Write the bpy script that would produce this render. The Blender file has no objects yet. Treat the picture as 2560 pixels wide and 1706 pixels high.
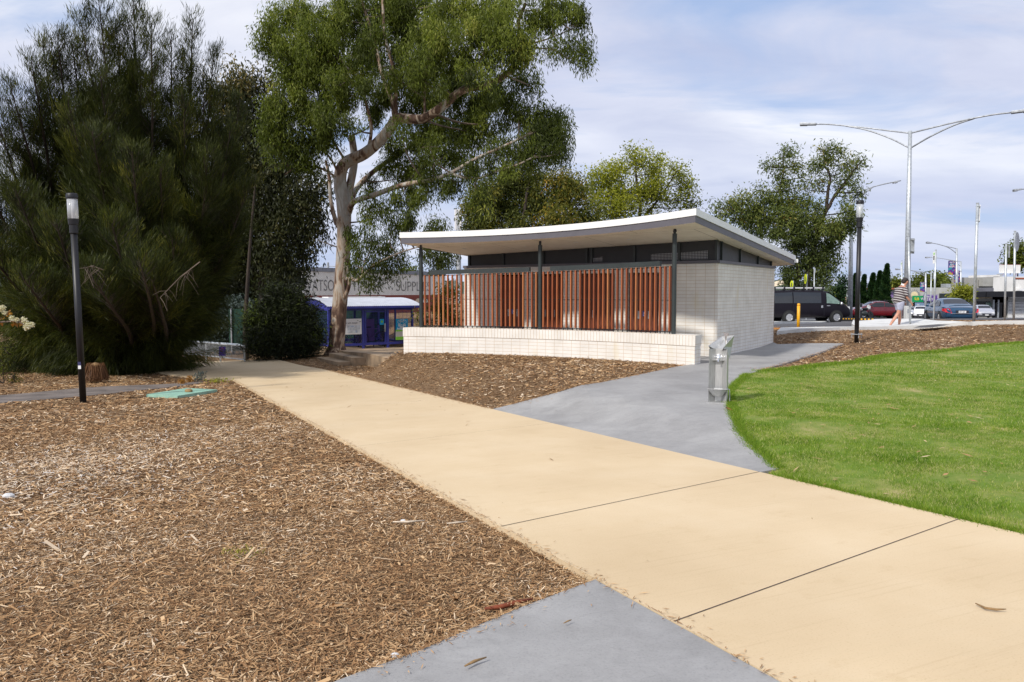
import bpy, math, random
import numpy as np
from mathutils import Vector, Matrix, geometry
random.seed(7)
RNG = np.random.default_rng(11)
PI = math.pi
C = bpy.context.scene.collection
sc = bpy.context.scene

# ------------------------------------------------------------------ camera model
F = 2560*28/36
PITCH = math.atan(122/F)
CP, SP = math.cos(PITCH), math.sin(PITCH)
CAMZ = 1.6
def ray(px, py):
    X = (px-1280)/F; Y = (853-py)/F
    return X, CP+Y*SP, -SP+Y*CP
def at(px, py, d):
    """world point seen at photo pixel (px,py), d metres in front of the viewer"""
    a, b, c = ray(px, py); k = d/b
    return Vector((a*k, d, CAMZ+c*k))
def sstep(a, b, x):
    t = np.clip((x-a)/(b-a), 0, 1); return t*t*(3-2*t)
def H(x, y):
    x = np.asarray(x, float); y = np.asarray(y, float)
    s = -.429*x+.903*y; t = .903*x+.429*y
    P = -.037*np.clip(s-2, 0, 52)
    w = sstep(5.35, 6.6, t)*(1-sstep(20.85, 21.7, s)*(1-sstep(9.6, 12.6, t)))
    b = P*(1-w)
    r = sstep(20.3, 27.5, y)*sstep(6.3, 9.3, x)*(.30+.24*sstep(13.6, 16.6, x))
    r = r - sstep(30.5, 46, y)*sstep(-6, 4, x)*(.50+.24*sstep(13.6, 16.6, x)) - sstep(46, 68, y)*sstep(-6, 4, x)*.4
    r = r - .0322*np.clip(y-68, 0, 82)*sstep(2, 10, x)
    r = r + .06*np.sin(x*.9+1)*np.sin(y*.7)*sstep(8, 12, x)*sstep(14, 18, y)*(1-sstep(26, 28, y))
    m = .02*np.sin(x*1.7+.3)*np.sin(y*1.3+1)*sstep(.2, 1.2, 2.1-t)
    m = m+.26*np.exp(-((x+6.9)**2+(y-30.5)**2)/7)
    return b+r+m
def h(x, y): return float(H(x, y))
def g(px, py, off=0.0):
    a, b, c = ray(px, py)
    lo = .5; prev = CAMZ - h(0, 0)
    d = 1.0
    while d < 160:
        z = CAMZ+c/b*d; e = z-(h(a/b*d, d)+off)
        if e < 0:
            l, r_ = d-.25, d
            for _ in range(20):
                m = (l+r_)/2
                if CAMZ+c/b*m-(h(a/b*m, m)+off) < 0: r_ = m
                else: l = m
            return Vector((a/b*r_, r_, h(a/b*r_, r_)+off))
        d += .25
    return Vector((a/b*160, 160, h(a/b*160, 160)+off))

# ------------------------------------------------------------------ materials
def nodes(name):
    m = bpy.data.materials.new(name); m.use_nodes = True
    nt = m.node_tree; return m, nt, nt.nodes['Principled BSDF']
def link(nt, a, b): nt.links.new(a, b)
def N(nt, kind, **kw):
    n = nt.nodes.new(kind)
    for k, v in kw.items():
        if k in n.inputs: n.inputs[k].default_value = v
        else: setattr(n, k, v)
    return n
def ramp(nt, src, stops):
    r = nt.nodes.new('ShaderNodeValToRGB')
    e = r.color_ramp.elements
    while len(e) < len(stops): e.new(.5)
    for i, (p, c) in enumerate(stops):
        e[i].position = p; e[i].color = (*c, 1)
    link(nt, src, r.inputs[0]); return r.outputs[0]
def mix(nt, fac, a, b, blend='MIX'):
    n = nt.nodes.new('ShaderNodeMix'); n.data_type = 'RGBA'; n.blend_type = blend
    for sock, v in ((0, fac), (6, a), (7, b)):
        if isinstance(v, (int, float)): n.inputs[sock].default_value = v
        elif isinstance(v, tuple): n.inputs[sock].default_value = (*v, 1) if len(v) == 3 else v
        else: link(nt, v, n.inputs[sock])
    return n.outputs[2]
def coord(nt, which='Object', scale=None):
    t = nt.nodes.new('ShaderNodeTexCoord').outputs[which]
    if scale:
        mp = nt.nodes.new('ShaderNodeMapping'); mp.inputs['Scale'].default_value = scale
        link(nt, t, mp.inputs[0]); return mp.outputs[0]
    return t
def noise(nt, vec, sc_, det=4, rough=.6, dist=0):
    n = N(nt, 'ShaderNodeTexNoise', Scale=sc_, Detail=det, Roughness=rough, Distortion=dist)
    link(nt, vec, n.inputs['Vector']); return n.outputs['Fac']
def bump(nt, b, height, dist=.01, strength=.5):
    n = N(nt, 'ShaderNodeBump', Distance=dist, Strength=strength)
    link(nt, height, n.inputs['Height']); link(nt, n.outputs[0], b.inputs['Normal'])
def M(name, c, rough=.6, metal=0, var=.12, vs=3, bmp=0, bs=60, scale=None, spec=None, coat=0):
    m, nt, b = nodes(name)
    b.inputs['Roughness'].default_value = rough; b.inputs['Metallic'].default_value = metal
    if spec is not None: b.inputs['Specular IOR Level'].default_value = spec
    if coat: b.inputs['Coat Weight'].default_value = coat; b.inputs['Coat Roughness'].default_value = .05
    v = coord(nt, 'Object', scale)
    f = noise(nt, v, vs)
    lo = tuple(max(0, x*(1-var*1.6)) for x in c); hi = tuple(min(1, x*(1+var*1.2)) for x in c)
    link(nt, ramp(nt, f, [(.3, lo), (.5, c), (.7, hi)]), b.inputs['Base Color'])
    if bmp: bump(nt, b, noise(nt, v, bs, 5), .01, bmp)
    return m
def foliage_mat(name, stops, trans=.35, rough=.5):
    m, nt, b = nodes(name)
    a = nt.nodes.new('ShaderNodeAttribute'); a.attribute_name = 'tint'
    col = ramp(nt, a.outputs['Fac'], stops)
    link(nt, col, b.inputs['Base Color']); b.inputs['Roughness'].default_value = rough
    b.inputs['Specular IOR Level'].default_value = .18
    tr = nt.nodes.new('ShaderNodeBsdfTranslucent'); link(nt, mix(nt, 1, col, (1.0, 1.15, .45), 'MULTIPLY'), tr.inputs[0])
    ms = nt.nodes.new('ShaderNodeMixShader'); ms.inputs[0].default_value = trans
    link(nt, b.outputs[0], ms.inputs[1]); link(nt, tr.outputs[0], ms.inputs[2])
    link(nt, ms.outputs[0], nt.nodes['Material Output'].inputs[0])
    return m
def brick_mat(name, bw, rh, c1, c2, mortar, ms=.006, offset=0.0, stain=True, bevel=.3):
    m, nt, b = nodes(name)
    uv = coord(nt, 'UV')
    w = N(nt, 'ShaderNodeTexBrick', Scale=1.0)
    w.offset = offset; w.squash = 1
    w.inputs['Brick Width'].default_value = bw; w.inputs['Row Height'].default_value = rh
    w.inputs['Mortar Size'].default_value = ms; w.inputs['Mortar Smooth'].default_value = .15
    w.inputs['Color1'].default_value = (*c1, 1); w.inputs['Color2'].default_value = (*c2, 1)
    w.inputs['Mortar'].default_value = (*mortar, 1); w.inputs['Bias'].default_value = 0
    link(nt, uv, w.inputs['Vector'])
    col = w.outputs['Color']
    ob = coord(nt)
    col = mix(nt, 1, col, ramp(nt, noise(nt, ob, 2.3, 5), [(.3, (.86, .85, .83)), (.65, (1, 1, 1))]), 'MULTIPLY')
    if stain:
        st = N(nt, 'ShaderNodeMapping'); st.inputs['Scale'].default_value = (1.6, 1.6, .5); link(nt, ob, st.inputs[0])
        f = ramp(nt, noise(nt, st.outputs[0], 1.9, 3, .5), [(.60, (0, 0, 0)), (.74, (1, 1, 1))])
        mm = N(nt, 'ShaderNodeMath', operation='MULTIPLY'); link(nt, f, mm.inputs[0]); mm.inputs[1].default_value = .38
        col = mix(nt, mm.outputs[0], col, (c1[0]*.86, c1[1]*.76, c1[2]*.5))
    link(nt, col, b.inputs['Base Color']); b.inputs['Roughness'].default_value = .75
    inv = N(nt, 'ShaderNodeMath', operation='SUBTRACT'); inv.inputs[0].default_value = 1; link(nt, w.outputs['Fac'], inv.inputs[1])
    bump(nt, b, inv.outputs[0], .006, bevel)
    return m

MT = {}
MT['white_brick'] = brick_mat('cream_brick', .24, .086, (.79, .762, .710), (.75, .722, .672), (.60, .50, .385), .0055)
MT['soldier'] = brick_mat('cream_soldier_brick', .0835, .235, (.79, .762, .710), (.75, .722, .672), (.57, .46, .34), .0055)
MT['roofwhite'] = M('white_capping', (.80, .80, .78), .4, 0, .03)
MT['fasciagrey'] = M('grey_fascia', (.105, .10, .115), .5, 0, .06)
MT['soffit'] = brick_mat('soffit_panel', 2.7, 1.75, (.86, .80, .73), (.85, .79, .72), (.08, .07, .06), .006, .5, False, .1)
MT['darkpanel'] = M('charcoal_panel', (.022, .024, .027), .5, 0, .15)
MT['darksteel'] = M('charcoal_steel', (.030, .038, .038), .45, .1, .12)
MT['black'] = M('black_powdercoat', (.007, .007, .009), .45, 0, .2)
MT['galv'] = M('galvanised_steel', (.50, .53, .55), .42, .55, .18, 9)
MT['galvdark'] = M('weathered_galvanised', (.40, .42, .44), .5, .4, .2, 6)
MT['stainless'] = M('brushed_stainless', (.50, .50, .49), .42, .55, .10, 6, scale=(8, 8, 1))
MT['rubber'] = M('rubber', (.014, .014, .014), .8)
MT['alloy'] = M('alloy_rim', (.55, .55, .56), .3, .7)
MT['chrome'] = M('chrome', (.75, .75, .76), .15, .9)
MT['glassdark'] = M('tinted_glass', (.015, .018, .022), .08, 0, .1, spec=.8)
MT['glasspale'] = M('pale_window', (.16, .24, .20), .1, 0, .3, 2, spec=.7)
MT['vanpaint'] = M('black_car_paint', (.006, .004, .008), .35, 0, .1, spec=.28)
MT['redpaint'] = M('red_car_paint', (.30, .010, .018), .25, 0, .08, coat=.8)
MT['bluepaint'] = M('blue_car_paint', (.022, .075, .15), .25, .35, .08, coat=.8)
MT['whitepaint'] = M('white_car_paint', (.75, .76, .78), .3, 0, .04, coat=.6)
MT['silverpaint'] = M('silver_car_paint', (.50, .51, .55), .3, .5, .05, coat=.6)
MT['yellow'] = M('yellow_enamel', (.80, .40, .010), .45, 0, .06)
MT['orangesign'] = M('orange_rubber', (.65, .24, .01), .6)
MT['fluoro'] = M('fluoro_yellow', (.75, .85, .02), .5)
MT['redlens'] = M('red_lens', (.60, .02, .03), .2)
MT['whitelens'] = M('clear_lens', (.75, .75, .75), .15)
MT['white'] = M('white_enamel', (.78, .78, .78), .5, 0, .05)
MT['offwhite'] = M('offwhite_render', (.74, .73, .70), .7, 0, .10, .6)
MT['greyrender'] = M('grey_render', (.33, .325, .30), .8, 0, .14, .5)
MT['greyrender2'] = M('pale_grey_render', (.42, .42, .39), .8, 0, .14, .5)
MT['green'] = M('green_sign', (.0, .30, .10), .5, 0, .05)
MT['purple'] = M('purple_sign', (.12, .06, .28), .5, 0, .1)
MT['blueshelter'] = M('blue_steel_paint', (.030, .038, .27), .5, 0, .15)
MT['cyan'] = M('cyan_sign', (.0, .33, .62), .5, 0, .05)
MT['lime'] = M('lime_sign', (.20, .52, .05), .5, 0, .05)
MT['ink'] = M('dark_ink', (.02, .02, .03), .6)
MT['yellowink'] = M('yellow_ink', (.85, .65, .02), .6)
MT['skin'] = M('skin', (.52, .25, .16), .55, 0, .10, 8)
MT['hair'] = M('dark_hair', (.025, .018, .015), .7, 0, .3, 40)
MT['shorts'] = M('pale_grey_cotton', (.36, .37, .46), .85, 0, .12, 12)
MT['navy'] = M('navy_cloth', (.03, .03, .10), .8)
MT['corr'] = M('zincalume', (.55, .57, .62), .4, .3, .08)
MT['dirtyconc'] = M('stained_concrete', (.30, .215, .135), .85, 0, .36, 1.7, .25, 30)
MT['kerbconc'] = M('pale_concrete', (.58, .58, .56), .8, 0, .10, 1.5, .2, 40)
MT['pitgreen'] = M('mint_painted_lid', (.27, .46, .36), .6, 0, .08, 4)
MT['stone'] = M('pale_stone', (.55, .55, .55), .8, 0, .2, 20)
MT['redbark'] = M('red_bark', (.20, .045, .015), .8, 0, .3, 12)
MT['twig'] = M('dry_twig', (.26, .16, .07), .9, 0, .3, 20)
MT['palewood'] = M('pale_wood', (.56, .47, .36), .8, 0, .2, 20)
MT['rust'] = M('rusty_brick', (.28, .08, .04), .8)
MT['sail'] = M('beige_shade_sail', (.60, .50, .36), .8)
MT['slateroof'] = M('slate_metal_roof', (.17, .17, .19), .5, .2, .15, .4)

def timber():
    m, nt, b = nodes('oiled_timber')
    oi = nt.nodes.new('ShaderNodeObjectInfo')
    v = coord(nt, 'Object', (14, 14, .9))
    n = noise(nt, v, 3, 6, .65)
    a = ramp(nt, n, [(.25, (.17, .036, .012)), (.5, (.32, .085, .026)), (.75, (.46, .15, .045))])
    r = ramp(nt, oi.outputs['Random'], [(0, (.62, .52, .50)), (.5, (1, 1, 1)), (.85, (1.05, 1.1, 1.1)), (1, (1.25, 1.7, 1.8))])
    link(nt, mix(nt, 1, a, r, 'MULTIPLY'), b.inputs['Base Color']); b.inputs['Roughness'].default_value = .5
    bump(nt, b, n, .004, .4); return m
MT['timber'] = timber()
MT['doorred'] = M('red_brown_door', (.14, .033, .013), .5, 0, .2, 5, scale=(9, 9, .6))

def ground_mulch():
    m, nt, b = nodes('bark_mulch_ground')
    v = coord(nt)
    vo = N(nt, 'ShaderNodeTexVoronoi', Scale=34.0, Randomness=1.0)
    wv = nt.nodes.new('ShaderNodeVectorMath'); wv.operation = 'ADD'
    nn = N(nt, 'ShaderNodeTexNoise', Scale=9.0, Detail=3.0); link(nt, v, nn.inputs['Vector'])
    link(nt, v, wv.inputs[0]); link(nt, nn.outputs['Color'], wv.inputs[1])
    mp = N(nt, 'ShaderNodeMapping'); mp.inputs['Scale'].default_value = (.7, 1.5, 1); link(nt, wv.outputs[0], mp.inputs[0])
    link(nt, mp.outputs[0], vo.inputs['Vector'])
    sep = nt.nodes.new('ShaderNodeSeparateColor'); link(nt, vo.outputs['Color'], sep.inputs[0])
    c = ramp(nt, sep.outputs[0], [(0, (.12, .065, .032)), (.45, (.26, .155, .08)), (.8, (.38, .25, .14)), (1, (.50, .38, .25))])
    big = ramp(nt, noise(nt, v, .8, 4), [(.35, (.80, .76, .72)), (.6, (1, 1, 1))])
    link(nt, mix(nt, 1, c, big, 'MULTIPLY'), b.inputs['Base Color'])
    b.inputs['Roughness'].default_value = .95; b.inputs['Specular IOR Level'].default_value = .15
    bump(nt, b, vo.outputs['Distance'], .03, .8); return m
MT['mulch'] = ground_mulch()
MT['chips'] = foliage_mat('wood_chip', [(0, (.15, .075, .032)), (.3, (.285, .158, .074)), (.6, (.40, .240, .115)), (.86, (.54, .37, .205)), (.97, (.70, .56, .40)), (1, (.60, .56, .52))], 0.0, .85)

def cream_path():
    m, nt, b = nodes('cream_concrete')
    uv = coord(nt, 'UV')     # u across (t), v along (s), metres
    n1 = noise(nt, uv, .9, 5, .6)
    st = N(nt, 'ShaderNodeMapping'); st.inputs['Scale'].default_value = (.35, 14, 1); link(nt, uv, st.inputs[0])
    n2 = noise(nt, st.outputs[0], 2.2, 4, .6)
    c = ramp(nt, n1, [(.25, (.565, .435, .270)), (.5, (.61, .478, .305)), (.75, (.655, .527, .352))])
    c = mix(nt, 1, c, ramp(nt, n2, [(.25, (.925, .905, .88)), (.42, (1, 1, 1)), (.75, (1.015, 1.01, 1.005))]), 'MULTIPLY')
    n3 = noise(nt, uv, 3.1, 6, .7)
    c = mix(nt, 1, c, ramp(nt, n3, [(.28, (.93, .91, .88)), (.42, (1, 1, 1)), (.70, (1, 1, 1)), (.80, (1.06, 1.08, 1.12))]), 'MULTIPLY')
    c = mix(nt, 1, c, ramp(nt, noise(nt, uv, 95, 2, .5), [(.30, (.90, .88, .85)), (.42, (1, 1, 1)), (.62, (1, 1, 1)), (.75, (1.05, 1.05, 1.05))]), 'MULTIPLY')
    c = mix(nt, 1, c, ramp(nt, noise(nt, uv, .42, 3, .5), [(.3, (.92, .91, .90)), (.6, (1, 1, 1))]), 'MULTIPLY')
    sep = nt.nodes.new('ShaderNodeSeparateXYZ'); link(nt, uv, sep.inputs[0])
    link(nt, c, b.inputs['Base Color']); b.inputs['Roughness'].default_value = .8; b.inputs['Specular IOR Level'].default_value = .25
    bump(nt, b, noise(nt, st.outputs[0], 30, 4), .004, .35); return m
MT['cream'] = cream_path()
MT['joint'] = M('joint_filler', (.07, .05, .04), .9, 0, .5, 12)
def grey_conc():
    m, nt, b = nodes('grey_concrete')
    v = coord(nt)
    n1 = noise(nt, v, 1.1, 5, .6, .6); n2 = noise(nt, v, 5.5, 5, .7, 1.2)
    c = ramp(nt, n1, [(.28, (.245, .24, .235)), (.5, (.295, .29, .285)), (.74, (.35, .345, .338))])
    c = mix(nt, 1, c, ramp(nt, n2, [(.3, (.90, .90, .90)), (.55, (1, 1, 1)), (.8, (1.08, 1.08, 1.08))]), 'MULTIPLY')
    c = mix(nt, 1, c, ramp(nt, noise(nt, v, 80, 2, .5), [(.30, (.88, .88, .88)), (.42, (1, 1, 1)), (.75, (1.06, 1.06, 1.05))]), 'MULTIPLY')
    c = mix(nt, 1, c, ramp(nt, noise(nt, v, .5, 6, .65, .4), [(.33, (.86, .86, .86)), (.5, (1, 1, 1)), (.7, (1.06, 1.06, 1.05))]), 'MULTIPLY')
    link(nt, c, b.inputs['Base Color']); b.inputs['Roughness'].default_value = .7
    bump(nt, b, noise(nt, v, 22, 6, .7, 2.5), .004, .4); return m
MT['greyconc'] = grey_conc()
MT['asphalt'] = M('asphalt', (.075, .073, .077), .9, 0, .25, 1.5, .4, 120)
MT['oldpath'] = M('old_asphalt_path', (.15, .125, .11), .9, 0, .3, 2, .5, 60)
def lawn_mat():
    m, nt, b = nodes('lawn_soil')
    v = coord(nt)
    c = ramp(nt, noise(nt, v, 1.3, 6, .7), [(.30, (.44, .36, .18)), (.40, (.28, .29, .09)), (.56, (.14, .22, .035)), (.75, (.21, .27, .05))])
    link(nt, c, b.inputs['Base Color']); b.inputs['Roughness'].default_value = .9; b.inputs['Specular IOR Level'].default_value = .1
    bump(nt, b, noise(nt, v, 90, 4), .02, .8); return m
MT['lawn'] = lawn_mat()
MT['grass'] = foliage_mat('grass_blade', [(0, (.055, .135, .012)), (.35, (.15, .255, .020)), (.7, (.29, .38, .045)), (.86, (.46, .45, .13)), (1, (.68, .58, .34))], .38, .6)

def gum_bark():
    m, nt, b = nodes('gum_bark')
    v = coord(nt, 'Object', (1.3, 1.3, .38))
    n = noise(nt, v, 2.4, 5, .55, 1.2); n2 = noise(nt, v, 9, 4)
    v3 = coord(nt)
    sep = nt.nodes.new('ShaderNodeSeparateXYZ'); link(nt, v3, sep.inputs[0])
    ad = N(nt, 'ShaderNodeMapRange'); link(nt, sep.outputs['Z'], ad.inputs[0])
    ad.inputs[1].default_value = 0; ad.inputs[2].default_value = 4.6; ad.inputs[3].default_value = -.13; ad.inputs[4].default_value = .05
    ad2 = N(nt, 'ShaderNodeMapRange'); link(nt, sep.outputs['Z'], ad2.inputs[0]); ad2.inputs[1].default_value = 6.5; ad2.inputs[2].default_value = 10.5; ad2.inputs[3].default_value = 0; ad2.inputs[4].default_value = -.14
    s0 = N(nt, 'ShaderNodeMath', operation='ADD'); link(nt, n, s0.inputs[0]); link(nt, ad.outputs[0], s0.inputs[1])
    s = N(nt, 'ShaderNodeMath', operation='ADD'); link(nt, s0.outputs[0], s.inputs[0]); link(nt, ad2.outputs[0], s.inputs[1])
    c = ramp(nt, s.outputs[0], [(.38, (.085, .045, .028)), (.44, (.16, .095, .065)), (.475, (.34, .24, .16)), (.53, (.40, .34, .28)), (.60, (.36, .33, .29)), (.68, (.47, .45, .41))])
    c = mix(nt, 1, c, ramp(nt, n2, [(.3, (.75, .73, .7)), (.6, (1, 1, 1))]), 'MULTIPLY')
    link(nt, c, b.inputs['Base Color']); b.inputs['Roughness'].default_value = .8
    bump(nt, b, s.outputs[0], .05, .6); return m
MT['gumbark'] = gum_bark()
MT['darkbark'] = M('dark_bark', (.040, .028, .020), .9, 0, .4, 3, .6, 15, (3, 3, .5))
MT['greybark'] = M('grey_branch', (.16, .12, .09), .9, 0, .3, 4)
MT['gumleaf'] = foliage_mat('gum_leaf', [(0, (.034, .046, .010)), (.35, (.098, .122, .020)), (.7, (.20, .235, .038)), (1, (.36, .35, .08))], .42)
MT['oliveleaf'] = foliage_mat('olive_leaf', [(0, (.040, .052, .014)), (.5, (.12, .135, .028)), (.8, (.24, .20, .03)), (1, (.38, .22, .03))], .35)
MT['brightleaf'] = foliage_mat('bright_leaf', [(0, (.09, .10, .02)), (.5, (.29, .305, .035)), (1, (.48, .46, .06))], .42)
MT['gumleaf2'] = foliage_mat('dull_gum_leaf', [(0, (.045, .062, .020)), (.5, (.14, .175, .042)), (.85, (.25, .255, .06)), (1, (.33, .22, .06))], .35)
MT['sheoak'] = foliage_mat('sheoak_needle', [(0, (.015, .020, .006)), (.5, (.044, .055, .012)), (.85, (.092, .104, .018)), (.97, (.18, .17, .03)), (1, (.28, .15, .05))], .3)
MT['darkleaf'] = foliage_mat('shade_leaf', [(0, (.012, .014, .006)), (.5, (.036, .042, .013)), (.8, (.085, .078, .024)), (1, (.26, .20, .07))], .25)
MT['shadeshrub'] = foliage_mat('shade_shrub_leaf', [(0, (.006, .009, .004)), (.5, (.017, .022, .008)), (.85, (.045, .060, .014)), (1, (.12, .16, .02))], .15)  # shade of the trees over this shrub is put into the leaf colours
MT['silverleaf'] = foliage_mat('silver_leaf', [(0, (.03, .045, .04)), (1, (.14, .18, .17))], .2)
MT['cypress'] = foliage_mat('cypress_leaf', [(0, (.008, .022, .008)), (.7, (.022, .055, .014)), (1, (.06, .09, .02))], .15)
MT['deadstrand'] = foliage_mat('dead_strand', [(0, (.09, .04, .018)), (1, (.26, .13, .06))], .1)
MT['flower'] = foliage_mat('cream_petal', [(0, (.45, .33, .18)), (.4, (.68, .60, .46)), (1, (.80, .76, .66))], .3)
MT['ochreleaf'] = foliage_mat('ochre_leaf', [(0, (.25, .09, .02)), (1, (.42, .22, .05))], .3)

# ------------------------------------------------------------------ object helpers
def tag(o, label=None, cat=None, group=None, kind=None):
    for k, v in (('label', label), ('category', cat), ('group', group), ('kind', kind)):
        if v: o[k] = v
    return o
def empty(name, loc=(0, 0, 0), rz=0, label=None, cat=None, group=None):
    o = bpy.data.objects.new(name, None); C.objects.link(o); o.location = loc; o.rotation_euler = (0, 0, rz)
    o.empty_display_size = .1
    return tag(o, label, cat, group)
def copy_tree(o, parent=None):
    c = o.copy(); C.objects.link(c); c.parent = parent
    for ch in list(o.children): copy_tree(ch, c)
    return c
class MB:
    def __init__(s): s.v = []; s.f = []; s.uv = []
    def face(s, pts, uv=None):
        i = len(s.v); s.v += [tuple(p) for p in pts]; s.f.append(tuple(range(i, i+len(pts)))); s.uv.append(uv); return s
    def box(s, x0, x1, y0, y1, z0, z1, mat=None):
        c = [(x, y, z) for z in (z0, z1) for y in (y0, y1) for x in (x0, x1)]
        if mat is not None: c = [tuple(mat @ Vector(p)) for p in c]
        i = len(s.v); s.v += c
        for q in ((0, 2, 3, 1), (4, 5, 7, 6), (0, 1, 5, 4), (2, 6, 7, 3), (0, 4, 6, 2), (1, 3, 7, 5)):
            s.f.append(tuple(i+k for k in q)); s.uv.append(None)
        return s
    def bar(s, a, b, w, d=None, up=(0, 0, 1)):
        a, b = Vector(a), Vector(b); d = d or w; t = (b-a); L = t.length; t.normalize()
        u = Vector(up)
        if abs(t.dot(u)) > .98: u = Vector((0, 1, 0))
        x = t.cross(u).normalized(); y = x.cross(t)
        m = Matrix((x, t, y)).transposed().to_4x4(); m.translation = a
        return s.box(-w/2, w/2, 0, L, -d/2, d/2, m)
    def tube(s, pts, rad, n=8, caps=True):
        pts = [Vector(p) for p in pts]
        if not hasattr(rad, '__len__'): rad = [rad]*len(pts)
        base = len(s.v); ref = None
        for i, p in enumerate(pts):
            t = (pts[min(i+1, len(pts)-1)]-pts[max(i-1, 0)]).normalized()
            if ref is None:
                ref = t.cross(Vector((0, 0, 1)) if abs(t.z) < .9 else Vector((1, 0, 0))).normalized()
            ref = (ref-t*ref.dot(t)).normalized(); b = t.cross(ref)
            for k in range(n):
                a = 2*PI*k/n
                s.v.append(tuple(p+(ref*math.cos(a)+b*math.sin(a))*rad[i]))
        for i in range(len(pts)-1):
            for k in range(n):
                a0 = base+i*n+k; a1 = base+i*n+(k+1) % n
                s.f.append((a0, a1, a1+n, a0+n)); s.uv.append(None)
        if caps:
            s.f.append(tuple(base+k for k in reversed(range(n)))); s.uv.append(None)
            s.f.append(tuple(base+(len(pts)-1)*n+k for k in range(n))); s.uv.append(None)
        return s
    def lathe(s, c, prof, n=20, axis=(0, 0, 1)):
        ax = Vector(axis).normalized(); u = ax.orthogonal().normalized(); w = ax.cross(u); c = Vector(c); b = len(s.v)
        for r, z in prof:
            for k in range(n):
                a = 2*PI*k/n; s.v.append(tuple(c+ax*z+(u*math.cos(a)+w*math.sin(a))*r))
        for i in range(len(prof)-1):
            for k in range(n):
                s.f.append((b+i*n+k, b+i*n+(k+1) % n, b+(i+1)*n+(k+1) % n, b+(i+1)*n+k)); s.uv.append(None)
        s.f.append(tuple(b+k for k in reversed(range(n)))); s.uv.append(None)
        s.f.append(tuple(b+(len(prof)-1)*n+k for k in range(n))); s.uv.append(None)
        return s
    def ball(s, c, r, n=10, m=7):
        r = r if hasattr(r, '__len__') else (r, r, r); c = Vector(c); b = len(s.v)
        for i in range(m+1):
            th = PI*i/m
            for k in range(n):
                a = 2*PI*k/n
                s.v.append((c.x+r[0]*math.sin(th)*math.cos(a), c.y+r[1]*math.sin(th)*math.sin(a), c.z+r[2]*math.cos(th)))
        for i in range(m):
            for k in range(n):
                s.f.append((b+i*n+k, b+(i+1)*n+k, b+(i+1)*n+(k+1) % n, b+i*n+(k+1) % n)); s.uv.append(None)
        return s
    def prism(s, poly, z0, z1):
        n = len(poly); b = len(s.v)
        s.v += [(x, y, z0) for x, y in poly]+[(x, y, z1) for x, y in poly]
        s.f.append(tuple(b+i for i in reversed(range(n)))); s.uv.append(None)
        s.f.append(tuple(b+n+i for i in range(n))); s.uv.append(None)
        for i in range(n):
            j = (i+1) % n; s.f.append((b+i, b+j, b+n+j, b+n+i)); s.uv.append(None)
        return s
    def build(s, name, mat, parent=None, smooth=False, bevel=0, loc=None, uv=False):
        me = bpy.data.meshes.new(name); me.from_pydata(s.v, [], s.f)
        if uv or any(u is not None for u in s.uv):
            l = me.uv_layers.new(name='UVMap'); k = 0; data = []
            for f, u in zip(s.f, s.uv):
                if u is None:
                    P = [Vector(s.v[i]) for i in f]
                    nrm = (P[1]-P[0]).cross(P[2]-P[0]).normalized() if len(P) > 2 else Vector((0, 0, 1))
                    if abs(nrm.z) > .7: u = [(p.x, p.y) for p in P]
                    else:
                        t = Vector((-nrm.y, nrm.x, 0)).normalized(); u = [(p.dot(t), p.z) for p in P]
                data += [c for q in u for c in q]
            l.data.foreach_set('uv', data)
        me.materials.append(mat if not isinstance(mat, str) else MT[mat])
        o = bpy.data.objects.new(name, me); C.objects.link(o)
        if parent: o.parent = parent
        if loc: o.location = loc
        if smooth:
            me.polygons.foreach_set('use_smooth', [len(p.vertices) < 5 for p in me.polygons])
        if bevel:
            md = o.modifiers.new('b', 'BEVEL'); md.width = bevel; md.segments = 2; md.limit_method = 'ANGLE'
        me.update(); return o
def npmesh(name, V, k, mat, parent=None, tint=None):
    """V: (n*k,3) vertices, faces are consecutive runs of k vertices"""
    V = np.ascontiguousarray(V, dtype=np.float32); n = len(V)//k
    me = bpy.data.meshes.new(name)
    me.vertices.add(len(V)); me.vertices.foreach_set('co', V.ravel())
    me.loops.add(len(V)); me.loops.foreach_set('vertex_index', np.arange(len(V), dtype=np.int32))
    me.polygons.add(n); me.polygons.foreach_set('loop_start', np.arange(0, len(V), k, dtype=np.int32))
    if tint is not None:
        a = me.attributes.new('tint', 'FLOAT', 'FACE'); a.data.foreach_set('value', np.clip(tint, 0, 1).astype(np.float32))
    me.materials.append(MT[mat] if isinstance(mat, str) else mat)
    me.update(calc_edges=True)
    o = bpy.data.objects.new(name, me); C.objects.link(o)
    if parent: o.parent = parent
    return o
def unit(a): return a/np.maximum(np.linalg.norm(a, axis=-1, keepdims=True), 1e-9)
def leafquads(P, D, L, W):
    n = len(P); R = RNG.normal(size=(n, 3)); S = unit(np.cross(D, R))
    L = np.broadcast_to(np.asarray(L, float).reshape(-1, 1), (n, 1)); W = np.broadcast_to(np.asarray(W, float).reshape(-1, 1), (n, 1))
    return np.stack([P, P+D*L*.45+S*W/2, P+D*L, P+D*L*.45-S*W/2], 1).reshape(-1, 3)
def text(s, size, mat, origin, xd, up, parent, name='lettering', thick=.004, wid=1.0, align='LEFT', bold=.0):
    cu = bpy.data.curves.new(name, 'FONT'); cu.body = s; cu.size = size; cu.extrude = thick; cu.align_x = align
    cu.offset = bold
    cu.materials.append(MT[mat] if isinstance(mat, str) else mat)
    o = bpy.data.objects.new(name, cu); C.objects.link(o)
    x = Vector(xd).normalized(); u = Vector(up).normalized(); z = x.cross(u)
    m = Matrix((x*wid, u, z)).transposed().to_4x4(); m.translation = Vector(origin)
    o.parent = parent; o.matrix_local = m; TEXTS.append(o); return o
TEXTS = []
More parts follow.
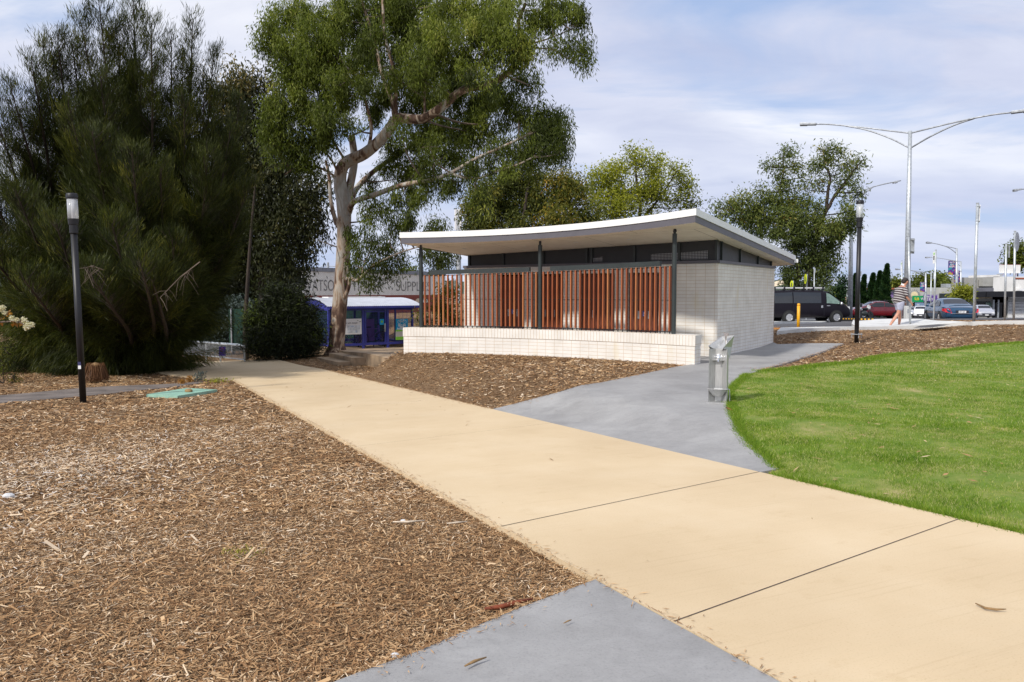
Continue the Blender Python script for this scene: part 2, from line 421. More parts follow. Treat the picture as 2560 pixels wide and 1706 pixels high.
def inpoly(x, y, poly):
    x = np.asarray(x); y = np.asarray(y); c = np.zeros(x.shape, bool); n = len(poly)
    for i in range(n):
        x0, y0 = poly[i][:2]; x1, y1 = poly[(i+1) % n][:2]
        if y0 == y1: continue
        q = ((y0 > y) != (y1 > y)) & (x < (x1-x0)*(y-y0)/(y1-y0)+x0); c ^= q
    return c
def drape(name, poly, off, mat, step=.6, skirt=.12, uvst=False, kind='structure', zf=None):
    """a sheet that lies `off` above the terrain inside poly, with a vertical edge"""
    poly = [Vector((p[0], p[1])) for p in poly]; zf = zf or h
    edge = []
    for i, p in enumerate(poly):
        q = poly[(i+1) % len(poly)]; k = max(1, int((q-p).length/step))
        edge += [p.lerp(q, j/k) for j in range(k)]
    xs = [p.x for p in poly]; ys = [p.y for p in poly]
    gx, gy = np.meshgrid(np.arange(min(xs)+step/2, max(xs), step), np.arange(min(ys)+step/2, max(ys), step))
    ins = inpoly(gx.ravel(), gy.ravel(), edge)
    gp = [Vector((a, b)) for a, b in zip(gx.ravel()[ins], gy.ravel()[ins])]
    E = np.array([(p.x, p.y) for p in edge])
    gp = [p for p in gp if np.min((E[:, 0]-p.x)**2+(E[:, 1]-p.y)**2) > (step*.35)**2]
    n = len(edge)
    v, _, f, *_ = geometry.delaunay_2d_cdt(edge+gp, [], [list(range(n))], 1, 1e-5)
    V = [(p.x, p.y, zf(p.x, p.y)+off) for p in v]; Fc = [tuple(q) for q in f]
    b = len(V)
    if skirt:
        V += [(p.x, p.y, zf(p.x, p.y)+off) for p in edge]+[(p.x, p.y, zf(p.x, p.y)+off-skirt) for p in edge]
        Fc += [(b+i, b+n+i, b+n+(i+1) % n, b+(i+1) % n) for i in range(n)]
    me = bpy.data.meshes.new(name); me.from_pydata(V, [], Fc)
    if uvst:
        l = me.uv_layers.new(name='UVMap'); dat = []
        for fc in Fc:
            for i in fc:
                x, y, z = V[i]; dat += [.903*x+.429*y, -.429*x+.903*y]
        l.data.foreach_set('uv', dat)
    me.materials.append(MT[mat]); me.update()
    o = bpy.data.objects.new(name, me); C.objects.link(o); o['kind'] = kind
    return o
# ------------------------------------------------------------------ terrain and sheets
def ST(s, t): return (.903*t-.429*s, .429*t+.903*s)
def axis(a, b, fine, lo, hi, coarse):
    v = list(np.arange(a, b+1e-6, fine)); x = a; stp = fine
    while x > lo: stp = min(stp*1.35, coarse); x -= stp; v.insert(0, x)
    x = b; stp = fine
    while x < hi: stp = min(stp*1.35, coarse); x += stp; v.append(x)
    return np.array(v)
XS = axis(-22, 26, .35, -500, 600, 40); YS = axis(-2, 40, .35, -60, 900, 40)
gx, gy = np.meshgrid(XS, YS); gz = H(gx, gy)
nx, ny = len(XS), len(YS)
ii = (np.arange(ny-1)[:, None]*nx+np.arange(nx-1)[None]).ravel()
me = bpy.data.meshes.new('ground')
me.from_pydata(np.stack([gx.ravel(), gy.ravel(), gz.ravel()], 1).tolist(), [], np.stack([ii, ii+1, ii+nx+1, ii+nx], 1).tolist())
me.materials.append(MT['mulch']); me.polygons.foreach_set('use_smooth', [True]*len(me.polygons))
ground = bpy.data.objects.new('ground', me); C.objects.link(ground); ground['kind'] = 'structure'

T0, T1 = 2.33, 5.30
path_poly = [ST(-6, T0), ST(-6, T1)]+[ST(s, T1) for s in range(-4, 26, 2)]+[ST(25.2, T1), (-9.2, 30.0), (-11.6, 31.2), (-13.5, 30.6), (-14.0, 28.0), ST(23.5, T0-.9), ST(22.0, T0)]+[ST(s, T0) for s in range(20, -6, -2)]
drape('cream_path', path_poly, .045, 'cream', .5, .12, True)
# joints: real narrow strips of filler set in the surface
JT = [-1.2, .95, 3.12, 5.3, 7.5, 9.7, 11.9, 14.1, 16.3, 18.5, 20.7]
def GW(p): v = g(*p); return (v.x, v.y)
s_near = (-.429*GW((1273, 1329))[0]+.903*GW((1273, 1329))[1])
s_n2 = (-.429*GW((1705, 1572))[0]+.903*GW((1705, 1572))[1])
print('JOINTS', s_near, s_n2)
dj = s_near-s_n2
def st_of(p): v = g(*p); return (-.429*v.x+.903*v.y, .903*v.x+.429*v.y)
def slope_(a, b_): (s0, t0), (s1, t1) = st_of(a), st_of(b_); return (s1-s0)/(t1-t0)
jsl = (slope_((1273, 1329), (1930, 1184))+slope_((1705, 1572), (2432, 1303)))/2
print('JSL', jsl, slope_((1273, 1329), (1930, 1184)), slope_((1705, 1572), (2432, 1303)))
for k in range(-1, 9):
    s = s_n2+dj*k if k < 2 else s_near+(dj*2.05)*(k-1)
    if s > 21: break
    jw = .0042 if k < 2 else .0018
    # joints run a little off square to the path, as the two nearest ones do
    def JT_(t_, o_): return ST(s+(t_-T0)*jsl+o_, t_)
    a = JT_(T0+.002, -jw); b_ = JT_(T1-.002, -jw); c = JT_(T1-.002, jw); d = JT_(T0+.002, jw)
    drape('path', [a, b_, c, d], .0475, 'joint', .25, 0)
low = [GW((892, 1706)), GW((1496, 1463)), ST(s_near-1.0, T0)]
e = Vector(GW((892, 1706))) - Vector(GW((1496, 1463)))
c1 = Vector(GW((1496, 1463)))
slab1 = [tuple(c1), ST(-1.5, T0-.004), (c1.x+e.x*3, -1.8), tuple(c1+e*2.2)]
# slightly bowed edge like the photo's
E1 = [g(1496, 1463), g(1300, 1538), g(1180, 1590), g(1040, 1652), g(892, 1706)]
slab1 = [(p.x, p.y) for p in E1]+[tuple(c1+e*2.4), (c1.x+e.x*2.4+1, -1.8), ST(-1.8, T0-.004)]
c1s = -.429*E1[0].x+.903*E1[0].y
slab1.append(ST(c1s-.03, T0-.004))
drape('grey_path', slab1, .040, 'greyconc', .4, .1)

# building frame
B0 = Vector((4.98, 19.3)); U = Vector((-.845, .535)); Vv = Vector((.535, .845))
def UV(u, v, z=0.0): p = B0+U*u+Vv*v; return Vector((p.x, p.y, z))
U2 = [g(1278, 1017), g(1400, 985), g(1500, 962), g(1600, 941), g(1690, 921)]
R2 = [g(2110, 862), g(2071, 878), g(2029, 892), g(1942, 919), g(1900, 931), g(1868, 941), g(1835, 969), g(1822, 986), g(1823, 1002), g(1830, 1030), g(1849, 1081), g(1880, 1121), g(1912, 1149), g(1948, 1181)]
slab2 = [(p.x, p.y) for p in U2]+[tuple(UV(-.2, -2.25)[:2]), tuple(UV(3.0, -1.35)[:2]), tuple(UV(5, -1.35)[:2]), tuple(UV(6.2, -1.9)[:2]), tuple(UV(6.3, -.1)[:2]), tuple(UV(0, .3)[:2]), tuple(UV(.1, 5.5)[:2])]
bk = g(1944, 864); slab2 += [(bk.x, bk.y)]+[(p.x, p.y) for p in R2]
r_t = .903*R2[-1].x+.429*R2[-1].y; r_s = -.429*R2[-1].x+.903*R2[-1].y
u_s = -.429*U2[0].x+.903*U2[0].y
print('T of slab corner', r_t, .903*U2[0].x+.429*U2[0].y)
slab2 += [ST(r_s, T1+.004), ST((r_s+u_s)/2, T1+.004), ST(u_s, T1+.004)]
slab2_obj = drape('grey_path', slab2, .036, 'greyconc', .45, .1)
LU = [(1900, 933), (1984, 926), (2068, 915), (2152, 908), (2180, 899), (2265, 888), (2349, 882), (2430, 871), (2489, 864), (2560, 859)]
LUw = [g(*p) for p in LU]
last = LUw[-1]; dirl = (LUw[-1]-LUw[-4]).normalized()
lawn = [(p.x, p.y) for p in reversed(R2[4:])]
lawn = lawn+[(p.x, p.y) for p in LUw]+[(last.x+dirl.x*8, last.y+dirl.y*4), (22, 6), ST(-4.5, 16), ST(-4.5, T1+.01), ST(0, T1+.01), ST(r_s-.1, T1+.01)]
drape('lawn', lawn, .030, 'lawn', .6, .05)
# old bitumen footpath on the left
fp = [(0, 991), (110, 981), (207, 972), (320, 966), (440, 961), (508, 956), (500, 960), (440, 969), (370, 976), (270, 987), (185, 995), (90, 1003), (0, 1010)]
fpw = [g(*p) for p in fp]; fpw = [(p.x, p.y) for p in fpw]
a = Vector(fpw[0]); b_ = Vector(fpw[-1])
fpw = [tuple(a+Vector((-9, -3)))]+fpw+[tuple(b_+Vector((-9, -3)))]
drape('footpath', fpw, .020, 'oldpath', .5, .03)
# road and car park
road = [(5, 29.9), (10, 28.9), (16, 30.5), (30, 30.5), (60, 31), (140, 60), (140, 140), (60, 150), (8, 150), (6, 60)]
drape('road', road, .02, 'asphalt', 2.5, .05)
pav_px = [(1942, 829), (1952, 819), (2040, 817.6), (2140, 816.6), (2129, 809), (2133, 800), (2210, 797.5), (2300, 797.5), (2345, 802), (2385, 803), (2432, 806), (2468, 803.5), (2510, 802.5), (2570, 803)]
pw = [g(p[0], p[1], .12) for p in pav_px]; pw = [(p.x, p.y) for p in pw]
pav = pw+[(24, 27.2), (16.5, 26.8), (14.6, 27.6)]+[(g(2220, 825).x, g(2220, 825).y), (g(2100, 827).x, g(2100, 827).y)]
print('PAV', [(round(a, 1), round(b, 1)) for a, b in pav])
drape('pavement', pav, .12, 'kerbconc', .8, .2)
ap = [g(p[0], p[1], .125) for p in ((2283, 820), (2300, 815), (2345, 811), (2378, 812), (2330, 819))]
kx = [g(q[0], q[1], .10) for q in ((1935, 801.5), (2070, 800), (2072, 803), (1935, 806.5))]
drape('pavement', [(q.x, q.y) for q in kx], .12, 'kerbconc', 1.2, .2)
drape('dark_patch', [(p.x, p.y) for p in ap], .127, 'asphalt', .5, 0)  # dark patch laid over the pavement in the asphalt colour
# distant hills
for name, x0, x1, yy, hh in (('hills', -200, 700, 820, 15),):
    pts = [(x, yy, -4) for x in range(x0, x1, 25)]
    V_ = []; Fc = []
    rr = random.Random(3)
    for i, x in enumerate(range(x0, x1, 20)):
        z = hh*(.55+.3*math.sin(i*.35)+.12*math.sin(i*1.1)+.08*rr.random())
        V_ += [(x, yy-50, -5), (x, yy, z), (x, yy+80, z*.9), (x, yy+160, -5)]
    n = len(V_)//4
    for i in range(n-1):
        for k in range(3): Fc.append((i*4+k, i*4+4+k, i*4+5+k, i*4+1+k))
    m_ = bpy.data.meshes.new('hills'); m_.from_pydata(V_, [], Fc)
    m_.materials.append(M('hill_green', (.05, .07, .045), .9, 0, .3, .05)); o = bpy.data.objects.new('hills', m_); C.objects.link(o); o['kind'] = 'structure'

# ------------------------------------------------------------------ chips, grass and litter
pit_px = [(366, 993), (466, 977), (543.6, 980.7), (443.8, 997.3)]
pit_w = [g(*p) for p in pit_px]
excl = [[tuple(p) for p in path_poly], slab1, slab2, lawn, fpw, pav, [(p.x, p.y) for p in pit_w], [tuple(UV(-.0, 0)[:2]), tuple(UV(8, 0)[:2]), tuple(UV(8, 6)[:2]), tuple(UV(0, 6)[:2])]]
def scatter(n, r0, r1, a0=-50, a1=44, pw_=1.0):
    u = RNG.random(n); r = (r0**pw_+(r1**pw_-r0**pw_)*u)**(1/pw_); a = np.radians(RNG.uniform(a0, a1, n))
    return r*np.sin(a), r*np.cos(a)
def chip_field(name, n, r0, r1, L, W, pw_=1.4, lift=.01, tilt=.25, tpow=1.0):
    x, y = scatter(n, r0, r1, pw_=pw_)
    k = np.ones(n, bool)
    for p in excl: k &= ~inpoly(x, y, p)
    k &= (y < 29.5)
    x, y = x[k], y[k]; n = len(x); z = H(x, y)+RNG.random(n)*lift+.004
    th = RNG.uniform(0, 2*PI, n); el = RNG.normal(0, tilt, n)
    D = np.stack([np.cos(th)*np.cos(el), np.sin(th)*np.cos(el), np.sin(el)], 1)
    Sd = unit(np.cross(D, np.stack([RNG.normal(0, .35, n), RNG.normal(0, .35, n), np.ones(n)], 1)))
    Lc = (L*RNG.lognormal(0, .5, n))[:, None]; Wc = (W*RNG.lognormal(0, .35, n))[:, None]
    P = np.stack([x, y, z], 1)
    Lc = np.clip(Lc, L*.35, L*2.6)
    q = RNG.uniform(.35, 1, (n, 1))
    A = P-D*Lc/2; B = P+D*Lc/2
    Vt = np.stack([A-Sd*Wc/2*q, A+Sd*Wc/2, B+Sd*Wc/2*q, B-Sd*Wc/2], 1).reshape(-1, 3)
    tn = RNG.random(n)**tpow
    big = np.sin(x*1.1+2+np.sin(y*1.9))*np.sin(y*.9+.5)*.10+np.sin(x*4.1+np.sin(y*3))*np.sin(y*3.3+x)*.06
    grey = np.exp(-((x+4.6)**2/1.6+(y-8.2)**2/7))      # bleached patch on the far left
    tn = np.where(RNG.random(n) < grey*.45, .93+RNG.random(n)*.07, np.minimum(tn+big, .955+RNG.random(n)*.015))
    o = npmesh(name, Vt, 4, 'chips', tint=tn); o['kind'] = 'stuff'; return o
chip_field('bark_chips', 195000, 2.4, 7.0, .031, .0047, 1.2, .014, .24)
chip_field('bark_chips', 170000, 6.6, 13.5, .046, .0080, 1.2, .016, .2)
chip_field('bark_chips', 220000, 13, 36, .068, .015, 1.2, .022, .18)
o = chip_field('bark_chips', 1500, 2.8, 12, .075, .016, 1.3, .02, .25, .35)

def grass_field(n, r0, r1, hgt, wid, pw_=1.2):
    x, y = scatter(n, r0, r1, 8, 44, pw_)
    k = inpoly(x, y, lawn); x, y = x[k], y[k]
    f = (.45*np.sin(x*2.1+1.3*np.sin(y*1.7))*np.sin(y*1.9+1.1*np.sin(x*2.3+1))+.55*np.sin(x*5.3+y*3.1+np.sin(y*3))*np.sin(y*4.7-x*1.3)+.5*np.sin(x*13.1+2*np.sin(y*9))*np.sin(y*11.7+2*np.sin(x*8)))
    kk = RNG.random(len(x)) < np.clip(1.0+.55*f, .28, 1); x, y, f = x[kk], y[kk], f[kk]
    for cx, cy, rr in [(g(a_, b_2).x, g(a_, b_2).y, c_) for a_, b_2, c_ in ((2035, 1080, .42), (2545, 1205, .5), (2015, 1063, .25), (2320, 1000, .3), (2290, 985, .35), (2120, 1010, .3), (2060, 1008, .3), (1935, 962, .4), (2370, 1205, .25), (2250, 1040, .22), (2480, 960, .35), (2150, 950, .35), (2420, 1060, .25))]:
        q = RNG.random(len(x)) > .97*np.exp(-((x-cx)**2/rr**2+(y-cy)**2/(rr*.7)**2)); x, y, f = x[q], y[q], f[q]
    n = len(x)
    # edge of the lawn is longer
    t = .903*x+.429*y; ed = np.exp(-np.clip(t-T1, 0, 9)/.22)
    hh = hgt*(1+.22*np.clip(f, -1, 1.5)+1.3*ed)*RNG.uniform(.55, 1.4, n)
    P = np.stack([x, y, H(x, y)+.02], 1)
    th = RNG.uniform(0, 2*PI, n); ln = RNG.uniform(.15, .95, n)
    Dr = unit(np.stack([np.cos(th)*ln, np.sin(th)*ln, np.ones(n)*.9], 1))
    sd = unit(np.cross(Dr, RNG.normal(size=(n, 3))))*wid/2
    tip = P+Dr*hh[:, None]
    V_ = np.stack([P-sd, P+sd, tip], 1).reshape(-1, 3)
    tn = .44-.20*f+RNG.normal(0, .20, n); tn = np.where(RNG.random(n) < .07, .92+RNG.random(n)*.08, np.clip(tn, 0, .86))
    return V_, tn
a1_ = grass_field(220000, 6.2, 11, .030, .0052); a2_ = grass_field(190000, 10.5, 17, .034, .0075); a3_ = grass_field(100000, 16.5, 27, .042, .013)
def edge_blades(line, n, over, hgt, wid):
    L_ = [Vector((p[0], p[1])) for p in line]; seg = [(b_-a).length for a, b_ in zip(L_, L_[1:])]; tot = sum(seg); P = []
    cum = np.cumsum([0]+seg); u = RNG.random(n)*tot; ix = np.clip(np.searchsorted(cum, u)-1, 0, len(seg)-1)
    A = np.array([tuple(p) for p in L_]); f = ((u-cum[ix])/np.array(seg)[ix])[:, None]; X = A[ix]*(1-f)+A[ix+1]*f+RNG.normal(0, over, (n, 2))
    x, y = X[:, 0], X[:, 1]; P = np.stack([x, y, H(x, y)+.03], 1); th = RNG.uniform(0, 2*PI, n); ln = RNG.uniform(.3, 1.6, n)
    Dr = unit(np.stack([np.cos(th)*ln, np.sin(th)*ln, np.ones(n)*.8], 1)); sd = unit(np.cross(Dr, RNG.normal(size=(n, 3))))*wid/2
    return np.stack([P-sd, P+sd, P+Dr*(hgt*RNG.uniform(.5, 1.5, n))[:, None]], 1).reshape(-1, 3), np.clip(RNG.normal(.42, .2, n), 0, 1)
a4_ = edge_blades([ST(s, T1+.03) for s in np.arange(-3, r_s, .5)], 16000, .028, .055, .005)
a5_ = edge_blades([(p.x, p.y) for p in R2[5:]], 12000, .035, .06, .006)
a6_ = edge_blades([(p.x, p.y) for p in LUw], 14000, .10, .055, .012)
o = npmesh('grass', np.concatenate([a[0] for a in (a1_, a2_, a3_, a4_, a5_, a6_)]), 3, 'grass', tint=np.concatenate([a[1] for a in (a1_, a2_, a3_, a4_, a5_, a6_)])); o['kind'] = 'stuff'

# leaf litter and crumbs lying on paving and lawn
def litter(n, L, W, pick, tints, r0=3, r1=24, off=.052):
    x, y = scatter(n*5, r0, r1, pw_=1.1); k = pick(x, y); x, y = x[k][:n], y[k][:n]; n = len(x)
    th = RNG.uniform(0, PI, n); el = RNG.normal(0, .05, n)
    D = np.stack([np.cos(th), np.sin(th), el], 1)
    S = np.stack([-np.sin(th), np.cos(th), RNG.normal(0, .2, n)], 1)
    P = np.stack([x, y, H(x, y)+off+RNG.random(n)*.004], 1)
    Lc = (L*RNG.lognormal(0, .4, n))[:, None]; Wc = W*RNG.uniform(.6, 1.4, n)[:, None]
    return np.stack([P-D*Lc/2, P+S*Wc/2, P+D*Lc/2, P-S*Wc/2], 1).reshape(-1, 3), RNG.uniform(*tints, n)
inp = lambda x, y: inpoly(x, y, path_poly) & (RNG.random(len(x)) < np.clip((y-9)/14, .03, 1))
ing = lambda x, y: inpoly(x, y, slab2) & (RNG.random(len(x)) < .6)
inl = lambda x, y: inpoly(x, y, lawn)
L1 = litter(420, .07, .014, inp, (.05, .45), 4, 26); L2 = litter(60, .06, .012, ing, (0, .35)); L3 = litter(260, .085, .018, inl, (.35, .93), 6, 20, .06); L4 = litter(70, .02, .012, inp, (0, .5), 3, 12)
def spill(line, n, over, L, W, off):
    L_ = np.array([(p[0], p[1]) for p in line]); k = RNG.integers(0, len(L_)-1, n); f = RNG.random((n, 1)); X = L_[k]*(1-f)+L_[k+1]*f
    nr = RNG.normal(0, 1, (n, 2)); X = X+nr*over*RNG.random((n, 1))**2*2.2; x, y = X[:, 0], X[:, 1]; th = RNG.uniform(0, PI, n)
    D = np.stack([np.cos(th), np.sin(th), RNG.normal(0, .12, n)], 1); S = np.stack([-np.sin(th), np.cos(th), RNG.normal(0, .25, n)], 1)
    P = np.stack([x, y, H(x, y)+off], 1); Lc = (L*RNG.lognormal(0, .45, n))[:, None]
    return np.stack([P-D*Lc/2, P+S*W/2, P+D*Lc/2, P-S*W/2], 1).reshape(-1, 3), RNG.random(n)*.9
L5 = spill([ST(s, T0+.005) for s in np.arange(1.2, 22, .5)], 1500, .04, .030, .006, .053)
L6 = spill([(p.x, p.y) for p in E1], 500, .045, .028, .0055, .050)
L7 = spill([ST(s, T1-.01) for s in np.arange(u_s, 24, .5)], 1500, .07, .045, .009, .055)
L8 = spill([(p.x, p.y) for p in U2], 900, .07, .045, .009, .048)
L9 = spill([(p.x, p.y) for p in R2[:5]], 700, .09, .055, .012, .048)
AL = (L1, L2, L3, L4, L5, L6, L7, L8, L9)
o = npmesh('leaf_litter', np.concatenate([a[0] for a in AL]), 4, 'chips', tint=np.concatenate([a[1] for a in AL])); o['kind'] = 'stuff'

# individual debris
def stick(name, pts, r, mat, label, cat='twig', off=.06, n=6):
    P = [g(px, py) for px, py in pts]; m = MB()
    m.tube([(p.x, p.y, p.z+off) for p in P], [r*.5]+[r]*(len(P)-2)+[r*.4], n)
    return tag(m.build(name, mat, smooth=True), label, cat)
stick('bark_strip', [(1212, 1536), (1250, 1532), (1290, 1521), (1332, 1511)], .013, 'redbark', 'red brown curl of bark at the mulch edge beside the grey slab', 'bark', .03)
stick('twig', [(1162, 1700), (1185, 1688), (1216, 1677)], .007, 'twig', 'brown bent twig lying near the bottom of the grey slab')
stick('twig', [(2438, 1538), (2462, 1550), (2490, 1554), (2514, 1553)], .006, 'twig', 'yellowish curved twig on the cream path at lower right')
stick('twig', [(1409, 1589), (1420, 1583), (1429, 1580)], .004, 'twig', 'tiny straight twig in the middle of the grey slab')
stick('twig', [(1815, 1030), (1822, 1034), (1830, 1037)], .014, 'redbark', 'reddish twig beside the lawn edge below the drinking fountain')
stick('wood_splinter', [(982, 1315), (1020, 1315), (1062, 1311)], .009, 'palewood', 'long white splinter of wood on the mulch near the path', 'wood', .03)
stick('wood_splinter', [(1117, 1319), (1140, 1317), (1168, 1314)], .008, 'palewood', 'shorter white splinter right of the long one beside the path edge', 'wood', .03)
for (px, py, r, mt, lb) in ((22, 1247, .05, 'stone', 'white stone at the left edge of the mulch'), (1008, 1306, .022, 'stone', 'pale pebble touching the long white splinter'), (988, 1645, .022, 'stone', 'pale stone at the mulch edge beside the grey slab')):
    p = g(px, py); m = MB(); m.ball((p.x, p.y, p.z+r*.45), (r*1.1, r*.8, r*.6), 7, 5)
    o = tag(m.build('stone', mt), lb, 'stone')
p = g(472, 989); m = MB(); m.ball((p.x, p.y, p.z+.1), (.09, .06, .05), 8, 5)
tag(m.build('rock', 'twig'), 'brown lump resting on the mint green pit lid', 'rock')
# pit lid
m = MB(); P = [(p.x, p.y) for p in pit_w]; zc = max(p.z for p in pit_w)+.05
m.face([(x, y, h(x, y)+.06) for x, y in P])
for i in range(4):
    a, b_ = P[i], P[(i+1) % 4]; m.face([(a[0], a[1], h(*a)+.06), (b_[0], b_[1], h(*b_)+.06), (b_[0], b_[1], h(*b_)-.05), (a[0], a[1], h(*a)-.05)])
pl = tag(m.build('pit_lid', 'pitgreen'), 'mint green rectangular pit lid set in the mulch', 'pit lid')
m = MB(); a = Vector(P[0]).lerp(Vector(P[1]), .5); b_ = Vector(P[3]).lerp(Vector(P[2]), .5)
m.bar((a.x, a.y, h(a.x, a.y)+.063), (b_.x, b_.y, h(b_.x, b_.y)+.063), .012, .006); m.build('lid_joint', 'joint', pl)

# ------------------------------------------------------------------ pavilion
pav_o = empty('toilet_block', UV(3.7, 1.5, 0), 0, 'cream brick public toilet block under a sloping white roof with timber batten screen', 'building')
PO = Vector(pav_o.location)
def soff(u, v): return 2.87-.027*u-.072*v
def fixo(o): o.location = o.location-PO; o.parent = pav_o; return o
def wallquad(m, a, b, z0, z1, uo=0):
    L = (Vector(b)-Vector(a)).length
    m.face([(a[0], a[1], z0), (b[0], b[1], z0), (b[0], b[1], z1), (a[0], a[1], z1)], [(uo, z0), (uo+L, z0), (uo+L, z1), (uo, z1)])
def uof(px):
    r = (px-1280)/F; return (4.98-19.3*r)/(.845+.535*r)
UL = 7.55; WZ = 2.30; VB = 5.30
doors = [(1244, 1311), (1330, 1404.5), (1447, 1536), (1566, 1646)]
du = [(uof(b), uof(a)) for a, b in doors]   # (near u, far u)
m = MB(); k = 0
edges = [0.0]
DT = 2.10
cur = 0.0
for (u0, u1) in sorted(du):
    wallquad(m, UV(u0, 0), UV(cur, 0), -.9, WZ, cur)
    wallquad(m, UV(u1, 0), UV(u0, 0), DT, WZ, u0)
    for uu, s1, s2 in ((u0, 0, .28), (u1, .28, 0)):
        wallquad(m, UV(uu, s1), UV(uu, s2), -.9, DT, 0)
    m.face([UV(u0, 0, DT), UV(u1, 0, DT), UV(u1, .28, DT), UV(u0, .28, DT)])
    cur = u1
wallquad(m, UV(UL, 0), UV(cur, 0), -.9, WZ, cur)
wallquad(m, UV(0, 0), UV(0, VB), -.9, WZ, 0)
wallquad(m, UV(0, VB), UV(UL, VB), -.9, WZ, 0)
wallquad(m, UV(UL, VB), UV(UL, 0), -.6, WZ, 0)
m.face([UV(0, 0, WZ), UV(0, VB, WZ), UV(UL, VB, WZ), UV(UL, 0, WZ)])
wall = fixo(m.build('wall', 'white_brick'))
for i, (u0, u1) in enumerate(sorted(du)):
    m = MB(); mid = (u0+u1)/2
    rot = Matrix.Translation(B0.to_3d()) @ Matrix(((U.x, Vv.x, 0, 0), (U.y, Vv.y, 0, 0), (0, 0, 1, 0), (0, 0, 0, 1)))
    m.box(u0+.09, u1-.015, .16, .21, .03, DT-.05, rot)
    d = fixo(m.build('door', 'doorred'))
    dl = {0: 'red brown door nearest the corner with a blue access sign', 3: 'red brown door at the left with a blue access sign'}.get(i)
    m = MB(); m.box(u0+.002, u0+.09, .20, .26, 0, DT-.002, rot); m.build('dark_reveal', 'black', d).location = (0, 0, 0)
    m = MB(); m.box(mid-.17, mid-.10, .135, .158, .92, 1.12, rot); m.build('lock_plate', 'galvdark', d)
    m = MB(); m.box(mid+.12, mid+.19, .135, .158, .92, 1.12, rot); m.build('lock_plate', 'galvdark', d)
    m = MB(); m.tube([rot @ Vector((mid-.135, .10, 1.02)), rot @ Vector((mid-.135, .135, 1.02))], .02, 8); m.build('handle', 'stainless', d)
    if i in (0, 3):
        m = MB(); m.box(mid-.05, mid+.07, .14, .158, .98, 1.12, rot); sg = m.build('access_sign', M('blue_sign%d' % i, (.02, .06, .35), .5), d)
        m = MB(); m.tube([rot @ Vector((mid+.01, .135, 1.095)), rot @ Vector((mid+.01, .135, 1.04)), rot @ Vector((mid+.035, .135, 1.035))], .006, 5)
        m.tube([rot @ Vector((mid-.0+.03*math.cos(a)-.002, .135, 1.02+.03*math.sin(a))) for a in np.linspace(2, 6.0, 8)], .005, 5)
        m.build('wheelchair_symbol', 'white', sg)
# flashing on top of the brickwork
m = MB()
for a, b_, n0 in ((UV(-.015, -.015), UV(UL+.015, -.015), 0), (UV(-.015, -.015), UV(-.015, VB+.015), 1)):
    m.bar((a.x, a.y, WZ+.035), (b_.x, b_.y, WZ+.035), .045, .07)
fixo(m.build('flashing', 'fasciagrey'))
# clerestory
Z0 = WZ+.07
def cler(m, ua, va, ub, vb, inset=0):
    m.face([UV(ua, va, Z0), UV(ub, vb, Z0), UV(ub, vb, soff(ub, vb)), UV(ua, va, soff(ua, va))])
m = MB(); I = .05
cler(m, I, I, UL-.1, I); cler(m, I, VB-.1, I, I); cler(m, UL-.1, VB-.1, I, VB-.1); cler(m, UL-.1, I, UL-.1, VB-.1)
cl = fixo(m.build('clerestory', 'darkpanel'))
m = MB()
for uu in (.06, 1.0, 2.2, 3.42, 3.56, 4.9, 6.2, 7.38):
    m = MB(); a = UV(uu, I-.02); m.box(-.03, .03, -.02, .03, Z0, soff(uu, I)-.002, Matrix.Translation((a.x, a.y, 0)) @ Matrix.Rotation(math.atan2(U.y, U.x), 4, 'Z')); fixo(m.build('mullion', 'darksteel'))
for vv in (.35, 1.9, 3.6, 5.0):
    m = MB(); a = UV(I-.02, vv); m.box(-.025, .025, -.02, .02, Z0, soff(I, vv)-.002, Matrix.Translation((a.x, a.y, 0)) @ Matrix.Rotation(math.atan2(U.y, U.x), 4, 'Z')); fixo(m.build('mullion', 'darksteel'))
def perf_mat():
    mm, nt, b = nodes('sky_dot_steel')
    v = coord(nt, 'UV'); w = N(nt, 'ShaderNodeTexVoronoi', Scale=26.0, Randomness=0.0); link(nt, v, w.inputs['Vector'])
    link(nt, ramp(nt, w.outputs['Distance'], [(.30, (.33, .34, .37)), (.40, (.03, .03, .035))]), b.inputs['Base Color']); b.inputs['Roughness'].default_value = .5; return mm  # pale dots paint in sky light seen through the mesh; no real holes
PM = perf_mat()
for ua, ub, hh in ((.28, 1.75, .20), (3.1, 3.4, .12)):
    m = MB(); a, b_ = UV(ub, I-.012), UV(ua, I-.012)
    m.face([(a.x, a.y, Z0+.04), (b_.x, b_.y, Z0+.04), (b_.x, b_.y, Z0+.04+hh), (a.x, a.y, Z0+.04+hh*.75)], [(0, 0), (ub-ua, 0), (ub-ua, hh), (0, hh*.75)])
    fixo(m.build('sky_dot_panel', PM))
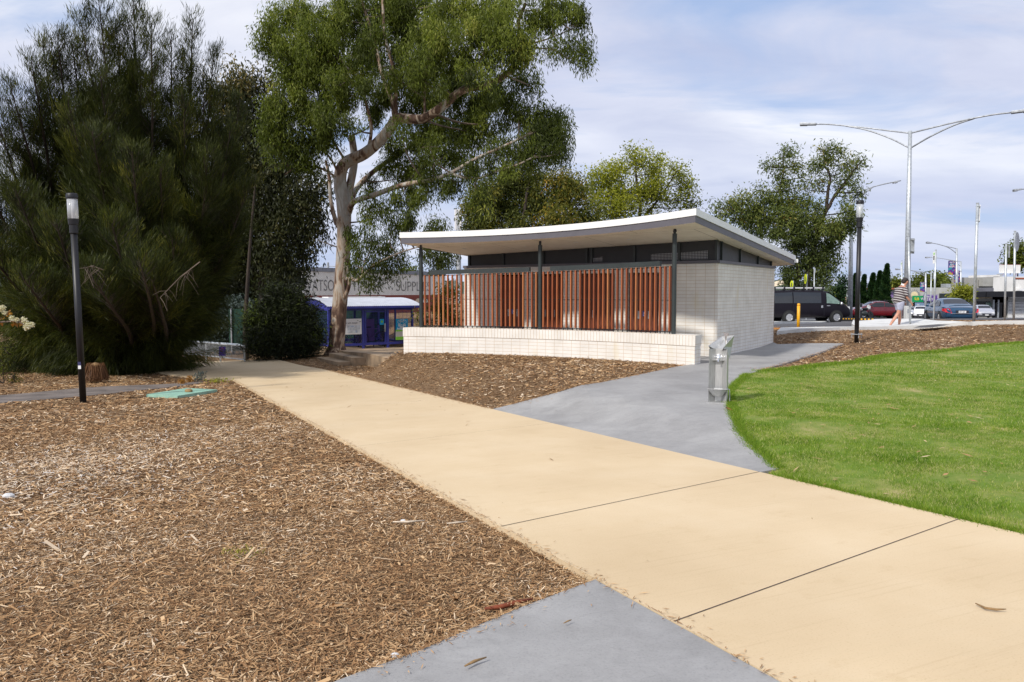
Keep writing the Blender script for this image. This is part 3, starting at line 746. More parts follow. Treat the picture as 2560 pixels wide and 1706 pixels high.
# roof: soffit, grey fascia, white capping
def bow(f, amp): return amp*4*f*(1-f)
def front(n, u0, v0, u1, v1, amp):
    return [(u0+(u1-u0)*i/n, v0+(v1-v0)*i/n+bow(i/n, amp)) for i in range(n+1)]
RF = front(24, -.35, -2.66, 7.52, -2.85, .74)
def roof_ring(ex): # expand outwards
    out = []
    fr = front(24, -.35-ex, -2.66-ex, 7.52+ex, -2.85-ex, .74)
    return fr+[(7.52+ex, 6.27+ex), (-.35-ex, 6.27+ex)]
def roof_slab(name, ex, zlo, zhi, mat, top=True, bottom=False):
    R = roof_ring(ex); m = MB(); n = len(R); al = 0; S = []
    for (u, v) in R: S.append(al); al += .3
    for i in range(n):
        (u, v), (u2, v2) = R[i], R[(i+1) % n]; a, b_ = UV(u, v), UV(u2, v2); z, z2 = soff(u, v), soff(u2, v2)
        m.face([(b_.x, b_.y, z2+zlo), (a.x, a.y, z+zlo), (a.x, a.y, z+zhi), (b_.x, b_.y, z2+zhi)])
    def cap(dz, flip):
        for i in range(24):
            (u, v), (u2, v2) = R[i], R[i+1]; q = [UV(u, v, soff(u, v)+dz), UV(u2, v2, soff(u2, v2)+dz), UV(u2, 6.27+ex, soff(u2, 6.27+ex)+dz), UV(u, 6.27+ex, soff(u, 6.27+ex)+dz)]
            uvq = [(u, v), (u2, v2), (u2, 6.27), (u, 6.27)]
            if flip: q.reverse(); uvq.reverse()
            m.face(q, uvq)
    if top: cap(zhi, True)
    if bottom: cap(zlo, False)
    return fixo(m.build(name, mat))
roof_slab('soffit', -.02, 0, .02, 'soffit', True, True)
fa = roof_slab('fascia', 0, -.005, .14, 'fasciagrey', True, False)
roof_slab('roof', .025, .14, .285, 'roofwhite', True, True)
m = MB()
for u, v in ((1.9, -1.0), (4.9, -.9), (6.6, -1.3), (3.3, -1.1)):
    m = MB(); a = UV(u, v, soff(u, v)-.004); m.lathe(a, [(.05, -.01), (.06, 0)], 12); fixo(m.build('downlight', 'white'))
a = UV(-.37, 6.24, soff(-.35, 6.27)+.1); m = MB(); m.box(-.05, .07, -.05, .05, -.03, .08, Matrix.Translation(a)); fixo(m.build('gutter_outlet', 'white'))

# low curved garden wall (thing) with soldier course coping
LW = front(22, -.26, -2.32, 7.62, -2.66, .70)
WT = .665
lw = empty('garden_wall', UV(3.7, -1.8, 0), 0, 'low curved cream brick wall carrying the timber batten screen', 'wall'); LO = Vector(lw.location)
def curvewall(name, ex, z0, z1, th, mat, uvscale=1):
    m = MB(); al = 0
    pts = [UV(u, v-ex) for u, v in LW]; bkp = [UV(u, v+th+ex) for u, v in LW]
    pts[0] = UV(LW[0][0]-ex, LW[0][1]-ex); bkp[0] = UV(LW[0][0]-ex, LW[0][1]+th+ex)
    pts[-1] = UV(LW[-1][0]+ex, LW[-1][1]-ex); bkp[-1] = UV(LW[-1][0]+ex, LW[-1][1]+th+ex)
    for i in range(len(pts)-1):
        L = (pts[i+1]-pts[i]).length
        zb = z0 if z0 is not None else None
        def q(a, b_, u0, u1): m.face([(a.x, a.y, z0), (b_.x, b_.y, z0), (b_.x, b_.y, z1), (a.x, a.y, z1)], [(u0, 0 if uvscale != 1 else z0-.001), (u1, 0 if uvscale != 1 else z0-.001), (u1, z1-z0 if uvscale != 1 else z1), (u0, z1-z0 if uvscale != 1 else z1)])
        q(pts[i+1], pts[i], -(al+L), -al); q(bkp[i], bkp[i+1], al, al+L)
        m.face([(p.x, p.y, z1) for p in (pts[i+1], pts[i], bkp[i], bkp[i+1])], [(al+L, 0), (al, 0), (al, .21), (al+L, .21)])
        m.face([(p.x, p.y, z0) for p in (bkp[i+1], bkp[i], pts[i], pts[i+1])])
        al += L
    for a, b_ in ((pts[0], bkp[0]), (bkp[-1], pts[-1])):
        W = (b_-a).length; m.face([(a.x, a.y, z0), (b_.x, b_.y, z0), (b_.x, b_.y, z1), (a.x, a.y, z1)], [(0, z0), (W, z0), (W, z1), (0, z1)])
    o = m.build(name, mat); o.location = -LO; o.parent = lw; return o
curvewall('wall', 0, -.8, WT-.235, .37, 'white_brick')
curvewall('coping', .012, WT-.235, WT, .37, 'soldier', 2)

# screen: posts, beams, battens
scr = empty('batten_screen', UV(3.7, -1.9, WT), 0, 'screen of upright red brown timber battens between charcoal posts on the low wall', 'screen'); SO = Vector(scr.location)
def lineuv(f):   # centre line of the wall
    u = LW[0][0]+(LW[-1][0]-LW[0][0])*f; v = LW[0][1]+(LW[-1][1]-LW[0][1])*f+bow(f, .70)+.17
    return u, v
def fu(u): return (u-LW[0][0])/(LW[-1][0]-LW[0][0])
pu = [.36, 4.02, 7.26]
def put(o, par=scr, off=None): o.location = o.location-(off or SO); o.parent = par; return o
for u_ in pu:
    u, v = lineuv(fu(u_)); a = UV(u, v); zt = soff(u, v)
    m = MB(); m.tube([(a.x, a.y, WT), (a.x, a.y, zt-.10)], .052, 14); p_ = put(m.build('post', 'darksteel', smooth=False))
    m = MB(); m.tube([(a.x, a.y, zt-.10), (a.x, a.y, zt)], .03, 8); m.box(-.03, .03, -.06, .06, -.07, -.02, Matrix.Translation((a.x, a.y, zt))); o = m.build('post_bracket', 'black', p_)
def zb(u): return 2.30-.14*(u-.4)/6.9
for (ua, ub) in ((.72, 3.72), (4.3, 7.02)):
    m = MB(); n = 12; pr = None
    for i in range(n+1):
        u, v = lineuv(fu(ua+(ub-ua)*i/n)); a = UV(u, v, zb(u)-.045)
        if pr is not None: m.bar(pr, a, .08, .11)
        pr = a
    put(m.build('beam', 'darksteel'))
m = MB()
for zz, r in ((None, .010), (1.42, .007), (WT+.045, .010)):
    pr = []
    for i in range(41):
        u, v = lineuv(fu(pu[0]+(pu[2]-pu[0])*i/40)); pr.append(UV(u, v, zb(u)-.13 if zz is None else zz))
    m.tube(pr, r, 5)
put(m.build('rails', 'black'))
nb = 0
for bay, (ua, ub) in enumerate(((pu[0]+.10, pu[1]-.10), (pu[1]+.10, pu[2]-.10))):
    for i in range(28 if bay == 0 else 26):
        u, v = lineuv(fu(ua+(ub-ua)*(i+.0)/(27 if bay == 0 else 25)))
        f = fu(u); u2, v2 = lineuv(f+.01); an = math.atan2((UV(u2, v2)-UV(u, v)).y, (UV(u2, v2)-UV(u, v)).x)
        a = UV(u, v); m = MB()
        wob = random.uniform(-.05, .05)
        m.box(-.017, .017, -.036, .036, 0, zb(u)-.115-(WT+.06), None)
        o = m.build('batten', 'timber', bevel=.0025); o.location = Vector((a.x, a.y, WT+.06))-SO; o.rotation_euler = (0, 0, an+wob); o.parent = scr
        nb += 1
for i in range(54):
    m = MB(); u, v = lineuv(fu(pu[0]+.1+(pu[2]-pu[0]-.2)*i/53)); a = UV(u, v); m.tube([(a.x, a.y, WT), (a.x, a.y, WT+.06)], .014, 6); put(m.build('foot', 'black'))

# ------------------------------------------------------------------ drinking fountain
p = g(1795, 1012); df = empty('drinking_fountain', (p.x, p.y, p.z+.036), math.atan2(p.y, p.x)-PI/2-.10, 'stainless steel drinking fountain with bottle tap and low dog bowl on the grey path', 'fountain')
m = MB(); sec = [(-.118, .0), (-.045, .085), (.045, .085), (.118, .0)]; 
# folded sheet column open to the back
def fold(m, z0, z1, pts, th=.004):
    for i in range(len(pts)-1):
        (x0, y0), (x1, y1) = pts[i], pts[i+1]
        m.face([(x0, y0, z0), (x1, y1, z0), (x1, y1, z1), (x0, y0, z1)])
pts = [(-.125, -.10), (-.118, -.08), (-.04, .03), (.04, .03), (.118, -.08), (.125, -.10)]
pts = [(x, -y-.02) for x, y in pts]
pts = [(-.125, -.10), (-.045, .02), (.045, .02), (.125, -.10)]
fold(m, .012, .765, pts); fold(m, .012, .72, [(.125, -.10), (.125, .12), (-.125, .12), (-.125, -.10)])
column = m.build('column', 'stainless', df)
m = MB(); m.box(-.15, .15, -.16, .17, 0, .012); m.build('base_plate', 'stainless', df)
m = MB()
hr = Matrix.Rotation(-.36, 4, 'Z')
hv = {k: tuple(hr @ Vector(v)) for k, v in dict(A=(-.118, -.085, .80), B=(-.042, .022, .742), C=(.042, .022, .742), D=(.120, -.085, .80), E=(-.085, .26, .925), F=(-.03, .30, .895), G=(.05, .30, .895), H=(.115, .24, .950), a=(-.105, .10, .62), d=(.12, .10, .62), e=(-.06, .22, .78), h=(.09, .22, .78)).items()}
for q in ('ABFE', 'BCGF', 'CDHG', 'AEea', 'DdhH', 'EFGH', 'Ehe', 'EHh'): m.face([hv[c] for c in q])
m.tube([hv['A'], hv['B'], hv['C'], hv['D']], .004, 5); m.tube([hv['A'], hv['E']], .004, 5); m.tube([hv['D'], hv['H']], .004, 5)
bw = m.build('basin', 'stainless', df)
m = MB(); m.tube([(.085, .12, .80), (.085, .12, .94)], .014, 10); m.box(.055, .115, .105, .135, .935, .985); m.build('bubbler_tap', 'chrome', bw)
m = MB(); m.lathe((0, .0, .63), [(.058, -.03), (.06, -.005), (.05, .012), (.012, .03)], 20, (0, -1, .1)); k_ = m.build('bottle_tap', 'chrome', df, smooth=True)
m = MB(); m.tube([(0, -.03, .63), (0, -.06, .62), (0, -.062, .585)], .011, 8); m.build('spout', 'chrome', k_)
m = MB(); m.box(-.122, .122, -.045, .018, .60, .606); m.build('drip_shelf', 'stainless', df)
m = MB(); ring = [(-.145, -.09), (-.13, -.145), (-.06, -.17), (.06, -.17), (.13, -.145), (.145, -.09), (.12, .0), (-.12, .0)]
bt = [(x*.45, y*.45-.02) for x, y in ring]
for i in range(8):
    j = (i+1) % 8; m.face([(*bt[i], .10), (*bt[j], .10), (*ring[j], .20), (*ring[i], .20)]); m.face([(*ring[i], .20), (*ring[j], .20), (*(Vector(ring[j])*.9), .206), (*(Vector(ring[i])*.9), .206)])
m.face([(*q, .10) for q in bt]); m.build('dog_bowl', 'stainless', df)
m = MB(); m.tube([(.12, -.02, .20), (.155, -.02, .19), (.16, -.02, .12), (.16, -.02, .02)], .008, 8); m.build('pipe', 'stainless', df)

# ------------------------------------------------------------------ path lamps
def path_lamp(px, py, label, flange):
    p = g(px, py); d = p.y; L = empty('path_lamp', p, 0, label, 'lamp', 'black post top path lamps')
    H_ = 4.12
    m = MB(); m.tube([(0, 0, -.1), (0, 0, 3.35)], .062, 16); m.build('pole', 'black', L, smooth=True)
    m = MB(); m.tube([(0, 0, 3.35), (0, 0, 3.36), (0, 0, 3.52), (0, 0, 3.53), (0, 0, 3.64)], [.07, .078, .078, .09, .098], 18); m.build('collar', 'black', L)
    ln = MB(); ln.tube([(0, 0, 3.64), (0, 0, 4.03)], .098, 20); lan = ln.build('lantern', MT['lampglass'], L, smooth=True)
    m = MB(); m.tube([(0, 0, 3.64), (0, 0, 4.03)], .028, 10)
    m.build('lamp_tube', 'whitelens', lan)
    m = MB()
    for a in range(4): m.tube([(.09*math.cos(a*PI/2+.5), .09*math.sin(a*PI/2+.5), 3.64), (.09*math.cos(a*PI/2+.5), .09*math.sin(a*PI/2+.5), 4.03)], .005, 5)
    m.build('lantern_rods', 'galvdark', lan)
    m = MB(); m.lathe((0, 0, 4.03), [(.108, 0), (.11, .01), (.108, .08), (.095, .105), (.02, .115)], 22); m.build('cap', 'black', L, smooth=True)
    if flange:
        m = MB(); m.lathe((0, 0, .24), [(.17, 0), (.17, .015)], 16); 
        for a in range(4): m.tube([(.14*math.cos(a*1.57), .14*math.sin(a*1.57), .14), (.14*math.cos(a*1.57), .14*math.sin(a*1.57), .28)], .01, 6)
        m.build('flange', 'galvdark', L)
    else:
        m = MB(); m.box(-.03, .03, -.066, -.06, .75, .82); st = m.build('sticker', 'navy', L); m = MB(); m.box(-.028, .028, -.067, -.061, .68, .748); m.build('sticker', 'white', L)
    return L
def lampglass():
    m, nt, b = nodes('lamp_glass'); b.inputs['Base Color'].default_value = (.75, .78, .82, 1); b.inputs['Roughness'].default_value = .1
    b.inputs['Alpha'].default_value = .45; return m
MT['lampglass'] = lampglass()
l1 = path_lamp(208, 1007, 'black path lamp standing in the mulch at the left in front of the dark she-oaks', False)
l1.rotation_euler = (0, math.radians(-1.2), 0)
l2 = path_lamp(2141, 857, 'black path lamp on the mulch mound behind the toilet block beside the van', True)
# ------------------------------------------------------------------ trees
def limb_pts(spec): return [at(px, py, d) for px, py, d in spec]
def smooth_pts(P, n=5):
    P = [Vector(p) for p in P]
    if len(P) < 3: return P
    out = []
    Q = [P[0]*2-P[1]]+P+[P[-1]*2-P[-2]]
    for i in range(1, len(Q)-2):
        for k in range(n):
            t = k/n; a, b, c, d = Q[i-1], Q[i], Q[i+1], Q[i+2]
            out.append(.5*((2*b)+(c-a)*t+(2*a-5*b+4*c-d)*t*t+(3*b-a-3*c+d)*t**3))
    out.append(P[-1]); return out
def add_limb(m, P, r0, r1, n=8, wob=0, skel=None, sub=5):
    Q = smooth_pts(P, sub)
    if wob:
        for i in range(1, len(Q)-1): Q[i] = Q[i]+Vector((random.gauss(0, wob), random.gauss(0, wob), random.gauss(0, wob)))
    R = [r0+(r1-r0)*i/(len(Q)-1) for i in range(len(Q))] if not callable(r0) else [r0(i/(len(Q)-1)) for i in range(len(Q))]
    m.tube(Q, R, n, False)
    if skel is not None: skel += [(q, r) for q, r in zip(Q, R)]
def nearest(skel, p, low=True):
    best = None; bd = 1e9
    for q, r in skel:
        d = (q-p).length + (max(0, q.z-p.z)*1.2 if low else 0)
        if d < bd: bd = d; best = q
    return best
def blob_crown(name, root, skel, blobs, mat, clumps_per_m3, leaves_per, L, W, spread, droop, bark, twigs=True, tintbase=0, gap=0, ori=None, parent_skel=True, tlo=.15, thi=.62, twr=.012):
    """blobs: list of (centre Vector, (rx, ry, rz)[, tint offset])"""
    br = MB(); Pl = []; Dl = []; Tn = []
    RO = Vector(root.location)
    for bl in blobs:
        c, r = bl[0], bl[1]; to = bl[2] if len(bl) > 2 else 0
        vol = 4.19*r[0]*r[1]*r[2]; n = max(3, int(vol*clumps_per_m3))
        s = nearest(skel, c)
        mid = (s+c)/2+Vector((random.gauss(0, .15), random.gauss(0, .15), -abs(random.gauss(0, .15))*(c-s).length*.3))
        if twigs:
            k = max(.02, min(.09, .012*(c-s).length+.02))*(twr/.012)
            Q = smooth_pts([s, mid, c], 3)
            br.tube([q-RO for q in Q], [k*(1-.6*i/(len(Q)-1)) for i in range(len(Q))], 5, False)
        u = unit(RNG.normal(size=(n, 3))); rad = RNG.random(n)**.5
        cc = np.array(c)+u*rad[:, None]*np.array(r)
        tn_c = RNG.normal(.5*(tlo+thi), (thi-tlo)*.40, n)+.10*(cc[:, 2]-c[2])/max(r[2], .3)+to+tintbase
        for i in range(n):
            if twigs and i % 2 == 0:
                e = Vector(cc[i]); b0 = c.lerp(e, .15); mm = (b0+e)/2+Vector((random.gauss(0, .1), random.gauss(0, .1), random.gauss(.05, .1)))
                br.tube([b0-RO, mm-RO, e-RO], [twr, twr*.7, twr*.35], 3, False)
        kk = RNG.poisson(leaves_per, n)+4; idx = np.repeat(np.arange(n), kk); N_ = len(idx)
        sp = spread*RNG.uniform(.6, 1.3, n)[idx][:, None]
        P = cc[idx]+np.clip(RNG.normal(size=(N_, 3)), -1.7, 1.7)*sp*np.array([1, 1, 1.0 if droop < 1.2 else 1.35])
        D = unit(RNG.normal(size=(N_, 3))+np.array([0, 0, -droop]))
        Pl.append(P); Dl.append(D); Tn.append(tn_c[idx]+RNG.normal(0, .10, N_))
    P = np.concatenate(Pl)-np.array(RO); D = np.concatenate(Dl); T = np.concatenate(Tn)
    n = len(P)
    V_ = leafquads(P, D, L*RNG.uniform(.6, 1.35, n), W*RNG.uniform(.7, 1.3, n))
    o = npmesh('crown', V_, 4, mat, root, T)
    print(name, 'leaves', n)
    if br.v: br.build('branches', bark, root, smooth=True)
    return o

# --- the big river gum beside the steps
tb = at(838, 888, 30.5); tb.z = h(tb.x, tb.y)-.1
gum = empty('gum_tree', tb, 0, 'tall gum tree with patchy white trunk rising between the steps and the bike cage', 'tree')
RO = tb
D0 = 30.5
skel = []; m = MB()
tr = [tb, at(843, 840, D0), at(850, 760, D0), at(857, 650, D0), at(861, 540, D0)]
def tr_r(f): return .31+.24*max(0, 1-f*6)**1.5-.05*f
Q = smooth_pts([p-RO for p in tr], 6)
# trunk with root flare and slight fluting
nn = 16; base = 0
for i, q in enumerate(Q):
    f = i/(len(Q)-1); r = tr_r(f)
    for k in range(nn):
        a = 2*PI*k/nn; rr = r*(1+.13*max(0, 1-f*5)*math.sin(a*5+1)+.035*math.sin(a*3+f*9))
        m.v.append((q.x+rr*math.cos(a), q.y+rr*math.sin(a), q.z))
for i in range(len(Q)-1):
    for k in range(nn):
        m.f.append((i*nn+k, i*nn+(k+1) % nn, (i+1)*nn+(k+1) % nn, (i+1)*nn+k)); m.uv.append(None)
skel += [(q+RO, .3) for q in Q]
def gl(spec, r0, r1, n=10, wob=0, sub=5):
    P = [p-RO for p in limb_pts(spec)]; s2 = []
    add_limb(m, P, r0, r1, n, wob, s2, sub); skel.extend([(q+RO, r) for q, r in s2])
# coordinates in photo pixels (zoom 2.24 per px, origin 600,0)
def z4(*p): return [(600+x/2.24, y/2.24, d) for x, y, d in p]
gl(z4((585, 1210, D0), (575, 1120, D0), (560, 1000, D0), (590, 915, D0), (700, 860, D0-.4), (800, 770, D0-.8), (880, 660, D0-1.2)), .27, .19, 12)
gl(z4((880, 660, D0-1.2), (960, 668, D0-1.5), (1040, 660, D0-1.8), (1150, 585, D0-2.2), (1240, 510, D0-2.4), (1400, 470, D0-2.6), (1500, 410, D0-2.7), (1560, 340, D0-2.8), (1590, 250, D0-2.8), (1560, 130, D0-2.8), (1600, 20, D0-2.8)), .19, .05, 10)
gl(z4((585, 1190, D0), (612, 1060, D0+.3), (640, 900, D0+.5), (625, 760, D0+.6)), .17, .13)
gl(z4((610, 1190, D0), (640, 1130, D0-.5), (760, 1090, D0-1), (900, 1040, D0-1.6), (1060, 1010, D0-2.2), (1180, 970, D0-2.6), (1300, 900, D0-3), (1430, 840, D0-3.2), (1560, 780, D0-3.4)), .12, .035)
gl(z4((1180, 970, D0-2.6), (1230, 990, D0-2.8), (1330, 1000, D0-3), (1440, 960, D0-3.2), (1560, 920, D0-3.4), (1640, 880, D0-3.5)), .06, .02, 7)
gl(z4((605, 1180, D0), (650, 1060, D0+.8), (750, 960, D0+1.4), (850, 890, D0+1.8), (960, 820, D0+2.2), (1060, 740, D0+2.5), (1240, 640, D0+2.8)), .13, .03)
gl(z4((865, 660, D0-1.2), (850, 560, D0-1), (790, 400, D0-.8), (760, 250, D0-.6), (700, 60, D0-.5), (660, -100, D0-.4)), .09, .04, 7)
gl(z4((872, 650, D0-1.2), (870, 500, D0-1.4), (850, 350, D0-1.5), (810, 200, D0-1.6), (800, 20, D0-1.7), (790, -140, D0-1.7)), .085, .04, 7)
gl(z4((1035, 655, D0-1.8), (1035, 480, D0-1.6), (1060, 300, D0-1.5), (1100, 100, D0-1.4), (1110, -80, D0-1.4)), .05, .025, 6)
gl(z4((715, 850, D0-.4), (735, 720, D0-1), (700, 560, D0-1.2), (680, 480, D0-1.2), (560, 330, D0-1.2)), .07, .03, 7)
gl(z4((590, 900, D0), (540, 820, D0-.4), (480, 700, D0-.8), (430, 500, D0-1)), .05, .02, 6)
gl(z4((545, 1000, D0), (470, 950, D0-.6), (380, 930, D0-1), (310, 940, D0-1.4), (250, 980, D0-1.6)), .05, .02, 6)
gl(z4((545, 960, D0), (500, 880, D0-.5), (380, 760, D0-1), (300, 600, D0-1.3)), .05, .02, 6)
gl(z4((1260, 490, D0-2.4), (1330, 360, D0-2.8), (1380, 250, D0-3), (1330, 100, D0-3.1)), .06, .025, 6)
gl(z4((1590, 250, D0-2.8), (1690, 230, D0-3), (1800, 190, D0-3.1), (1880, 150, D0-3.2)), .035, .012, 5)
gl(z4((1650, 270, D0-2.9), (1750, 280, D0-3), (1850, 330, D0-3.1), (1920, 300, D0-3.1)), .03, .01, 5)
# low side branch right of the trunk (toward the pavilion)
gl([(866, 700, D0), (875, 695, D0-.5), (890, 702, D0-1), (905, 692, D0-1.4), (930, 668, D0-1.9), (960, 650, D0-2.3), (1000, 632, D0-2.7), (1045, 618, D0-3)], .085, .02, 7)
gl([(905, 692, D0-1.4), (907, 670, D0-1.4), (912, 655, D0-1.4)], .03, .015, 5)
gl([(852, 760, D0), (868, 730, D0-.3), (874, 700, D0-.5), (868, 665, D0-.6)], .09, .05, 7)
gl([(848, 620, D0), (820, 610, D0-.6), (790, 600, D0-1)], .03, .012, 5)
gl(z4((572, 1300, D0), (535, 1235, D0+.1), (508, 1120, D0+.3), (500, 1000, D0+.4), (480, 900, D0+.4)), .10, .05, 7)
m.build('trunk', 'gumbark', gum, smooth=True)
def zb4(x, y, d, rx, ry, t=0): c = at(600+x/2.24, y/2.24, d); k = d/F/2.24; return (c, (rx*k, max(.7, min(rx, ry)*k*1.0), ry*k), t)
GB = [
 # left mass
 (200, 220, -1.5, 95, 100), (300, 90, -1, 130, 110), (330, 260, -2, 140, 120), (260, 420, -2, 95, 110), (400, 420, -2.2, 120, 130), (350, 580, -2.2, 150, 100),
 (230, 640, -2.2, 90, 110), (420, 700, -2, 120, 110), (260, 790, -2, 130, 90), (400, 860, -1.5, 110, 80), (480, 230, -1.5, 120, 130), (520, 90, -1, 130, 110), (130, 740, -2, 40, 50),
 (150, 250, -1.5, 50, 40),(560, 560, 0, 90, 110), (540, 380, 0, 110, 120),
 # top centre
 (680, 60, 0, 130, 100), (640, 200, .6, 90, 100), (740, 330, 1, 80, 120), (860, 90, 0, 130, 110), (960, 40, -1, 120, 90), (930, 250, 1, 110, 130), (950, 430, 1, 110, 110), (820, 20, -.5, 120, 80),
 (1060, 120, -1.5, 110, 130), (1090, 330, -.5, 90, 130), (1140, 220, -3, 110, 90), (1240, 330, -3, 110, 90), (1090, 250, -3.2, 60, 60),
 (1200, 60, -2.5, 130, 90), (1340, 60, -2.5, 130, 100), (1300, 180, -3.5, 130, 80), (1440, 130, -3.5, 130, 110), (1480, 260, -3.5, 130, 90), (1590, 260, -3.3, 85, 110), (1560, 360, -3, 80, 60),
 (1420, 360, -2.5, 70, 60), (1500, 40, -2.5, 100, 80),
 # clumps hanging in front of the limbs
 (470, 640, -3.2, 70, 60), (620, 700, -2.6, 60, 50), (700, 470, -3, 60, 80), (860, 420, -3.4, 60, 70), (1010, 420, -3.6, 70, 90), (1130, 480, -3.8, 60, 50), (960, 330, -3.4, 80, 70), (760, 180, -3, 80, 90), (560, 480, -3, 70, 70), (1330, 420, -4, 60, 40), (1240, 420, -4, 60, 50), (1060, 820, -3.4, 60, 40), (640, 330, -2.4, 80, 80), (640, 470, -2, 60, 70), (820, 540, 1.4, 90, 80), (760, 640, 1.4, 60, 70), (1090, 590, 1.2, 90, 70), (930, 650, 1.6, 70, 50), (480, 800, -2, 70, 60), (420, 620, -3, 80, 60), (1400, 500, -3.6, 50, 30), (1040, 1000, -2, 60, 30), (1150, 1040, -2.4, 25, 40), (1260, 960, -3, 50, 40), (900, 740, -3, 50, 50),
 # right crown sprays
 (1680, 60, -3, 100, 80), (1790, 30, -3, 90, 60), (1860, 90, -3, 70, 70), (1900, 130, -3, 50, 50), (1740, 130, -3, 60, 50), (1830, 270, -3, 40, 40), (1900, 330, -3, 50, 55), (1930, 260, -3, 30, 40), (1760, 260, -3, 30, 30), 
 # interior mid
 (1180, 450, 1.5, 110, 90), (1300, 600, 1.5, 140, 90), (1420, 570, 1.5, 120, 90), (1130, 720, 1, 150, 90), (1290, 740, .5, 140, 80), (1000, 560, 1.5, 90, 80), (1440, 480, 0, 60, 60), (1570, 440, -1, 60, 60), (1640, 490, -1, 55, 40),
 (1000, 800, 1, 110, 70), (1180, 850, -1, 120, 70), (1400, 700, 0, 100, 70), (860, 800, .5, 60, 50), (880, 880, 1, 60, 50), (1060, 900, 0, 90, 55),
 # right lower mass
 (1560, 620, -1.5, 120, 80), (1700, 660, -2, 110, 80), (1640, 760, -2.5, 130, 80), (1760, 770, -2.5, 75, 90), (1560, 850, -3, 120, 60), (1700, 870, -3, 110, 70), (1790, 860, -3, 45, 70), (1450, 860, -3, 90, 60), (1340, 940, -3, 80, 50), (1790, 660, -2, 40, 60),
 (1360, 1090, -3, 60, 90), (1500, 980, -3.2, 70, 40),
 # hanging sprays under the long branch
 (1200, 1030, -2.6, 35, 50), (1050, 1090, -2, 45, 55), (960, 1130, -1.6, 70, 45), (880, 1130, -1.4, 60, 45), (1010, 1060, -1, 60, 40), (900, 1000, .5, 80, 50), (1120, 980, -2, 70, 40), (740, 1230, -.6, 35, 60), (700, 1140, -.5, 35, 40), (800, 1170, -1, 20, 20),
 (730, 1020, 1, 50, 45), (820, 950, 1, 60, 45), (960, 930, 1.3, 60, 50)]
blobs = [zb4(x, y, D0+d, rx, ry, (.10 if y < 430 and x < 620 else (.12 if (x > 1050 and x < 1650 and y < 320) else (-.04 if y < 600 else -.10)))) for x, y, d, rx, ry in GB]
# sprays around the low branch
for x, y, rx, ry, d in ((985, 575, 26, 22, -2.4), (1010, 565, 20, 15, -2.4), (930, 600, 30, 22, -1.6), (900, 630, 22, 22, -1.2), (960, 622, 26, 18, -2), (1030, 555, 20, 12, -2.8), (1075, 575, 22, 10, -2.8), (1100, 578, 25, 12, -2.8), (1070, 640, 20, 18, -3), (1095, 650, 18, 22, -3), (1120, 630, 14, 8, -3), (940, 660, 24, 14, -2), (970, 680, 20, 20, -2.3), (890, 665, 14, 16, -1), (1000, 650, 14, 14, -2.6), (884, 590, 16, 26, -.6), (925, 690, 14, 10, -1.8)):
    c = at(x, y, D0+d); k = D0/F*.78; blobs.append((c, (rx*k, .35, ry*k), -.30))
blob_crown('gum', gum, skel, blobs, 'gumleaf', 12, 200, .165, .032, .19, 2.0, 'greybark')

# --- generic background tree
def simple_tree(name, label, cat, base, forks, blobs, mat, bark, group=None, density=3, leaves=34, L=.22, W=.05, spread=.32, droop=.6, r=.25, **kw):
    t = empty(name, base, 0, label, cat, group); sk = []; m = MB()
    for k, pts in enumerate(forks):
        P = [Vector(p)-Vector(base) for p in pts]; s2 = []
        add_limb(m, P, r*.8 if k == 0 else r*.4, r*.3 if k == 0 else r*.08, 8, .02, s2, 4); sk += [(q+Vector(base), rr) for q, rr in s2]
    m.build('trunk', bark, t, smooth=True)
    blob_crown(label[:20], t, sk, blobs, mat, density*4.2, leaves*1.9, L, W*1.25, spread, droop, bark, **kw)
    return t
def blb(x, y, d, rx, ry, t=0, dep=None):
    k = d/F; return (at(x, y, d), (rx*k, (dep or min(rx, ry)*1.0)*k, ry*k), t)
# tree mass left behind the gum, ochre topped
b = at(665, 900, 40); b.z = h(b.x, b.y)
simple_tree('gum_tree', 'dark gum with ochre tinged top between the she-oaks and the white trunk', 'tree', b,
  [[b, at(655, 760, 40), at(640, 560, 40), at(620, 350, 40), at(600, 230, 40)], [at(650, 700, 40), at(720, 560, 40), at(760, 470, 39)], [at(640, 560, 40), at(560, 450, 40), at(540, 380, 40)]],
  [blb(590, 205, 40, 48, 35, .35), blb(560, 250, 40, 45, 45, .2), blb(640, 230, 40, 50, 45, .12), blb(600, 300, 40, 70, 50, -.05), blb(680, 200, 40, 22, 35, .2), blb(660, 330, 40, 60, 60, -.1), blb(560, 360, 40, 60, 50), blb(620, 420, 40, 70, 60, -.1),
   blb(700, 430, 39, 60, 60, -.1), blb(580, 480, 40, 60, 60, -.1), blb(660, 520, 39, 80, 60, -.15), blb(745, 520, 38, 60, 60, -.1), blb(610, 580, 40, 70, 60, -.15), blb(710, 600, 38, 70, 60, -.15), blb(780, 570, 38, 40, 50, -.1), blb(790, 480, 38, 40, 50, -.05), blb(640, 650, 40, 80, 50, -.2), blb(745, 650, 38, 45, 35, -.15), blb(560, 640, 40, 60, 60, -.1), blb(690, 690, 38, 50, 40, -.15)],
  'darkleaf', 'darkbark', None, 2.0, 30, .24, .055, .34, 1.5, .22, tlo=.2, thi=.7)
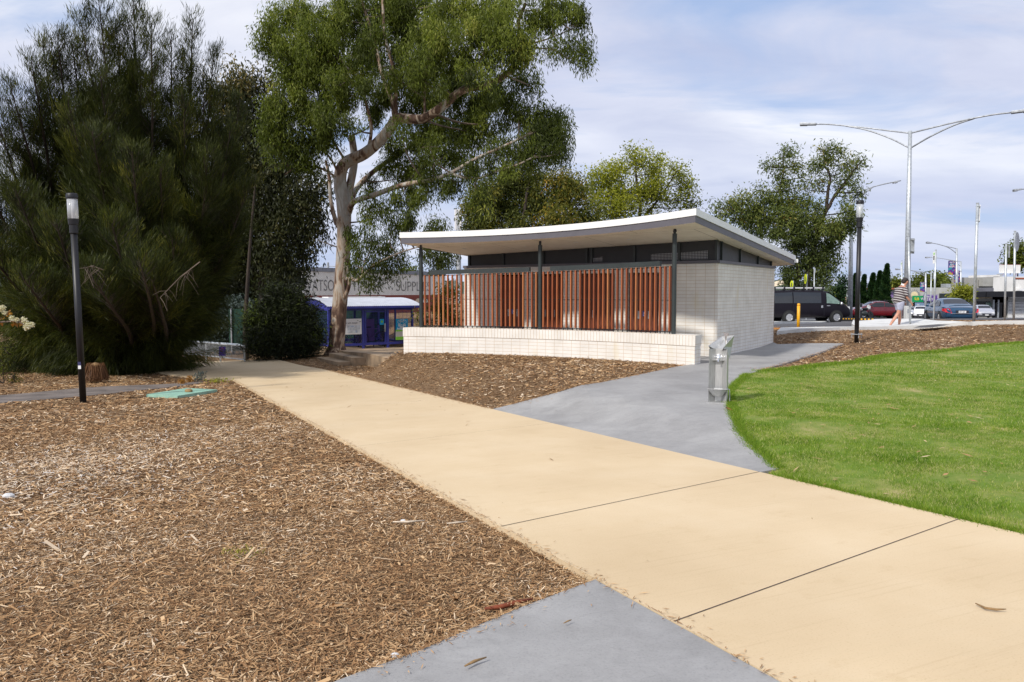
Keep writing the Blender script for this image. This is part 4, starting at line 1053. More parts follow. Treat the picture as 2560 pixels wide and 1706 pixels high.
# dark round shrub left of the gum trunk
b = at(690, 900, 30); b.z = h(b.x, b.y)
simple_tree('dark_shrub', 'dense dark green shrub at the foot of the white gum trunk', 'shrub', b, [[b, at(690, 850, 30), at(690, 790, 30)], [b, at(730, 820, 30), at(750, 780, 30)]],
  [blb(700, 800, 30, 60, 60, 0, 60), blb(745, 820, 30, 50, 60, -.1, 60), blb(665, 850, 29.6, 50, 45, .05, 60), blb(720, 860, 29.4, 70, 40, -.1, 60), blb(775, 855, 30, 32, 40, 0), blb(640, 810, 29.8, 25, 40, .3), blb(700, 745, 30, 50, 35, 0), blb(640, 870, 29.5, 20, 35, .3), blb(760, 770, 30, 35, 30, 0), blb(786, 838, 30, 14, 22, .5)],
  'shadeshrub', 'darkbark', None, 11, 46, .20, .020, .24, -.2, .07, tlo=.2, thi=.7)
# silvery shrub beyond the gate
b = at(585, 880, 39); b.z = h(b.x, b.y)
simple_tree('silver_shrub', 'silvery grey green shrub behind the chain link gate', 'shrub', b, [[b, at(580, 850, 39), at(575, 810, 39)]],
  [blb(560, 800, 39, 40, 35, 0, 40), blb(590, 830, 39, 40, 35, 0, 40), blb(545, 840, 39, 40, 35, -.1, 40), blb(610, 790, 39, 30, 35, .1, 40), blb(530, 800, 39, 25, 25), blb(590, 765, 39, 30, 25), blb(500, 850, 39, 30, 30)], 'silverleaf', 'darkbark', None, 5, 40, .16, .07, .25, 0, .08)
b = at(470, 870, 45); b.z = h(b.x, b.y)
simple_tree('dark_thicket_tree', 'dark leafy tree closing the gap far behind the chain link gate', 'tree', b, [[b, at(480, 800, 45), at(500, 700, 45)]],
  [blb(x, y, 44+k % 3, 60, 50, -.1, 60) for k, (x, y) in enumerate([(470, 800), (530, 790), (600, 780), (660, 800), (440, 740), (510, 720), (580, 710), (650, 720), (710, 770), (540, 660), (620, 650), (480, 660), (700, 700), (560, 850), (640, 850), (700, 840), (500, 860)])], 'darkleaf', 'darkbark', None, 1.2, 26, .34, .10, .45, .8, .2)
# slender trunk beside the gate
b = at(615, 880, 33); b.z = h(b.x, b.y)
sl = empty('slender_tree', b, 0, 'slender bare tree trunk just right of the chain link gate', 'tree')
m = MB(); m.tube([p-b for p in smooth_pts([b, at(614, 820, 33), at(617, 740, 33), at(626, 600, 33), at(640, 440, 33)], 4)], [.13-.006*i for i in range(17)], 8, False); m.build('trunk', 'darkbark', sl, smooth=True)

b = at(1105, 830, 34); b.z = h(b.x, b.y)
simple_tree('green_shrub', 'green shrub seen through the left end of the batten screen', 'shrub', b, [[b, at(1105, 790, 34), at(1110, 750, 34)]], [blb(1118, 735, 34, 26, 30, .1, 30), blb(1090, 770, 34, 28, 30, 0, 30), blb(1130, 780, 34, 24, 35, -.1, 30), blb(1060, 800, 34, 24, 25, -.1, 30)], 'oliveleaf', 'darkbark', None, 5, 34, .12, .04, .2, .3, .08)
# --- trees behind the pavilion
b = at(1290, 790, 55); b.z = h(b.x, b.y)
def mass(lst, d, t=0): return [blb(x, y, d+dd, rx, ry, tt+t) for x, y, dd, rx, ry, tt in lst]
simple_tree('gum_tree', 'olive gum with rusty tinged foliage behind the middle of the white roof', 'tree', b,
  [[b, at(1295, 640, 55), at(1310, 540, 55), at(1320, 470, 55)], [at(1290, 620, 55), at(1240, 540, 55), at(1220, 490, 55)], [at(1300, 600, 55), at(1370, 540, 55), at(1400, 480, 55)]],
  mass([(1180, 520, 0, 30, 30, .1), (1215, 480, 0, 38, 32, .05), (1200, 560, 0, 45, 35, 0), (1270, 460, 1, 45, 35, -.1), (1260, 520, 1, 45, 35, -.1), (1330, 450, 1, 45, 30, .0), (1400, 450, 0, 35, 28, .2), (1440, 480, 0, 30, 28, .25), (1400, 500, 0, 40, 30, .15), (1340, 510, 1, 45, 35, -.15), (1300, 570, 0, 50, 30, -.1), (1400, 550, -1, 40, 30, .2), (1460, 540, 0, 35, 30, .05), (1450, 590, 0, 40, 25, .1), (1360, 590, 0, 50, 25, -.1), (1240, 590, 0, 50, 25, .1), (1190, 600, 0, 35, 20, .1)], 55),
  'oliveleaf', 'darkbark', None, 2.6, 34, .26, .065, .42, .9, .26)
b = at(1590, 780, 62); b.z = h(b.x, b.y)
simple_tree('gum_tree', 'bright yellow green rounded gum behind the corner of the white roof', 'tree', b,
  [[b, at(1595, 640, 62), at(1600, 520, 62), at(1590, 440, 62)], [at(1598, 560, 62), at(1660, 480, 62), at(1690, 430, 62)], [at(1598, 580, 62), at(1520, 500, 62)]],
  mass([(1500, 450, 0, 30, 26, .1), (1545, 425, 0, 36, 26, .12), (1590, 405, 0, 36, 23, .15), (1635, 430, 0, 30, 26, .1), (1540, 480, 0, 43, 26, .05), (1600, 480, 0, 43, 26, .05), (1560, 520, -1, 43, 25, .05), (1500, 510, -1, 30, 25, .08), (1640, 480, 0, 30, 33, -.12), (1690, 430, 1, 24, 21, .05), (1715, 470, 1, 24, 25, 0), (1735, 505, 1, 15, 18, -.1), (1690, 500, 1, 25, 21, -.15), (1520, 545, 0, 43, 18, 0), (1620, 530, 0, 34, 16, -.05), (1480, 480, 0, 21, 25, 0), (1650, 400, 0, 10, 8, .1), (1590, 380, 0, 21, 10, .1), (1720, 520, 1, 21, 12, -.2)], 62),
  'brightleaf', 'darkbark', None, 1.7, 36, .22, .075, .42, .6, .28)
b = at(1990, 790, 58); b.z = h(b.x, b.y)
def z7(lst, d): return [blb(1740+x/4.126, 340+y/4.126, d+dd, rx/4.126*(.74 if y < 520 else 1), ry/4.126*(.72 if y < 520 else 1), t) for x, y, dd, rx, ry, t in lst]
simple_tree('gum_tree', 'spreading umbrella topped gum behind the van and the roof end', 'tree', b,
  [[at(2008, 790, 58), at(2020, 690, 58), at(2040, 600, 58), at(2060, 540, 58), at(2087, 490, 58)], [at(2087, 490, 58), at(2110, 460, 58), at(2140, 420, 58), at(2155, 400, 58)], [at(2065, 530, 58), at(2070, 480, 58), at(2075, 440, 58), at(2060, 410, 58), at(2065, 370, 58)], [at(2000, 700, 58), at(1985, 620, 58), at(1970, 540, 58), at(1950, 480, 58), at(1960, 430, 58), at(1955, 395, 58)], [b, at(1995, 700, 58), at(1975, 560, 58)], [at(1960, 560, 58), at(1925, 550, 58), at(1900, 540, 58)], [at(2030, 640, 58), at(2080, 620, 58), at(2110, 600, 58)]],
  z7([(920, 170, 0, 80, 30, .1), (980, 200, 0, 50, 25, .1), (730, 310, 0, 70, 45, .1), (850, 290, 0, 90, 50, .1), (930, 330, 0, 70, 50, .05), (1060, 310, 0, 70, 35, .15), (1180, 300, 0, 90, 35, .15), (1280, 330, 0, 50, 50, .05), (1290, 150, 0, 90, 40, .15), (1400, 140, 0, 80, 45, .15), (1500, 170, 0, 50, 30, .1), (1400, 230, 0, 80, 60, .1), (1330, 260, 0, 40, 40, 0), (1560, 290, 0, 80, 45, .05), (1680, 230, 0, 70, 50, .15), (1650, 300, 0, 60, 40, .1), (1440, 400, 0, 90, 60, .1), (1560, 430, 0, 90, 60, .05), (1500, 500, 0, 70, 50, 0), (1640, 500, 0, 60, 40, -.05), (1100, 430, 0, 80, 60, .2), (1020, 540, 0, 80, 50, .25), (830, 440, 0, 70, 50, .05), (930, 480, 0, 60, 40, .05), (1270, 480, 0, 60, 50, 0), (1150, 560, 0, 60, 50, 0), (1700, 580, 0, 60, 40, -.1), (1540, 640, 0, 60, 50, -.1), (880, 560, 0, 70, 50, .0), 
     (640, 560, 0, 60, 40, .05), (480, 620, 0, 100, 50, .15), (330, 700, 0, 80, 50, .25), (220, 740, 0, 60, 50, .05), (420, 740, 0, 110, 70, .1), (300, 840, 0, 110, 50, .05), (600, 720, 0, 130, 80, .1), (780, 680, 0, 110, 80, .05), (950, 700, 0, 120, 80, .15), (1120, 700, 0, 100, 70, 0), (1270, 740, 0, 80, 60, .1), (520, 850, 0, 120, 80, 0), (700, 860, 0, 130, 90, -.05), (900, 850, -1, 130, 90, .05), (1080, 860, -1, 130, 90, 0), (1230, 860, 0, 100, 80, -.05), (1560, 790, -1, 90, 70, .12), (1620, 850, 0, 60, 60, 0), (640, 980, 0, 120, 70, -.05), (820, 1010, -1, 130, 80, 0), (1020, 1010, -1, 130, 80, 0), (1200, 1000, 0, 100, 80, -.1), (1380, 960, -1, 120, 90, .1), (1500, 950, 0, 100, 80, .05), (1420, 1070, 0, 120, 70, -.1), (1000, 1130, 0, 130, 70, -.15), (1180, 1150, 0, 110, 80, -.15), (1330, 1180, 0, 120, 80, -.15), (900, 1240, 0, 90, 60, -.15), (1120, 1290, 0, 130, 80, -.1), (1330, 1300, 0, 110, 80, -.05), (1420, 1240, 0, 60, 50, 0), (960, 1400, 0, 120, 80, -.1), (1240, 1420, 0, 130, 80, -.1), (1400, 1380, 0, 50, 60, 0), (1000, 1520, 0, 120, 60, -.1), (1300, 1510, 0, 90, 60, -.1), (1430, 980, 0, 60, 50, 0), (1600, 940, 0, 60, 70, -.1)], 58),
  'gumleaf2', 'darkbark', None, 3.2, 36, .26, .06, .36, .8, .36, twr=.02)
# columnar cypresses
for i, (x, yt, yb, w, d, lb) in enumerate(((2140, 688, 785, 20, 95, 'columnar cypress directly behind the black lamp pole'), (2162, 691, 785, 15, 95, 'narrow cypress just right of the black lamp pole'), (2184, 687, 782, 19, 95, 'broad columnar cypress above the motorcycle'), (2201, 682, 782, 16, 94, 'pointed cypress between two taller ones above the red car'), (2219, 664, 782, 21, 93, 'tallest columnar cypress just left of the walking man'))):
    b = at(x-5, yb, d); b.z = h(b.x, b.y)
    t = empty('cypress_tree', b, 0, lb, 'cypress', 'row of columnar cypresses'); top = at(x, yt, d)-b; Rm = w*.62*d/F; n = 9000
    f = RNG.random(n)**.85; prof_ = np.minimum(1, (f+.03)*5)*np.minimum(1, (1-f)**.75*1.25)*(1+.14*np.sin(f*23+i*2)+.1*np.sin(f*41+i))
    th = RNG.uniform(0, 2*PI, n); rr_ = Rm*prof_*np.sqrt(RNG.random(n))*RNG.uniform(.85, 1.12, n)
    P = np.stack([top.x*f*(.7+.3*f)-.15*np.sin(f*3)+rr_*np.cos(th), top.y*f+rr_*np.sin(th), top.z*f], 1); D = unit(np.stack([np.cos(th)*.5, np.sin(th)*.5, np.ones(n)], 1)+RNG.normal(0, .4, (n, 3)))
    npmesh('crown', leafquads(P, D, .34, .15), 4, 'cypress', t, .45+.25*np.sin(f*31+th*2)+RNG.normal(0, .14, n)); m = MB(); m.tube([(0, 0, -.3), tuple(top*.5)], [.2, .08], 6); m.build('trunk', 'darkbark', t)
for i, (x, y, rx, ry, d, mt, lb) in enumerate(((2060, 770, 30, 26, 90, 'brightleaf', 'low bright green bush left of the tall grey light pole'), (2098, 735, 22, 40, 92, 'cypress', 'small conical green tree left of the tall grey light pole'), (2320, 705, 45, 28, 130, 'gumleaf', 'broad dark green tree behind the shops nearest the walking man'), (2352, 702, 20, 14, 140, 'gumleaf', 'small round topped green tree above the grey shop wall'), (2350, 718, 42, 18, 135, 'gumleaf', 'low green tree crown along the grey shop roofline'), (2545, 640, 30, 34, 150, 'gumleaf', 'green tree rising behind the white billboard at the right edge'), (2405, 735, 22, 12, 62, 'brightleaf', 'bright green street tree behind the blue car'), (2250, 714, 40, 12, 220, 'gumleaf', 'far green trees on the horizon left of the walking man'), (1020, 690, 26, 20, 110, 'gumleaf', 'distant round green tree above the painted brick warehouse'), (-20, 770, 60, 60, 45, 'gumleaf', 'mid green tree at the far left edge behind the she-oaks'))):
    b = at(x, y+ry+20, d); b.z = h(b.x, b.y)
    if b.z > at(x, y, d).z-1: b.z = at(x, y, d).z-3
    k = []
    rr = random.Random(i)
    for q in range(9): k.append(blb(x+rr.uniform(-.62, .62)*rx, y+rr.uniform(-.55, .6)*ry, d, rx*.42, ry*.48, rr.uniform(-.12, .15)))
    k.append(blb(x, y, d, rx*.55, ry*.6, 0))
    sz = d/60
    simple_tree('distant_tree' if d > 60 else 'leafy_tree', lb, 'tree', b, [[b, at(x, y+ry*.6, d), at(x, y, d)]], k, mt, 'darkbark', None, 2.2/sz**2.3, 32, .20*sz, .08*sz, .3*sz, .3, .18, twigs=False)

# --- she-oaks on the left
def sheoak(label, base, tips, rmax, seed, dens=1.0, low=0.04, ndl=23, brown=0):
    rr = random.Random(seed); t = empty('sheoak_tree', base, 0, label, 'tree'); m = MB(); A = []; Dn = []; Tn = []; Ln = []
    for (px, py, d, sc_) in tips:
        tip = at(px, py, d); s0 = base+Vector((rr.uniform(-.5, .5), rr.uniform(-.4, .4), 0))
        mid = s0.lerp(tip, .35)+Vector(((tip.x-s0.x)*.12, 0, .2))
        Q = smooth_pts([s0, mid, s0.lerp(tip, .7)+Vector(((tip.x-s0.x)*.08, 0, 0)), tip], 6); Ls = (tip-s0).length
        m.tube([q-base for q in Q], [.085*(1-i/(len(Q)-.6))+.008 for i in range(len(Q))], 6, False)
        nbr = int(Ls*9.5*dens*sc_)
        for b_ in range(nbr):
            f = low+(1-low)*(b_+rr.random())/nbr; f = min(f, .995); x = f*(len(Q)-1); i = int(x); p = Q[i].lerp(Q[min(i+1, len(Q)-1)], x-i)
            az = rr.uniform(0, 2*PI); up = .55+.75*f+rr.uniform(-.2, .25)
            Lb = (rmax*(1-f)**.75*rr.uniform(.55, 1.1)+.34)*sc_
            if f < .3: up -= .75*(1-f/.3)
            d1 = Vector((math.cos(az), math.sin(az), up)).normalized()
            droop = -.22*max(0, .55-f)*Lb
            e = p+d1*Lb+Vector((0, 0, droop)); mm = p.lerp(e, .5)+Vector((0, 0, -.04*Lb))
            if e.z < h(e.x, e.y)+.25: e.z = h(e.x, e.y)+.25+rr.random()*.3
            m.tube([p-base, mm-base, e-base], [.016*(1-f)+.006, .009, .004], 3, False)
            nt_ = max(2, int(Lb*5.5)+1); tb_ = rr.gauss(.45, .22)
            for k in range(nt_):
                g_ = .25+.78*(k+.5)/nt_; q = p.lerp(mm, g_*2) if g_ < .5 else mm.lerp(e, min(1, g_*2-1))
                A.append(q-base); Dn.append(d1); Tn.append(tb_+rr.gauss(0, .05)); Ln.append(f)
    m.build('trunk', 'darkbark', t, smooth=True)
    A = np.array([tuple(a) for a in A]); Dn = np.array([tuple(a) for a in Dn]); Tn = np.array(Tn); Ln = np.array(Ln)
    K = ndl; n = len(A)*K
    P = np.repeat(A, K, 0)+RNG.normal(0, .085, (n, 3)); D = np.repeat(Dn, K, 0); F_ = np.repeat(Ln, K)[:, None]
    vert = np.array([[0, 0, 1.0]])*(F_*1.7-.75)
    Dd = unit(D*.8+vert+RNG.normal(0, .34, (n, 3)))
    Lh = np.where(F_[:, 0] > .75, .20, .40)*RNG.uniform(.6, 1.35, n); wd = np.where(F_[:, 0] > .75, .012, .0125)[:, None]
    S = unit(np.cross(Dd, RNG.normal(size=(n, 3))))*wd/2
    sag = np.zeros((n, 3)); sag[:, 2] = -.25*(1-F_[:, 0])*Lh
    M_ = P+Dd*Lh[:, None]*.55; E_ = P+Dd*Lh[:, None]+sag
    V_ = np.stack([P, M_+S, E_, M_-S], 1).reshape(-1, 3)
    tn = np.repeat(Tn, K)+RNG.normal(0, .14, n)
    V_[:, 2] = np.maximum(V_[:, 2], np.repeat(0, 1)-.0+.03)
    print('sheoak', n)
    npmesh('crown', V_, 4, 'sheoak', t, np.clip(tn, 0, .96)); return t
bA = g(120, 925); bB = g(300, 930); bC = g(398, 928)
bA = Vector((bA.x, bA.y+.5, h(bA.x, bA.y))); 
sheoak('leftmost dark she-oak with feathery tips spreading over the left edge', bA, [(-70, 380, 20.5, 1.15), (-20, 260, 21, 1), (25, 214, 21, 1), (79, 157, 21, 1), (107, 114, 21.3, 1), (143, 89, 21.2, 1), (40, 480, 19.6, 1.1), (140, 560, 19, 1.1), (-60, 600, 20, 1.1), (60, 700, 18.8, 1.1)], 1.75, 1)
sheoak('tall middle she-oak whose spires reach the top of the picture', bB, [(200, 46, 21.5, 1), (246, -5, 21.3, 1), (332, -12, 21.6, 1), (378, 57, 21.4, 1), (290, 60, 22, 1.15), (180, 110, 21.8, 1.1), (350, 150, 22, 1.15), (250, 190, 21, 1.15), (230, 330, 19.8, 1.15), (330, 380, 19.6, 1.1), (280, 560, 18.7, 1.1), (170, 260, 21, 1.1), (220, 680, 18.4, 1.1), (350, 660, 18.6, 1.1)], 1.65, 2)
sheoak('right hand she-oak with a tall thin spire next to the pale gate', bC, [(428, 93, 22.4, .9), (482, 46, 22.6, .9), (535, 125, 23, .9), (455, 170, 22.6, 1.1), (510, 230, 23, 1.1), (460, 250, 22, 1), (575, 330, 23.4, 1.05), (520, 380, 22, 1.1), (400, 420, 20.8, 1.1), (620, 470, 23.8, 1.05), (430, 600, 20.6, 1.1), (380, 700, 19.6, 1.0), (600, 250, 24, 1)], 1.18, 3, low=.12)
# brown skirt of dead strands
p = g(240, 958); n = 2600
th = RNG.uniform(0, 2*PI, n); r_ = .24+.08*RNG.random(n)
hd = RNG.uniform(.35, .56, n)
P = np.stack([np.cos(th)*r_*.65, np.sin(th)*r_*.65, hd], 1)
D = unit(np.stack([np.cos(th)*.28, np.sin(th)*.28, -np.ones(n)], 1)+RNG.normal(0, .08, (n, 3)))
t_ = empty('dead_grass_mound', p, 0, 'brown mound of dead hanging strands at the foot of the she-oaks beside the lamp', 'dead foliage')
V_ = leafquads(P, D, np.minimum(.46, hd)*RNG.uniform(.6, 1, n), .014); npmesh('strands', V_, 4, 'deadstrand', t_, RNG.random(n))
m = MB(); m.ball((0, 0, .25), (.20, .20, .30), 12, 8); m.build('core', 'deadwood' if 'deadwood' in MT else 'twig', t_)

# dead twigs hanging in front of the she-oaks
def twig_fan(px, py, d, ex, ey, label, seed):
    rr = random.Random(seed); a = at(px, py, d); t = empty('bare_branch', a, 0, label, 'branch'); m = MB()
    e = at(ex, ey, d-.5)-a; m.tube([(0, 0, 0), e*.5+Vector((0, 0, .06)), e], [.012, .009, .006], 5)
    for k in range(16):
        f = rr.uniform(.2, 1); b0 = e*f; dd = Vector((rr.uniform(-.6, .6), rr.uniform(-.4, .2), rr.uniform(-.9, .1)))*.55; m.tube([b0, b0+dd*.5+Vector((0, 0, .04)), b0+dd], [.005, .004, .002], 3)
    m.build('twigs', 'greybark', t); return t
twig_fan(500, 655, 19.2, 400, 745, 'pale leafless twigs hanging in the right hand she-oak', 1)
twig_fan(258, 675, 18.3, 210, 670, 'pale leafless twigs spreading in front of the middle she-oak', 2)

# flowering branch reaching in from the left, on its own shrub outside the frame
p0 = Vector((-3.95, 4.35, h(-3.95, 4.35)))
fb = empty('flowering_shrub', p0, 0, 'branch tips with clusters of small cream white flowers at the left edge', 'shrub')
m = MB(); e1 = at(-6, 806, 4.9); e2 = at(40, 803, 4.9); e3 = at(78, 818, 4.9)
m.tube([Vector((0, 0, 0)), Vector((.05, .1, .7)), Vector((.2, .2, 1.1)), at(-90, 812, 4.8)-p0, e1-p0, e2-p0, e3-p0], [.03, .022, .014, .008, .005, .004, .002], 6, False)
m.tube([at(-60, 812, 4.8)-p0, at(0, 775, 4.9)-p0], [.006, .003], 4, False); m.build('branches', 'greybark', fb)
Pf = []; Tf = []
for cx, cy, r in ((4, 772, 9), (30, 797, 7), (42, 800, 6), (62, 803, 8), (72, 814, 9), (66, 818, 8), (80, 812, 6), (12, 783, 6), (57, 796, 4)):
    c = at(cx, cy, 4.9)-p0; k = 4.9/F*r; n = int(r*r*2.6)
    u = unit(RNG.normal(size=(n, 3)))*(RNG.random((n, 1))**.4)*k
    Pf.append(np.array(c)+u)
Pf = np.concatenate(Pf); n = len(Pf)
V_ = leafquads(Pf, unit(RNG.normal(size=(n, 3))), .0085, .0075); npmesh('blossom', V_, 4, 'flower', fb, RNG.beta(2.2, 1.2, n))
Pf = np.array([at(18+random.uniform(-8, 8), 790+random.uniform(-10, 12), 4.91)-p0 for _ in range(10)]+[at(44+random.uniform(-14, 12), 806+random.uniform(-6, 8), 4.91)-p0 for _ in range(12)]+[at(-5+random.uniform(-8, 8), 800+random.uniform(-10, 10), 4.92)-p0 for _ in range(8)])
V_ = leafquads(Pf, unit(RNG.normal(size=(len(Pf), 3))), .035, .018); npmesh('leaves', V_, 4, 'ochreleaf', fb, RNG.random(len(Pf)))
# small shrub at far left
b = g(10, 960); simple_tree('leafy_shrub', 'small pale leaved shrub beside the old footpath at the far left', 'shrub', b, [[b, b+Vector((0, 0, .5))], [b, b+Vector((.2, 0, .8))]], [blb(0, 900, b.y, 25, 30, .1), blb(15, 930, b.y, 18, 20, 0), blb(10, 870, b.y, 18, 25, .1), blb(35, 950, b.y, 16, 12, 0)], 'oliveleaf', 'darkbark', None, 26, 22, .075, .02, .10, .6, .015)
# weeds by the path edge
for i, (px, py, hh, wd, lb, mt) in enumerate(((493, 955, .26, .13, 'upright grey green weed behind the mint lid', 'silverleaf'), (505, 953, .30, .12, 'taller grey green weed next to the cream path corner', 'silverleaf'), (545, 957, .12, .38, 'low spreading bright green weed at the cream path edge', 'brightleaf'), (475, 957, .20, .10, 'dry orange brown weed left of the grey green ones', 'ochreleaf'), (455, 962, .14, .09, 'small dry weed above the mint lid', 'ochreleaf'), (600, 1388, .035, .17, 'tiny bright green grass tuft alone in the foreground mulch', 'brightleaf'))):
    b = g(px, py); t = empty('weed', b, 0, lb, 'weed'); n = 160 if i != 5 else 120
    P = np.stack([RNG.normal(0, wd*.45, n), RNG.normal(0, wd*.45, n), RNG.random(n)*hh*.8], 1); D = unit(RNG.normal(size=(n, 3))+np.array([0, 0, .8 if i != 5 else .3]))
    npmesh('leaves', leafquads(P, D, .05 if i != 5 else .035, .022 if i != 5 else .005), 4, mt, t, RNG.uniform(.3, 1, n))
    m = MB(); 
    for k in range(3): m.tube([(0, 0, -.02), (random.gauss(0, wd*.3), random.gauss(0, wd*.3), hh*.8)], .004, 4)
    m.build('stem', 'greybark', t)
# ------------------------------------------------------------------ steps and platform
def slabz(y): return -.45-max(0, y-26.8)*.045
st = empty('concrete_steps', g(880, 925), 0, 'weathered concrete steps and landing leading up to the blue bike cage', 'steps'); S0 = Vector(st.location)
tr = [(862, 874, -.56), (916, 884, -.45)]
pC = at(916, 884, 26.8); pL = at(862, 874, 28.6)
d_ = Vector((pL.x-pC.x, pL.y-pC.y, 0)).normalized(); n_ = Vector((-.90, -.43, 0)).normalized()
def stepbox(name, a, L, off0, off1, z1, z0, mat='dirtyconc', ext=0):
    m = MB(); A = Vector((a.x, a.y, 0)); p = [A+n_*off1-d_*ext, A+n_*off0-d_*ext, A+n_*off0+d_*L, A+n_*off1+d_*L]
    m.prism([(q.x-S0.x, q.y-S0.y) for q in p], z0-S0.z, z1-S0.z); return m.build(name, mat, st, bevel=.012)
stepbox('tread', pC, 2.6, -.1, .42, -.60, -1.3, ext=-.1)
stepbox('tread', pC, 2.7, -.1, .84, -.75, -1.3, ext=-.35)
m = MB()
cor = [pC, pC+d_*2.6]
e2 = at(790, 868, 36); P = [(pC.x, pC.y), (pL.x, pL.y), (e2.x-.4, 38), (2, 41), (3.5, 30), tuple(UV(7.9, .4)[:2]), (UV(7.75, -2.0).x+.2, UV(7.75, -2.0).y)]
for i in range(len(P)):
    a, b_ = P[i], P[(i+1) % len(P)]
    m.face([(a[0]-S0.x, a[1]-S0.y, -1.9-S0.z), (b_[0]-S0.x, b_[1]-S0.y, -1.9-S0.z), (b_[0]-S0.x, b_[1]-S0.y, slabz(b_[1])-S0.z), (a[0]-S0.x, a[1]-S0.y, slabz(a[1])-S0.z)])
m.face([(a[0]-S0.x, a[1]-S0.y, slabz(a[1])-S0.z) for a in P]); m.build('landing', 'dirtyconc', st)

# ------------------------------------------------------------------ bike cage
Cc = at(822, 870, 33); zc = slabz(33); ax = Vector((.8, .6, 0)); by = Vector((-.6, .8, 0))
cg = empty('bike_cage', (Cc.x, Cc.y, zc), math.atan2(.6, .8), 'blue steel mesh bike cage with a curved pale corrugated roof', 'bike shelter')
CW, CD, EZ = 4.04, 3.3, 1.74
m = MB()
for x in (.03, 1.59, 2.76, CW-.05):
    w = .10 if x in (1.59, 2.76) else .08
    m.box(x-w/2, x+w/2, 0, .08, -.15, 1.66)
    m.box(x-.04, x+.04, CD-.08, CD, -.15, 1.66)
for y0, y1 in ((.0, .08), (CD-.08, CD)):
    m.box(0, CW, y0+.004, y1-.004, 1.56, 1.66); m.box(0, CW, y0+.004, y1-.004, .06, .16)
for x in (.0, CW-.08): m.box(x+.004, x+.076, .08, CD-.08, 1.56, 1.655); m.box(x+.004, x+.076, .08, CD-.08, .065, .155)
m.box(0, .05, 1.6, 1.7, 0, 1.6); m.box(CW-.05, CW, 1.6, 1.7, 0, 1.6)
m.build('frame', 'blueshelter', cg)
m = MB()
for i in range(22):
    z = .18+i*.065; m.bar((0, .04, z), (1.55, .04, z), .007); m.bar((2.8, .04, z), (CW-.05, .04, z), .007); m.bar((0, CD-.04, z), (CW, CD-.04, z), .007); m.bar((.04, .08, z), (.04, CD-.08, z), .007); m.bar((CW-.04, .08, z), (CW-.04, CD-.08, z), .007)
for i in range(20):
    x = .12+i*.2
    if not 1.5 < x < 2.85: m.bar((x, .045, .15), (x, .045, 1.58), .006)
    m.bar((x, CD-.045, .15), (x, CD-.045, 1.58), .006)
m.build('mesh_panel', 'blueshelter', cg)
m = MB(); m.box(1.66, 2.69, .005, .06, .10, .17); m.box(1.66, 2.69, .005, .06, 1.47, 1.54); m.box(1.66, 1.73, .006, .058, .1, 1.54); m.box(2.62, 2.69, .006, .058, .1, 1.54)
for i in range(20): z = .2+i*.065; m.bar((1.7, .03, z), (2.65, .03, z), .007)
dr = m.build('door', 'blueshelter', cg)
m = MB(); m.box(2.58, 2.64, -.02, .01, .62, .98); m.build('handle', 'galvdark', dr)
m = MB(); m.box(2.36, 2.56, -.012, .0, .92, 1.17); sg = m.build('sign', 'cyan', dr); m = MB(); m.lathe((2.46, -.013, 1.06), [(.05, 0), (.05, .004)], 14, (0, -1, 0)); m.build('emblem', 'lime', sg)
# roof arch
m = MB(); NA = 14; prof = []
for i in range(NA+1):
    a = i/NA; y = -.22+(CD+.44)*a; prof.append((y, EZ+.34*math.sin(PI*a)**.8 if 0 < a < 1 else EZ))
nc = 90
for j in range(nc):
    x0, x1 = -.15+(CW+.45)*j/nc, -.15+(CW+.45)*(j+1)/nc; o0, o1 = (.012 if j % 2 else 0), (.012 if (j+1) % 2 else 0)
    for i in range(NA): m.face([(x0, prof[i][0], prof[i][1]+o0), (x1, prof[i][0], prof[i][1]+o1), (x1, prof[i+1][0], prof[i+1][1]+o1), (x0, prof[i+1][0], prof[i+1][1]+o0)])
rf = m.build('roof', 'corr', cg)
m = MB(); m.box(.6, CW-.7, CD*.40, CD*.60, EZ+.33, EZ+.39); m.build('ridge_vent', 'roofwhite', rf)
m = MB(); m.box(-.15, CW+.30, -.235, -.20, EZ-.09, EZ+.0); m.build('gutter', 'blueshelter', cg)
m = MB()
for xx in (-.02, CW+.02):
    m = MB()
    for i in range(NA): m.face([(xx, prof[i][0], prof[i][1]-.02), (xx, prof[i+1][0], prof[i+1][1]-.02), (xx, prof[i+1][0], 1.62), (xx, prof[i][0], 1.60)])
    m.build('gable', 'blueshelter', cg)
nb_ = empty('notice_board', cg.matrix_basis @ Vector((.95, -.03, .88)), math.atan2(.6, .8), 'white notice board with a plan and small print on the bike cage', 'sign')
bpy.context.view_layer.update()
m = MB(); m.box(-.62, .53, -.02, .0, -.33, .33); m.build('panel', 'white', nb_)
text('Station car park changes', .085, 'ink', (-.5, -.025, .13), (1, 0, 0), (0, 0, 1), nb_, 'heading', .001)
m = MB()
for i in range(9): m.box(-.5, -.5+.28*random.uniform(.7, 1), -.024, -.0205, .05-i*.038, .062-i*.038)
m.box(.42, .5, -.024, -.0205, .19, .22); m.box(.33, .38, -.024, -.0205, .24, .27); m.build('small_print', 'greyrender', nb_)
m = MB(); m.box(-.12, .45, -.024, -.0205, -.27, .05); pl_ = m.build('plan', M('plan_tint', (.62, .66, .70), .6, 0, .2, 9), nb_)
m = MB(); m.box(.02, .18, -.028, -.0245, 0, .03); m.box(.25, .3, -.028, -.0245, -.26, -.16); m.build('plan_mark', M('plan_mark', (.35, .45, .62), .6), pl_)
ss = empty('bike_parking_sign', cg.matrix_basis @ Vector((3.42, -.03, .70)), math.atan2(.6, .8), 'blue and green secure bike parking sign on the cage next to the white wall end', 'sign')
